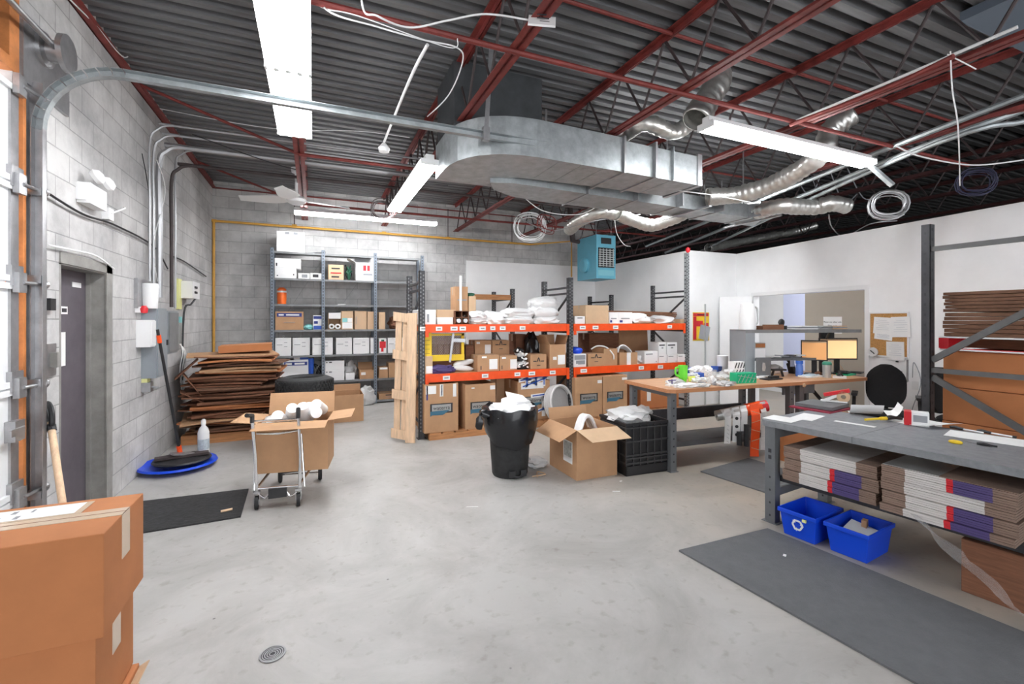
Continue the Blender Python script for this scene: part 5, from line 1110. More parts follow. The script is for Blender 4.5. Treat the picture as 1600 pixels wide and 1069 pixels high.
MB().tube(smoothpath([(-.06,-.2,.04),(.0,-.225,.03),(.05,-.2,.05)],4),.01,6).build('base_handle', M['black'], t)
o = thing('waste_paper', 'crumpled white packing foam heaped in the black bin', 'packing waste', (q.x, q.y, .62))
MB().blob((0,0,.05),(.46,.44,.16),14,.35,2.5).blob((.07,.03,.12),(.26,.3,.10),15,.3,1.5).build('waste', M['bagwhite'], o, smooth=True)
MB().quadslab((-.04,-.1,.08),(.2,-.12,.10),(.19,.1,.16),(-.0,.12,.21),.006).build('paper_sheet', M['paper'], o)
MB().blob((q.x+.36,q.y+.1,.05),(.22,.18,.1),16,.5).build('plastic_bag', M['poly'], label='small clear bag on the floor right of the black bin', cat='bag', smooth=True)
MB().tube(smoothpath([(q.x+.16,q.y-.2,.01),(q.x+.3,q.y-.22,.02),(q.x+.27,q.y-.1,.012),(q.x+.2,q.y-.24,.012)],5),.006,5).build('string_scrap', M['kraft_l'], label='loose string on the floor at the foot of the bin', cat='string')
# ================= OPEN CARTON AND CRATE =================
nc = Vector((2.40,3.93,0)); l = Vector((2.33,4.50,0)); ang = math.atan2(3.90-3.93, 2.87-2.40)
oc = open_carton('open brown carton on the floor holding white hose, between bin and crate', 2.39, 2.87, 3.93, 4.50, 0, .50, 'kraft', flaps=(55,None,None,None), fl=.24)
MB().quadslab((-.24,.285,.5),(-.24,-.285,.5),(-.24-.19,-.27,.5-.10),(-.24-.19,.25,.5-.10),.004).build('flap', M['kraft'], oc)
oc.children[1].data.transform(Matrix.Identity(4))
# reshape front flap to hang outward
fo = [c for c in oc.children if c.name.startswith('flap')][0]
bpy.data.objects.remove(fo)
MB().quadslab((-.24,-.285,.5),(.24,-.285,.5),(.30,-.285-.16,.5-.09),(-.16,-.285-.16,.5-.09),.004).build('flap', M['kraft_l'], oc)
MB().quadslab((.24,.285,.5),(-.24,.285,.5),(-.24,.285+.03,.5+.12),(.24,.285+.03,.5+.12),.004).build('flap', M['kraft'], oc)
MB().box(-.243,-.2405,-.2,-.02,.14,.36).build('label', M['paper'], oc)
MB().box(-.2445,-.243,-.19,-.04,.2,.35).build('label_print', mat('label_pic',(.45,.47,.45),.6,var=.5,scale=25), oc)
c_ = oc.location
for k in range(4):
    hose([(c_.x-.15+.012*k,c_.y-.16+.045*k,.36),(c_.x-.08+.02*k,c_.y-.10+.05*k,.47+.008*k),(c_.x+.03+.02*k,c_.y+.0+.05*k,.55-.004*k),(c_.x+.14+.01*k,c_.y+.06+.045*k,.53-.01*k),(c_.x+.20,c_.y+.05+.04*k,.40)], .024, ['nearest','second nearest','third nearest','fourth nearest','fifth nearest','furthest'][k]+' white hose loop arching out of the open floor carton')
t = thing('plastic_crate', 'black slatted plastic crate on the floor by the desk leg', 'crate', (3.19, 4.07, 0), R(-3))
a, b, h = .26, .24, .54
m = MB(); m.box(-a,a,-b,-b+.012,.0,h*.18).box(-a,a,-b+.012,-b+.02,.1,h-.02)
m.box(-a,a,b-.012,b,0,h).box(-a,-a+.012,-b,b,0,h).box(a-.012,a,-b,b,0,h).box(-a,a,-b,b,0,.012); m.build('shell', M['black'], t)
m = MB()
for z in (.12,.17,.2,.34,.48): m.box(-a-.006,a+.006,-b-.01,-b+.012,z,z+.014)
for i in range(7): m.box(-a+i*2*a/6-.006,-a+i*2*a/6+.006,-b-.004,-b+.012,.1,h)
for z in (.12,.2,.34,.48): m.box(-a-.01,-a+.0,-b,b,z,z+.014)
for i in range(5): m.box(-a-.005,-a,-b+i*2*b/4-.006,-b+i*2*b/4+.006,.1,h)
m.build('ribs', mat('crate_rib',(.05,.05,.052),.35), t); MB().box(-a-.015,a+.015,-b-.015,-b+.0,h-.025,h).box(-a-.015,a+.015,b,b+.015,h-.025,h).box(-a-.015,-a,-b,b,h-.025,h).box(a,a+.015,-b,b,h-.025,h).build('rim', M['black'], t)
MB().blob((3.14,4.10,.57),(.42,.40,.18),31,.35,2.6).build('plastic_bag', M['poly'], label='heap of clear plastic film filling the black crate', cat='bag', smooth=True)
MB().blob((3.43,4.22,.545),(.20,.2,.16),33,.35,2.6).build('plastic_bag', M['poly'], label='end of clear film roll sticking out behind the desk leg', cat='bag', smooth=True)
# drain, scraps, mats
q = at(426,1023,z=0); t = thing('floor_drain', 'round cast iron drain set in the concrete floor near the camera', 'drain', q)
MB().lathe([(0,.001),(.05,.001),(.05,.004),(0,.004)],28).build('plate', M['ink'], t)
m = MB()
for r_ in (.014,.024,.034,.044): m.lathe([(r_-.0025,.004),(r_-.0025,.0055),(r_+.0025,.0055),(r_+.0025,.004),(r_-.0025,.004)],28)
m.build('grate', M['steel'], t); MB().lathe([(.05,.0),(.058,.002),(.058,.006),(.05,.006),(.05,.0)],28).build('ring', M['steel'], t)
MB().prism([(2.31,2.46),(3.17,2.45),(3.32,1.1),(3.32,-.3),(2.40,-.3),(2.42,1.16)],0,.012).build('antifatigue_mat', M['mat_grey'], label='long grey ribbed rubber mat on the floor before the grey bench', cat='floor mat')
MB().prism([(3.72,3.65),(4.58,3.78),(4.60,2.95),(3.82,2.95)],0,.012).build('antifatigue_mat', M['mat_grey'], label='smaller grey rubber mat on the floor before the wooden desk', cat='floor mat')
for (u,v_,g,ll,m_,lb) in ((963,768,-25,.07,'white','white paper strip on the floor before the open carton'),(738,792,-20,.10,'paper','thin white zip tie on the floor left of the bin'),(970,752,20,.03,'paper','tiny white scrap on the floor by the carton corner'),(1226,868,30,.03,'paper','tiny white scrap on the grey rubber mat')):
    q = at(u,v_,z=.013 if u==1226 else .001); MB().obox((q.x,q.y,q.z+.001),(ll,.018 if ll<.09 else .006,.002),(0,0,R(g))).build('paper_scrap', M[m_], label=lb, cat='scrap')
# ================= WOODEN DESKS =================
TZ = .87; RZ = math.atan2(3.58-3.76, 6.34-3.42)
t = thing('wooden_desk', 'long wooden topped workbench with grey steel legs, cluttered with supplies', 'desk', (3.42, 3.76, 0), RZ)
LA = 1.84
MB().prism([(-.04,.0),(.02,-.05),(LA,-.05),(LA,.78),(-.04,.78)],TZ-.035,TZ).build('tabletop', M['desk_top'], t)
e_ = MB(); e_.prism([(.02,-.056),(LA,-.056),(LA,-.05),(.02,-.05)],TZ-.037,TZ+.001).prism([(-.045,0),(.018,-.056),(.02,-.05),(-.04,.0)],TZ-.037,TZ+.001).prism([(-.046,0),(-.04,0),(-.04,.78),(-.046,.78)],TZ-.037,TZ+.001).build('edge_band', M['desk_edge'], t)
for (x, y) in ((.04,.03),(.04,.72),(LA-.12,.03),(LA-.12,.72)):
    l_ = MB(); l_.box(x-.035,x+.035,y-.03,y+.03,.006,TZ-.04); l_.m=1
    for k in range(9): l_.box(x-.008,x+.008,y-.0315,y-.0301,.1+k*.08,.115+k*.08)
    l_.m=0; l_.box(x-.05,x+.05,y-.045,y+.045,0,.006).build('leg', [M['bench_grey'],M['ink']], t)
MB().box(.075,LA-.155,.70,.74,.36,.50).build('back_stringer', M['post_dark'], t)
MB().box(.04,.06,.06,.69,.36,.44).build('side_stringer', M['post_dark'], t)
MB().box(.08,LA-.16,.30,.69,.20,.22).box(.08,LA-.16,.29,.305,.16,.22).build('lower_shelf', M['bench_grey'], t)
for s in (0,1): MB().box((.02,LA-.14)[s],(.06,LA-.1)[s],.06,.69,TZ-.09,TZ-.036).build('top_bracket', M['bench_grey'], t)
DM = pmat(t)
def dk(x, y, z=TZ): return DM@Vector((x,y,z))
t2 = thing('wooden_desk', 'computer desk with wooden top and grey modesty panel joined to the workbench', 'desk', dk(LA,0,0), RZ)
LB = 1.12
MB().prism([(.004,-.05),(LB*.75,-.05),(LB,-.03),(LB+.02,.05),(LB+.02,.78),(.004,.78)],TZ-.035,TZ).build('tabletop', M['desk_top'], t2)
MB().prism([(.004,-.056),(LB*.75,-.056),(LB,-.036),(LB+.026,.05),(LB+.02,.05),(LB,-.03),(LB*.75,-.05),(.004,-.05)],TZ-.037,TZ+.001).build('edge_band', M['desk_edge'], t2)
for (x, y) in ((.04,.03),(.04,.72),(LB-.1,.72)): MB().box(x-.035,x+.035,y-.03,y+.03,0,TZ-.036).build('leg', M['bench_grey'], t2)
MB().box(.08,.62,.28,.30,.66,TZ-.036).build('modesty_panel', M['panelgrey'], t2)
m = MB(); m.bar((.72,.2,.5),(.72,.55,.83),.05,.02).box(.68,.76,.5,.56,.0,TZ-.036); m.build('support_bracket', M['black'], t2)
MB().blob(tuple(dk(LA,-.06,TZ-.04)),(.05,.02,.05),3,.3,3,2,False).build('tape_patch', M['kraft_l'], label='tan tape patch joining the two desk edges', cat='tape')
# steel shelf rack standing on the desk
q = dk(1.60,.60); sr = math.atan2(4.12-4.55, 6.7-5.15)
t3 = thing('desk_shelf', 'grey steel two tier shelf standing on the desks before the doorway', 'shelf', (5.12,4.48,TZ), sr)
sl = 1.66
MB().box(0,.02,-.28,.05,0,.585).box(0,.13,.03,.05,0,.585).box(.0,.13,-.283,-.28,0,.585).build('end_panel', M['panelgrey'], t3)
MB().box(-.0,sl,-.28,.05,.575,.595).box(0,sl,-.285,-.28,.555,.597).build('top_shelf', M['shelf_grey'], t3)
MB().box(.13,sl*.72,-.2,.05,.205,.22).box(.13,sl*.72,-.205,-.2,.19,.222).build('lower_shelf', M['bench_grey'], t3)
MB().bar((1.25,-.22,.56),(1.33,.0,.36),.02,.02).box(1.32,1.36,.0,.04,0,.575).box(1.36,1.55,.03,.04,.2,.575).build('bracket', M['black'], t3)
MB().box(.62,.68,-.29,-.285,.12,.2).build('price_tag', M['silver'], t3)
S3 = pmat(t3)
def s3(x,y,z): return S3@Vector((x,y,z))
q = s3(.14,-.12,.595); t = thing('plastic_jug', 'large white water jug on the left end of the top shelf', 'jug', q)
MB().lathe([(0,0),(.10,0),(.105,.02),(.085,.32),(.078,.34),(0,.34)],28).build('body', M['white'], t, smooth=30); MB().tube(smoothpath([(.09,-.02,.06),(.14,-.04,.1),(.13,-.04,.27),(.08,-.02,.30)],5),.012,8).build('handle', M['silver'], t, smooth=True)
q = s3(.46,-.1,.595); t = thing('wooden_tray', 'dark reddish brown tray on the top shelf right of the jug', 'tray', q, sr); MB().box(-.15,.15,-.09,.09,0,.05).box(-.15,.15,-.09,-.08,.05,.065).build('body', M['kraft_d'], t)
q = s3(.66,-.08,.595); t = thing('tape_dispenser', 'black tape dispenser on the top shelf beside the tray', 'dispenser', q); MB().prism([(-.07,-.03),(.07,-.03),(.07,.03),(-.07,.03)],0,.05).blob((0,0,.09),(.1,.05,.1),3,.15,2,2,False).build('body', M['black'], t, smooth=True)
for k,(x_,w_,m_,lb) in enumerate(((.95,.34,'paper','white papers spread on the middle of the top shelf'),(1.22,.26,'silver','grey folder stack on the right of the top shelf'),(1.42,.24,'kraft_l','open notebook at the right end of the top shelf'))):
    q = s3(x_,-.12,.597); t = thing('paper_stack', lb, 'papers', q, sr+.1*k)
    for j in range(3): MB().obox((.02*j-.02,.01*j,.008+.016*j),(w_,.2,.012),(0,0,.12*j)).build('sheet', M[m_ if j!=1 else 'greyink'], t)
q = s3(.24,-.08,.222); t = thing('storage_box', 'grey lidded box with orange card inside on the lower shelf', 'box', q, sr); MB().box(-.12,.12,-.09,.09,0,.13).build('body', M['lampwhite'], t); MB().box(-.12,.12,-.092,-.0,.135,.2).build('top_box', M['silver'], t); MB().box(-.02,.11,-.095,-.092,.14,.19).build('card', M['kraft_o'], t); MB().box(-.11,-.07,-.093,-.09,.04,.09).build('label', M['ink'], t)
q = s3(.6,-.1,.222); t = thing('office_clutter', 'grey staplers and papers lying on the lower shelf', 'clutter', q, sr)
for k in range(5): MB().obox((-.2+.13*k,.01*(k%2),.012+.004*k),(.16,.12,.016),(0,R(3*(k%3)),.2*k)).build('item', M[['silver','paper','greyink','black','silver'][k]], t)
q = s3(.18,-.37,0); t = thing('picture_card', 'dark grey picture card propped before the shelf end panel', 'card', q, sr); MB().box(-.1,.1,-.01,.0,0,.25).build('board', M['bench_grey'], t); MB().blob((.0,-.014,.13),(.05,.008,.12),4,.4,3,2,False).build('figure', M['silver'], t)
q = s3(.40,-.34,0); t = thing('desk_stand', 'black angled document stand on the desk behind the phone', 'stand', q, sr); MB().box(-.09,.09,-.05,.05,.08,.1).bar((-.08,0,0),(-.05,0,.09),.02).bar((.08,0,0),(.05,0,.09),.02).build('stand', M['black'], t)
# monitors
def monitor(c, yaw, w_, h_, lb, m_, leg=True):
    t = thing('computer_monitor', lb, 'monitor', (c.x,c.y,TZ), yaw); z0 = c.z-TZ
    MB().box(-w_/2,w_/2,0,.02,z0,z0+h_).build('bezel', M['black'], t)
    s_ = MB().box(-w_/2+.014,w_/2-.014,-.003,0,z0+.016,z0+h_-.014).build('screen', M[m_], t)
    MB().box(-w_/2+.014,w_/2-.014,-.0045,-.003,z0+h_*.88,z0+h_-.014).build('toolbar', M['kraft_l'], s_)
    MB().box(-.03,.03,.02,.05,.015,z0+h_*.5).box(-.11,.11,-.06,.1,0,.015).build('stand', M['black'], t); return t
c = at(1310,568,y=3.95); facing = math.atan2(-c.y,-c.x)+R(90)
monitor(Vector((c.x,c.y,at(1310,562,y=3.95).z)), RZ-R(22), .50*1.0, .29, 'wide computer monitor with lit pale orange screen on the computer desk', 'screen')
c = at(1272,565,y=4.02); monitor(Vector((c.x,c.y,at(1272,564,y=4.0).z)), RZ-R(55), .30, .27, 'smaller angled monitor with orange picture left of the wide monitor', 'screen2')
# items on the computer desk
def onz(u, v_, z=TZ): return at(u, v_, z=z)
q = onz(1249,588); t = thing('water_bottle', 'blue translucent water bottle on the computer desk', 'bottle', q); MB().lathe([(0,0),(.042,0),(.045,.02),(.042,.13),(.034,.15),(.034,.16),(0,.16)],20).build('body', mat('bottle_body_blue',(.12,.25,.72),.15,alpha=.85), t, smooth=True); MB().lathe([(0,.16),(.042,.16),(.042,.2),(0,.2)],20).build('lid', M['bottle_blue'], t, smooth=30)
q = onz(1292,590); t = thing('travel_mug', 'steel travel mug with green lid on the computer desk', 'mug', q); MB().lathe([(0,0),(.045,0),(.05,.16),(0,.16)],22).build('body', M['silver'], t, smooth=30); MB().lathe([(0,.16),(.053,.16),(.053,.18),(.04,.2),(0,.2)],22).build('lid', mat('mug_green',(.05,.3,.2),.4), t, smooth=30)
q = onz(1235,584); t = thing('desk_phone', 'black phone handset upright on its cradle left of the blue bottle', 'phone', q); MB().obox((.02,0,.07),(.05,.08,.15),(0,R(-20),0)).build('base', M['black'], t); MB().tube(smoothpath([(-.10,0,.2),(-.05,0,.19),(0,0,.13),(.03,0,.05)],5),.022,8).build('handset', M['black'], t, smooth=True)
for k,(u,v_,w_,m_,lb) in enumerate(((1268,589,.3,'paper','white papers between the blue bottle and the mug'),(1322,586,.22,'green','green notebook under black gadgets on the computer desk'),(1338,583,.16,'black','black phone lying near the right end of the computer desk'),(1312,590,.2,'white','white cable and mouse clutter right of the mug'))):
    q = onz(u,v_); t = thing('desk_item', lb, 'desk item', q, RZ+.2*k); MB().box(-w_/2,w_/2,-.07,.07,0,.018).build('body', M[m_], t)
    if k==1: MB().obox((0,.02,.035),(.2,.1,.03),(0,R(8),.2)).build('gadget', M['black'], t)
    if k==3: MB().tube(smoothpath([(-.12,-.03,.04),(-.05,0,.06),(.02,.02,.03),(.08,-.02,.03)],5),.012,6).build('cord', M['black'], t)
    if k==0: MB().obox((.0,.01,.024),(.22,.12,.01),(0,0,.3)).build('top_sheet', mat('blue_sheet',(.6,.75,.85),.6), t)
q = onz(1278,588); MB().blob((q.x,q.y,TZ+.035),(.1,.06,.07),8,.4,3,2).build('brown_figurine', M['kraft_d'], label='small brown figurine left of the travel mug', cat='figurine', smooth=True)
t = thing('cable_fan', 'light cables fanned out under the wide monitor', 'cable', onz(1310,580))
for k in range(4): MB().tube(smoothpath([(-.05+.03*k,.05,.14),(-.08+.05*k,.0,.05),(-.1+.06*k,-.02,.008)],5),.006,5).build('wire', M['kraft_l'], t)
# clutter on the workbench
for k,(u,v_,w_,d_,h_,m_,lb) in enumerate(((1067,583,.10,.05,.19,'lime','bright green plastic pitcher on the left of the workbench'),)):
    q = onz(u,598); t = thing('green_pitcher', lb, 'pitcher', q, RZ)
    MB().lathe([(0,0),(.035,0),(.052,.06),(.056,.20),(.050,.20),(.03,.03)],6).build('body', M['lime'], t); MB().tube(smoothpath([(-.05,0,.18),(-.10,0,.17),(-.10,0,.10),(-.05,0,.07)],5),.011,6).build('handle', M['lime'], t, smooth=True)
q = onz(1161,598); t = thing('green_box', 'teal green patterned tissue box on the front of the workbench', 'box', q, RZ-.1); MB().box(-.13,.13,-.06,.06,0,.115).build('body', M['green'], t)
m = MB()
for k in range(5): m.bar((-.12+.05*k,-.062,.01),(-.07+.05*k,-.062,.1),.003,.006)
m.bar((-.12,-.062,.09),(.12,-.062,.05),.003,.005); m.build('pattern', M['silver'], t)
q = onz(1153,588); t = thing('patterned_mug', 'white cup box with black diagonal stripes behind the green box', 'box', q, RZ); MB().box(-.11,.08,-.05,.05,0,.19).build('body', M['white'], t)
m = MB()
for i in range(4): m.bar((-.10+.045*i,-.052,.11),(-.07+.045*i,-.052,.18),.003,.014)
for i in range(3): m.bar((-.09+.05*i,-.052,.03),(-.06+.05*i,-.052,.09),.003,.014)
m.build('stripes', M['ink'], t)
q = onz(1112,601); t = thing('glass_jar', 'clear glass jar of white parts on the front of the workbench', 'jar', q); MB().lathe([(.05,0),(.055,.01),(.055,.16),(.052,.165),(.048,.16),(.048,.012)],22).build('glass', M['film'], t, smooth=True); MB().blob((0,0,.05),(.085,.085,.1),4,.4).build('contents', M['paper'], t, smooth=True)
for k,(u,v_,w_,h_,m_,lb) in enumerate(((1090,585,.24,.13,'bagwhite','white bag with logo among the blue packs on the workbench'),(1103,588,.12,.16,'bagwhite','tall white bag right of the logo bag'),(1082,592,.12,.09,'poly','clear bag behind the green pitcher'),(1095,596,.2,.06,'bagwhite','flat white bag at the middle of the workbench front'),(1128,594,.16,.09,'poly','clear bag of parts right of the glass jar'),(1140,588,.14,.11,'poly','clear bag before the striped cup box'),(1055,600,.2,.07,'poly','clear parts bag at the left end of the workbench'),(1073,604,.26,.05,'bagwhite','crumpled white bag at the near corner of the workbench'),(1132,602,.16,.06,'poly','small clear bag left of the green box'),(1096,603,.18,.04,'poly','thin clear bag along the workbench edge'))):
    q = onz(u,v_+1); MB().blob((q.x,q.y,TZ+h_/2),(w_,.14,h_),80+k,.45,2.8).build('parts_bag', M[m_], label=lb, cat='bag', smooth=True)
for k,(u,v_,g,lb) in enumerate(((1078,585,10,'royal blue pack left of the white logo bag'),(1086,592,-15,'small royal blue pack below the white logo bag'),(1120,580,25,'blue folder tilted at the back of the workbench'))):
    q = onz(u,v_); t = thing('blue_pack', lb, 'pack', q, R(g)); MB().obox((0,0,.045),(.18,.10,.05),(0,R(-12+8*k),0)).box(-.08,.08,-.04,.04,0,.02).build('pack', M['royal'], t)
    if k==1: MB().lathe([(0,0),(.03,0),(.03,.005),(0,.005)],16,(-.02,-.056,.05),Matrix.Rotation(R(90),4,'X')).build('round_label', M['white'], t)
q = onz(1081,596); t = thing('yellow_note', 'pale yellow label sheet before the blue packs', 'label', q, RZ); MB().obox((0,0,.03),(.1,.01,.06),(R(-20),0,0)).build('sheet', mat('yellow_note_m',(.85,.9,.15),.6), t)
q = onz(1050,603); t = thing('parts_tray', 'small blue printed tray at the left corner of the workbench', 'tray', q, RZ); MB().box(-.06,.06,-.04,.04,0,.02).build('tray', M['paper'], t); MB().tube([(0,0,.02),(0,0,.07)],.006,6).tube([(-.05,0,.06),(.05,0,.06)],.006,6).build('fitting', M['purple'], t)
q = at(1133,578,y=4.35); t = thing('white_canister', 'white paper canister standing at the back of the workbench', 'canister', onz(1129,579)); MB().lathe([(0,0),(.075,0),(.075,.21),(.07,.215),(0,.215)],24).build('body', M['white'], t, smooth=30)
t = thing('metal_tray', 'grey metal tray behind the striped cup box', 'tray', onz(1146,579), RZ); MB().box(-.12,.12,-.06,.06,0,.07).build('tray', M['steel'], t)
t = thing('black_tape_gun', 'black flat tray with papers right of the green box', 'tray', onz(1205,593), RZ+.1); MB().box(-.13,.13,-.06,.06,0,.014).box(-.02,.12,-.02,.03,.014,.04).build('tray', M['black'], t)
t = thing('paper_stack', 'white sheets spread on the workbench right of the green box', 'papers', onz(1187,590), RZ)
for j in range(4): MB().obox((-.1+.07*j,.02*j,.004+.006*j),(.25,.16,.004),(0,0,.2*j)).build('sheet', M['paper'], t)
t = thing('bagged_fan', 'round grey-white wrapped part on the desk before the black stand', 'part', onz(1208,584), 0); MB().blob((0,0,.07),(.26,.14,.14),9,.12,2,3).build('body', M['lampwhite'], t, smooth=True); MB().lathe([(0,0),(.03,0),(.03,.02),(0,.02)],14,(.04,-.07,.07),Matrix.Rotation(R(90),4,'X')).build('hub', M['silver'], t)
m_ = ['paper','silver','greyink','white']
rnd = random.Random(21)
for k in range(16):
    x_, y_ = rnd.uniform(.12,1.2), rnd.uniform(.04,.5); q = dk(x_,y_); w_ = rnd.uniform(.03,.08)
    MB().obox((q.x,q.y,TZ+.011),(w_,w_*.7,.02),(0,0,rnd.uniform(0,3))).build('small_part', M[m_[k%4]], label='small white or grey part scattered among the bags on the workbench', cat='part', group='small parts scattered on the workbench')
# rolls draped below the desk
A_, B_ = at(1119,650,y=3.86), at(1198,634,y=3.60); ax = (B_-A_)
t = thing('ribbon_roll', 'roll of white perforated and orange banner strip hanging below the desk edge', 'roll', (A_+B_)/2)
MB().tube([A_-ax*.02, A_+ax*1.0], .02, 10).build('rod', M['steel'], t, w=True)
segs = [(0,.1,.058,'silver'),(.1,.33,.06,'paper'),(.33,.58,.064,'bundle'),(.58,.88,.068,'orange'),(.88,1.0,.062,'red')]
for f0,f1,r_,mm in segs: MB().tube([A_+ax*f0, A_+ax*f1], r_, 20).build('roll_section', M[mm], t, w=True, smooth=30)
MB().tube([A_+ax*1.0, A_+ax*1.01], .03, 16).build('end_cap', M['white'], t, w=True)
out = Vector((-ax.y, ax.x, 0)).normalized(); out = -out if out.dot(Vector((0,-1,0))) < 0 else out
def strip(f0, f1, zb_, mm, name='hanging_strip', off=.0, wav=.01, nm=None):
    n = 10; P0, P1 = A_+ax*f0, A_+ax*f1; vs = []
    for i in range(n+1):
        k = i/n; z_ = P0.z+.066-(P0.z+.066-zb_)*k; o_ = out*(.072+off+wav*math.sin(k*5) - (.0 if k > .1 else .03))
        for P in (P0, P1): vs.append((P.x+o_.x, P.y+o_.y, z_+(P.z-P0.z)*(1-k)))
    vs += [(x+out.x*.004, y+out.y*.004, z) for x,y,z in vs]; m2 = 2*(n+1)
    fs = []
    for i in range(n):
        a_ = i*2; fs += [(a_,a_+1,a_+3,a_+2),(a_+m2,a_+2+m2,a_+3+m2,a_+1+m2),(a_,a_+2,a_+2+m2,a_+m2),(a_+1,a_+1+m2,a_+3+m2,a_+3)]
    fs += [(0,m2,m2+1,1),(2*n,2*n+1,2*n+1+m2,2*n+m2)]
    o = MB().add(vs, fs).build(name, M[mm], t, w=True); return P0, P1
P0,P1 = strip(.12,.24,.22,'paper'); 
d_ = MB()
for k in range(7): d_.obox(tuple((P0+P1)/2+out*.082+Vector((0,0,-.02-.045*k))),(.03,.004,.006),(0,R(35),math.atan2(ax.y,ax.x)))
d_.build('perforations', M['silver'], t, w=True)
P0,P1 = strip(.28,.42,.24,'paper'); d_ = MB()
for k in range(3): d_.lathe([(0,0),(.018,0),(.018,.004),(0,.004)],12,tuple((P0+P1)/2+out*.083+Vector((0,0,-.05-.09*k))),Matrix.Rotation(math.atan2(out.y,out.x),4,'Z')@Matrix.Rotation(R(90),4,'Y'))
d_.build('round_holes', M['black'], t, w=True)
strip(.44,.56,.36,'paper'); 
P0,P1 = strip(.62,.79,.085,'orange',off=.015,wav=.02); strip(.83,.93,.16,'bundle',off=.0)
d_ = MB()
for k in range(5): d_.obox(tuple((P0+P1)/2+out*.11+Vector((0,0,-.02-.1*k))),(.1,.004,.005),(0,R(-20 if k%2 else 15),math.atan2(ax.y,ax.x)))
d_.build('strip_seam', M['kraft_l'], t, w=True)
for f, z0_, z1_ in ((.40,.21,.36),(.54,.20,.44)):
    P = A_+ax*f+out*.085; MB().tube([(P.x,P.y,z0_),(P.x,P.y,z1_)], .028, 12).build('black_sleeve', M['black'], t, w=True, smooth=30)
carton('big orange-brown carton under the desk behind the orange strip', 4.86, 5.42, 3.20, 3.62, 0, .50, 'kraft_o', tape=False)
carton('second orange-brown carton under the computer desk', 5.46, 5.82, 3.40, 3.8, 0, .50, 'kraft_o', tape=False)
# ================= OFFICE CHAIRS =================
def chair(loc, rz, lb):
    t = thing('office_chair', lb, 'chair', loc, rz)
    m = MB(); n = 9
    pts = []
    for i in range(15):
        z_ = i/14; w_ = .20*(1-abs(2*z_-.95)**3.2*.62) ; pts.append((w_, .52+.52*z_, .05*math.sin(z_*3.1)))
    vs = []; K = 9
    for w_, z_, b_ in pts:
        for s in (0,1):
            for j in range(K):
                f = -1+2*j/(K-1); vs.append((f*w_, .24+b_+.03*f*f*-1+ (.045*(1-f*f)+.012)*(1 if s else -1), z_))
    fs = []
    for i in range(14):
        for j in range(K-1):
            a0 = i*2*K+j; b0 = a0+2*K; fs += [(a0,a0+1,b0+1,b0),(a0+K,b0+K,b0+K+1,a0+K+1)]
        a0 = i*2*K; b0 = a0+2*K; fs += [(a0,b0,b0+K,a0+K),(a0+K-1,a0+2*K-1,b0+2*K-1,b0+K-1)]
    fs += [tuple(range(K))+tuple(reversed(range(K,2*K))), tuple(14*2*K+j for j in reversed(range(K)))+tuple(14*2*K+K+j for j in range(K))]
    m.add(vs, fs).build('backrest', M['fabric'], t, smooth=50)
    MB().blob((0,0,.47),(.50,.48,.10),2,.02,1,3,False).build('seat', M['fabric'], t, smooth=True)
    MB().tube([(0,0,.1),(0,0,.42)],.028,12).build('gas_lift', M['black'], t)
    MB().tube(smoothpath([(0,.1,.41),(0,.28,.42),(0,.33,.6),(0,.31,.75)],4),.025,8).build('back_support', M['black'], t, smooth=True)
    b_ = MB()
    for k in range(5):
        g = 2*math.pi*k/5; b_.bar((0,0,.10),(.30*math.cos(g),.30*math.sin(g),.075),.045,.03)
    b_.build('base', M['black'], t)
    for k in range(5):
        g = 2*math.pi*k/5; MB().lathe([(0,-.02),(.028,-.02),(.028,.02),(0,.02)],14,(.30*math.cos(g),.30*math.sin(g),.028),Matrix.Rotation(g,4,'Z')@Matrix.Rotation(R(90),4,'X')).build('castor', M['black'], t)
    for s in (-1,1): MB().tube(smoothpath([(s*.18,.05,.42),(s*.30,.05,.44),(s*.31,.06,.62),(s*.30,.0,.68),(s*.30,-.14,.68)],5),.02,8).bar((s*.30,.10,.69),(s*.30,-.16,.69),.06,.03).build('armrest', M['black'], t, smooth=40)
    return t
chair(Vector((6.30,3.30,0)), R(-62), 'black office chair with its padded back turned to the wall, by the computer desk')
q = at(1441,600,y=2.75); chair(Vector((6.70,2.72,0)), R(6), 'second black office chair mostly hidden behind the right rack post')
# ================= RIGHT WALL ITEMS =================
def wthing(name, label, cat, u0, u1, vt, vb, dep=.01):
    s0_, k0 = wall_s(u0); s1_, k1 = wall_s(u1); um = (u0+u1)/2; _, zt_ = wall_z(um, vt); _, zb_ = wall_z(um, vb)
    c = wall_pt((s0_+s1_)/2); t = thing(name, label, cat, (c.x,c.y,zb_), math.atan2(-dW.y,-dW.x)+math.pi)
    return t, abs(s1_-s0_)/2, zt_-zb_      # local +x runs towards the camera, -y... off the wall
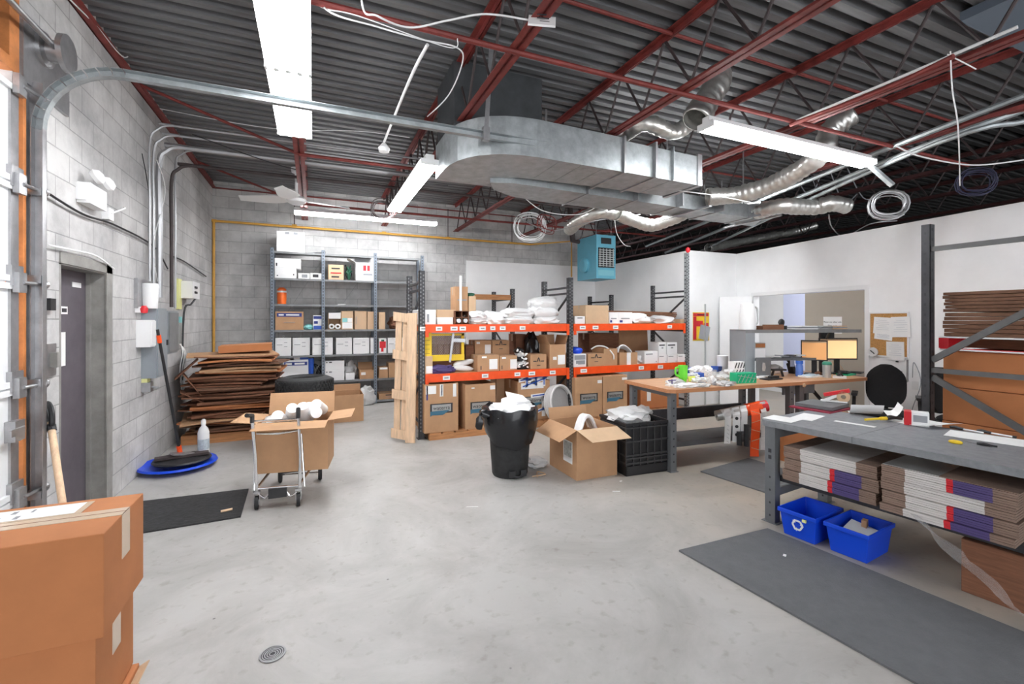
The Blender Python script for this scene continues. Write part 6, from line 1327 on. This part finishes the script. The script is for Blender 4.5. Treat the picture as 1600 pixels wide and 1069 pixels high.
# local frame: x along wall (towards camera), y = nW side sign
t, a, h = wthing('cork_board', 'framed cork board covered with papers on the white wall behind the chair', 'notice board', 1361, 1419, 490, 556)
sg = 1 if (Matrix.Rotation(t.rotation_euler.z,4,'Z')@Vector((0,1,0))).dot(-nW) > 0 else -1
def wb(x0,x1,y0,y1,z0,z1,mb=None): return (mb or MB()).box(x0,x1,min(sg*y0,sg*y1),max(sg*y0,sg*y1),z0,z1)
wb(-a,a,.002,.014,0,h).build('cork', M['cork'], t)
m = MB()
for q_ in ((-a-.02,a+.02,h,h+.02),(-a-.02,a+.02,-.02,0),(-a-.02,-a,0,h),(a,a+.02,0,h)): wb(q_[0],q_[1],.002,.022,q_[2],q_[3],m)
m.build('frame', M['white'], t)
def pinned(lb, u0,u1,vt,vb, off, tilt=0):
    t_, a_, h_ = wthing('pinned_paper', lb, 'paper', u0,u1,vt,vb); 
    MB().obox((0,sg*off,h_/2),(2*a_,.003,h_),(0,R(tilt),0)).build('sheet', M['paper'], t_)
    m = MB()
    for k in range(6): m.obox((-.0,sg*(off+.003),h_*(.82-.11*k)),(2*a_*(.7 if k%3 else .45),.001,.004),(0,R(tilt),0))
    m.build('print', mat('faint_print',(.55,.57,.62),.7), t_)
pinned('white printed sheet pinned at the upper left of the cork board', 1367,1396,496,522,.024,4)
pinned('white printed sheet pinned at the upper right, past the cork board edge', 1395,1425,495,527,.030,-2)
pinned('cream sheet pinned under the two upper sheets', 1368,1396,520,531,.020,6)
pinned('white list pinned at the lower middle of the cork board', 1387,1415,534,563,.024,-1)
t, a, h = wthing('whiteboard', 'white notice panel with sketch hanging below the cork board', 'whiteboard', 1357, 1418, 560, 592)
wb(-a,a,.002,.012,0,h).build('panel', M['white'], t); m = MB(); wb(-a,a,.002,.02,-.015,0,m); wb(a,a+.015,.002,.02,0,h,m); m.build('frame', M['steel'], t)
wb(a*.45,a*.8,.013,.0145,h*.25,h*.45).build('sketch', mat('sketch_pencil',(.5,.5,.5),.7), t)
wb(a*.5,a*.6,.013,.03,h*.85,h*.92).build('magnet', M['black'], t)
t, a, h = wthing('wall_clock', 'small round white dial at the lower left of the cork board', 'clock', 1361, 1376, 543, 557)
MB().lathe([(0,0),(a*1.0,0),(a*1.0,.02),(a*.9,.02),(a*.88,.012),(0,.012)],28,(0,sg*.045,h/2),Matrix.Rotation(R(90 if sg<0 else -90),4,'X')).build('case', M['lampwhite'], t, smooth=30)
MB().obox((0,sg*.068,h/2),(a*1.1,.003,.012),(0,R(40),0)).build('hands', M['ink'], t)
MB().box(-.03,.03,min(0,sg*.045),max(0,sg*.045),h/2-.03,h/2+.03).build('mount', M['lampwhite'], t)
# sign on the beige door
t, a, h = wthing('paper_sign', 'white printed sign taped to the beige door', 'sign', 1286, 1315, 495, 521)
t.location += nW*.008
wb(-a,a,.0,.003,0,h).build('sheet', M['paper'], t)
rot = (R(90),0,0) if sg < 0 else (R(90),0,math.pi)
text('sign_text', 'Please use other side', .034, M['ink'], t, (0,sg*.004,h*.68), rot); text('sign_text', 'Bldg exit', .042, M['ink'], t, (0,sg*.004,h*.45), rot)
q = wall_pt(wall_s(1433)[0]); 
t, a, h = wthing('wall_outlet', 'white outlet low on the wall right of the office chair', 'outlet', 1428, 1434, 601, 609)
wb(-.04,.04,.001,.012,0,.11).build('plate', M['white'], t)
q0 = wall_pt(wall_s(1430)[0], -.05); _, zq = wall_z(1430, 602)
cable([(q0.x,q0.y,zq+.1),(q0.x-.03,q0.y-.03,zq+.3),(q0.x-.02,q0.y-.1,zq+.05),(q0.x+.0,q0.y-.0,zq-.3),(q0.x,q0.y+.05,zq-.6)], .006, M['greyink'], 'grey cord hanging from the outlet beside the rack post')
# ================= RIGHT RACK =================
RXX = 5.02
t = thing('rack_upright', 'large dark rack upright with diagonal braces behind the grey bench', 'rack frame', (RXX, 1.75, 0))
for y0_ in (2.27, .9):
    p_ = MB(); p_.box(RXX-.035,RXX-.031,y0_,y0_+.065,.006,2.44).box(RXX-.035,RXX+.035,y0_,y0_+.004,.006,2.44).box(RXX-.035,RXX+.035,y0_+.061,y0_+.065,.006,2.44); p_.m = 1
    z = .1
    while z < 2.4: p_.box(RXX-.0365,RXX-.0351,y0_+.03,y0_+.045,z,z+.022); p_.box(RXX-.01,RXX+.01,y0_-.0015,y0_-.0001,z+.03,z+.055); z += .09
    p_.build('post', [M['post_dark'],M['ink']], t, w=True); MB().box(RXX-.07,RXX+.07,y0_-.04,y0_+.12,0,.006).build('foot_plate', M['post_dark'], t, w=True)
b_ = MB()
for z in (.25,1.15,2.22): b_.bar((RXX,.98,z),(RXX,2.27,z),.035,.04)
b_.bar((RXX,2.27,1.24),(RXX,.98,2.16),.03,.05); b_.bar((RXX,2.27,1.09),(RXX,.98,.30),.03,.05)
b_.build('brace', M['bench_dark'], t, w=True)
x0 = RXX+.10
t = thing('rack_shelf', 'red steel shelf with white edges on the right rack', 'rack shelf', (x0+.5, 1.5, 1.335))
MB().box(x0,x0+.04,-.6,2.26,1.335,1.345).box(x0,x0+.9,2.20,2.27,1.345,1.435).box(x0+.86,x0+.9,-.6,2.20,1.345,1.435).build('beam', M['red'], t, w=True)
MB().box(x0+.30,x0+.86,-.6,2.20,1.345,1.43).build('interior_shade', M['kraft_d'], t, w=True)  # dark fill standing in for the shade inside the shelf
MB().box(x0,x0+.9,-.6,2.27,1.436,1.449).build('deck', M['white'], t, w=True)
MB().box(x0-.004,x0,-.6,2.26,1.328,1.34).build('edge_trim', M['white'], t, w=True)
for k,(z0_,z1_,lb) in enumerate(((1.451,1.66,'lower bundle of brown corrugated cartons on the right rack shelf'),(1.665,1.84,'upper bundle of brown corrugated cartons on the right rack shelf'))):
    t = thing('flat_carton_bundle', lb, 'carton bundle', (x0+.45,1.15,z0_))
    for s in range(2):
        for j in range(6):
            hh = (z1_-z0_)/6; y0_, y1_ = (1.72 if s else .4), (2.25 if s else 1.70); rnd = random.Random(k*20+s*6+j)
            MB().box(x0+.01+rnd.uniform(0,.012),x0+.85,y0_+rnd.uniform(0,.02),y1_-rnd.uniform(0,.02),z0_+j*hh,z0_+(j+1)*hh-.004).build('flat_carton', M['corr'], t, w=True)
for k,(z0_,z1_,lb) in enumerate(((.10,.70,'lowest big orange-brown cardboard carton behind the grey bench'),(.705,1.0,'middle big orange-brown carton in the right rack'),(1.005,1.32,'upper big orange-brown carton in the right rack under the red shelf'))):
    carton(lb, x0+.02+.01*k, x0+.85, .2, 2.255, z0_, z1_-z0_, 'kraft_o', tape=False)
skid(x0, x0+.9, .1, 2.14, 'wooden pallet under the big cartons of the right rack')
# ================= GREY BENCH =================
GZ = .80
near_l = Vector((3.28,2.60,0)); near_r = Vector((3.46,1.17,0)); gd = (near_r-near_l).normalized(); gr = math.atan2(gd.y, gd.x)
t = thing('steel_bench', 'grey steel workbench in the right foreground with flat cartons on its lower shelf', 'workbench', near_l, gr)
GM = pmat(t)
def gb(x,y,z=GZ): return GM@Vector((x,y,z))
BL, BD = 2.4, .90     # local +x towards camera, +y = away from the aisle
MB().prism([(0,.03),(.03,0),(BL,0),(BL,BD),(0,BD)],GZ-.045,GZ).build('benchtop', M['bench_top'], t)
MB().box(.64,.645,-.001,BD,GZ-.046,GZ+.0008).build('top_joint', M['bench_grey'], t)
for (x, y) in ((.07,.05),(.07,.85),(2.2,.05),(2.2,.85)):
    l_ = MB(); l_.box(x-.04,x+.04,y-.035,y+.035,.006,GZ-.046); l_.m = 1
    for z in (.55,.50): l_.box(x-.012,x+.012,y-.037,y-.0351,z,z+.03)
    for k in range(4): l_.box(x-.006,x+.006,y-.037,y-.0351,.05+k*.1,.065+k*.1)
    l_.m = 0; l_.box(x-.06,x+.06,y-.05,y+.05,0,.006); l_.build('leg', [M['bench_grey'],M['ink']], t)
MB().box(.05,.09,.085,.815,.20,.26).build('side_stringer', M['bench_grey'], t)
MB().box(.05,.09,.085,.815,.66,GZ-.046).build('top_bracket', M['bench_grey'], t)
MB().box(.11,2.16,.83,.87,.30,.44).build('back_stringer', M['bench_grey'], t)
MB().box(.09,2.2,.12,.80,.345,.365).box(.09,2.2,.10,.13,.32,.366).build('lower_shelf', M['post_dark'], t)
# bundles of flat printed cartons
def bundle(x0_, x1_, z0_, z1_, y0_, lb, purple, flip=0):
    b = thing('carton_bundle', lb, 'carton bundle', gb((x0_+x1_)/2, (y0_+.62)/2+.0, z0_), gr); a = (x1_-x0_)/2; d_ = (.62-y0_)/2; h = z1_-z0_
    n = max(3, int(h/.013)); 
    m = MB()
    for i in range(n):
        z = h*i/n; jit = .004*math.sin(i*2.1+x0_*9)
        cols = [(0,.20,1),(.20,.52 if purple else .80,0)] + ([(.52,.57,2),(.57,.84,3),(.84,1,1)] if purple else [(.80,1,1)])
        for f0,f1,mi in cols: m.m = mi; m.box(-a+2*a*f0,-a+2*a*f1,-d_+jit,d_,z,z+h/n-.0022)
    m.build('flat_cartons', [M['bundle'],M['bundle_b'],M['red'],M['purple']], b)
    return b
zb = .367
_b = bundle
def stack(x0_, x1_, y0_, lays, nm):
    z = zb
    for k,(h,pur) in enumerate(lays):
        bundle(x0_+.01*(k%2), x1_-.012*((k+1)%2), z, z+h-.003, y0_+.008*(k%3), nm[k], pur); z += h
    return z
zt1 = stack(.16,.78,.03,[(.085,True),(.085,True),(.09,False)],['lowest bundle of flat white cartons in the left pile under the grey bench','middle bundle of flat white cartons in the left pile under the grey bench','top bundle of flat white cartons in the left pile under the grey bench'])
zt2 = stack(.80,1.42,.0,[(.05,True),(.085,True),(.08,False),(.085,True)],['thin lowest bundle of flat cartons in the right pile under the grey bench','second bundle with purple print in the right pile under the grey bench','plain third bundle in the right pile under the grey bench','top bundle with purple print in the right pile under the grey bench'])
tb_ = [o for o in COL.objects if o.get('label','').startswith('top bundle with purple')][0]
MB().box(-.02,.312,-.312,.305,.0825,.086).build('brown_top_sheet', M['bundle_b'], tb_)
MB().box(-.30,-.02,-.31,.305,.0825,.0855).build('wrapped_top_sheet', M['silver'], tb_)
o = thing('clear_wrap', 'clear plastic wrap trailing from the flat cartons to the floor', 'plastic film', gb(1.2,.0,.0), gr)
m = MB(); n = 12; vs = []
for i in range(n+1):
    f = i/n
    for j in range(5):
        g = j/4; vs.append((-.22+.5*f*(.6+.4*g)+.02*math.sin(g*7+i), -.012-.08*math.sin(f*3)*g, .40-.38*f*(.5+.5*g)))
m.add(vs, [(i*5+j,i*5+j+1,(i+1)*5+j+1,(i+1)*5+j) for i in range(n) for j in range(4)]); m.build('film', M['film'], o, smooth=True)
q = gb(1.30,.12,0); carton('brown carton piece standing on the floor under the right pile', q.x-.12, q.x+.14, q.y-.05, q.y+.05, 0, .31, 'kraft_d', tape=False, rz=gr)
# things on the grey bench
def og(u,v_): return at(u,v_,z=GZ)
t = thing('drafting_board', 'dark grey board on a dark red folder at the far end of the grey bench', 'board', og(1282,638), gr); MB().box(-.17,.17,-.20,.20,0,.012).build('folder', mat('maroon',(.32,.02,.05),.5), t); MB().obox((.0,.02,.03),(.30,.34,.028),(0,0,.06)).build('board', M['bench_grey'], t)
t = thing('tape_gun', 'red handled tape gun lying on the dark grey board', 'tape gun', og(1303,636)+Vector((0,0,.048)), R(30)); MB().obox((0,-.02,.085),(.05,.20,.03),(R(-16),0,0)).build('handle', M['red'], t); MB().obox((0,.02,.035),(.04,.16,.025),(R(-30),0,0)).box(-.03,.03,-.1,.1,0,.012).build('frame', M['lampwhite'], t); MB().lathe([(.02,-.025),(.05,-.025),(.05,.025),(.02,.025),(.02,-.025)],20,(0,-.07,.052),Matrix.Rotation(R(90),4,'Y')).build('tape_roll', M['kraft_l'], t)
def sheet(lb, u,v_, w_, d_, g, m='paper', curl=0, z=0):
    q = og(u,v_); t = thing('paper_sheet', lb, 'paper', q+Vector((0,0,z)), gr+R(g)); mm = MB(); n = 8; vs = []
    for i in range(n+1):
        f = i/n; zz = .002+curl*max(0,f-.45)**2*2.2
        vs += [(-w_/2+w_*f,-d_/2,zz),(-w_/2+w_*f,d_/2,zz+curl*.1)]
    vs += [(x,y,zz+.0015) for x,y,zz in vs]; k = 2*(n+1); fs = []
    for i in range(n): a_ = 2*i; fs += [(a_,a_+1,a_+3,a_+2),(a_+k,a_+2+k,a_+3+k,a_+1+k),(a_,a_+2,a_+2+k,a_+k),(a_+1,a_+1+k,a_+3+k,a_+3)]
    fs += [(0,k,k+1,1),(2*n,2*n+1,2*n+1+k,2*n+k)]; mm.add(vs,fs).build('sheet', M[m], t, smooth=True); return t
sheet('white and pink papers at the near left corner of the grey bench', 1222,655,.22,.20,5)
sheet('long white paper before the maroon folder', 1262,652,.16,.30,8)
sheet('curled white paper beside the yellow pliers', 1352,648,.20,.22,-60,curl=.13)
sheet('small white paper strip under the pliers', 1335,663,.05,.26,-85)
sheet('large white sheet spread before the printed box', 1440,662,.34,.30,-20,curl=.04)
sheet('white sheet under the black handled tools', 1560,688,.5,.25,8)
sheet('white roll of paper at the back of the grey bench', 1395,648,.1,.2,30,curl=.12)
t = thing('pliers', 'yellow and black handled cutters on the grey bench', 'tool', og(1385,659)+Vector((0,0,.02)), gr+R(75))
MB().tube(smoothpath([(0,0,0),(.06,-.015,.01),(.13,-.02,.0)],4),.012,8).tube(smoothpath([(0,0,.01),(.06,.02,.012),(.13,.025,.0)],4),.012,8).build('handle', M['black'], t, smooth=True)
MB().tube([(-.05,.01,.005),(0,0,.005)],.014,8).build('grip_band', M['yellow2'], t, smooth=True); MB().tube([(-.18,.03,.0),(-.05,.01,.005)],.009,8).build('jaws', M['yellow2'], t)
t = thing('product_box', 'small red and white printed box on the grey bench beside the rack post', 'box', og(1432,664), gr+R(20)); MB().box(-.07,.07,-.05,.05,0,.10).build('body', M['white'], t); MB().box(-.072,-.03,-.052,.052,.0,.102).build('red_end', M['red'], t); MB().box(-.073,-.072,-.04,.04,.01,.09).build('picture', M['kraft_d'], t); MB().box(-.02,.06,-.0515,-.05,.03,.08).build('print', M['greyink'], t)
for k,(u,v_,lb) in enumerate(((1497,672,'black handled tool lying left on the large sheet'),(1540,678,'second black handled tool with white shaft'))):
    t = thing('hand_tool', lb, 'tool', og(u,v_)+Vector((0,0,.012)), gr+R(-10)); MB().tube([(-.045,0,.0),(-.02,.0,.004),(.03,0,.0)],[.010,.012,.009],10).build('handle', M['black'], t, smooth=True); MB().tube([(.03,0,0),(.14,0,0)],.006,8).build('shaft', M['white'], t)
    if k: MB().box(.14,.155,-.008,.008,-.008,.008).build('tip', M['black'], t)
t = thing('tape_measure', 'small yellow cutter lying alone on the grey bench', 'tool', og(1493,693), gr); m = MB().blob((0,0,.012),(.07,.035,.026),3,.05,1,3); m.build('body', M['yellow2'], t, smooth=True)
t = thing('screwdriver', 'black screwdriver on the grey bench right of the yellow cutter', 'tool', og(1530,696)+Vector((0,0,.01)), gr+R(5)); MB().tube([(-.01,0,0),(.02,0,.002),(.05,0,0)],[.008,.010,.007],10).tube([(.05,0,0),(.08,0,0)],.006,8).build('handle', M['black'], t, smooth=True); MB().tube([(-.075,0,.0),(-.01,0,0)],.003,6).build('shaft', M['steel'], t)
# ================= RECYCLING BINS =================
def bin_(loc, rz, lb, logo_=True, papers=False):
    t = thing('recycling_bin', lb, 'bin', loc, rz); a, b, h = .185, .128, .20
    m = MB()
    def ring(s, z, ins=0): return [(-a*s+ins,-b*s+ins,z),(a*s-ins,-b*s+ins,z),(a*s-ins,b*s-ins,z),(-a*s+ins,b*s-ins,z)]
    prof = [ring(.84,0),ring(.97,h-.03),ring(1.06,h-.03),ring(1.06,h),ring(.985,h),ring(.82,.008)]
    vs = [p for r_ in prof for p in r_]; fs = [(3,2,1,0)]
    for i in range(5):
        for j in range(4): fs.append((i*4+j,i*4+(j+1)%4,(i+1)*4+(j+1)%4,(i+1)*4+j))
    fs.append((20,21,22,23)); o = m.add(vs, fs).build('tub', M['blue'], t)
    bv = o.modifiers.new('b','BEVEL'); bv.width = .008; bv.segments = 3; bv.limit_method = 'ANGLE'
    if logo_:
        m = MB()
        for k in range(3):
            g = R(90+120*k); c = Vector((math.cos(g)*.03, math.sin(g)*.03)); tdir = Vector((-math.sin(g), math.cos(g)))
            p = c-tdir*.024; q_ = c+tdir*.018; q3 = q_+(Matrix.Rotation(R(60),2)@tdir)*.02
            for A2,B2 in ((p,q_),(q_,q3)): 
                pa = lambda v: (-a*.93-.0+0.03*0 - .004 , v.x, .105+v.y)
                m.bar(pa(A2), pa(B2), .012, .004, up=(1,0,0))
            e = q3; dd = (q3-q_).normalized(); nn = Vector((-dd.y,dd.x)); m.add([(-a*.93-.005,(e-nn*.014).x,.105+(e-nn*.014).y),(-a*.93-.005,(e+nn*.014).x,.105+(e+nn*.014).y),(-a*.93-.005,(e+dd*.018).x,.105+(e+dd*.018).y)],[(0,1,2)])
        m.build('recycling_symbol', M['white'], t)
        MB().box(-a*1.0-.006,-a*.97,-b*.5,-b*.3,.145,.165).build('sticker', M['ylabel'], t)
    return t
b1 = Vector((3.40,2.275,0)); bin_(b1, gr+R(90), 'left blue recycling bin with white arrows under the bench end', True)
b2 = Vector((3.46,1.975,0)); t = bin_(b2, gr+R(90), 'right blue recycling bin holding white paper beside the first bin', False)
MB().obox((b2.x,b2.y,.13),(.24,.17,.004),(R(10),R(-8),.2)).build('paper_sheet', M['paper'], label='white sheet lying inside the right blue bin', cat='paper')
MB().obox((b2.x+.10,b2.y+.02,.13),(.05,.03,.12),(0,0,.3)).build('small_carton', M['kraft'], label='small brown box corner inside the right blue bin', cat='box')
# ================= FOREGROUND CARTONS =================
def fcart(x1, y0, y1, z0, h, lb, rz=0, wdt=.62):
    t = thing('shipping_carton', lb, 'box', (x1-wdt/2,(y0+y1)/2,z0), rz); a, b = wdt/2, (y1-y0)/2
    o = MB().box(-a,a,-b,b,0,h).build('body', M['kraft_o'], t); bv = o.modifiers.new('b','BEVEL'); bv.width=.003; bv.segments=2
    return t, a, b
t,a,b = fcart(-.60,1.79,2.14,.0,.313,'lowest of the three brown shipping cartons in the left foreground')
MB().quadslab((a+.001,-b,.30),(a+.001,b,.30),(a+.03,b,.315),(a+.03,-b+.02,.315),.004).build('flap', M['kraft_l'], t)
MB().box(a,a+.0012,-.03,.03,.05,.3).build('tape', M['clear_tape'], t)
t,a,b = fcart(-.618,1.815,2.14,.318,.312,'middle of the three brown shipping cartons in the left foreground')
MB().box(a,a+.0015,-.035,.035,.16,.313).box(-a,a+.0015,-.035,.035,.312,.3135).build('tape', M['clear_tape'], t)
t,a,b = fcart(-.585,1.775,2.13,.633,.317,'topmost of the three brown shipping cartons in the left foreground, with a label')
MB().box(-a,a+.0015,-.035,.035,.317,.3185).box(a,a+.0015,-.035,.035,.17,.3185).build('tape', M['clear_tape'], t)
MB().box(-a+.02,a-.13,.03,.145,.3186,.3196).build('label_pouch', M['clear_tape'], t)
l_ = MB().box(-a+.04,a-.15,.04,.138,.3197,.3205).build('shipping_label', M['paper'], t)
m = MB(); rnd = random.Random(2)
for k in range(12): x_ = -a+.06+k*.025; m.box(x_,x_+rnd.uniform(.006,.018),.05+.05*(k%2),.075+.05*(k%2),.3206,.321)
m.build('label_print', M['greyink'], l_)
MB().box(-a,a,-.0015,.0015,.3186,.319).build('flap_seam', M['kraft_d'], t)
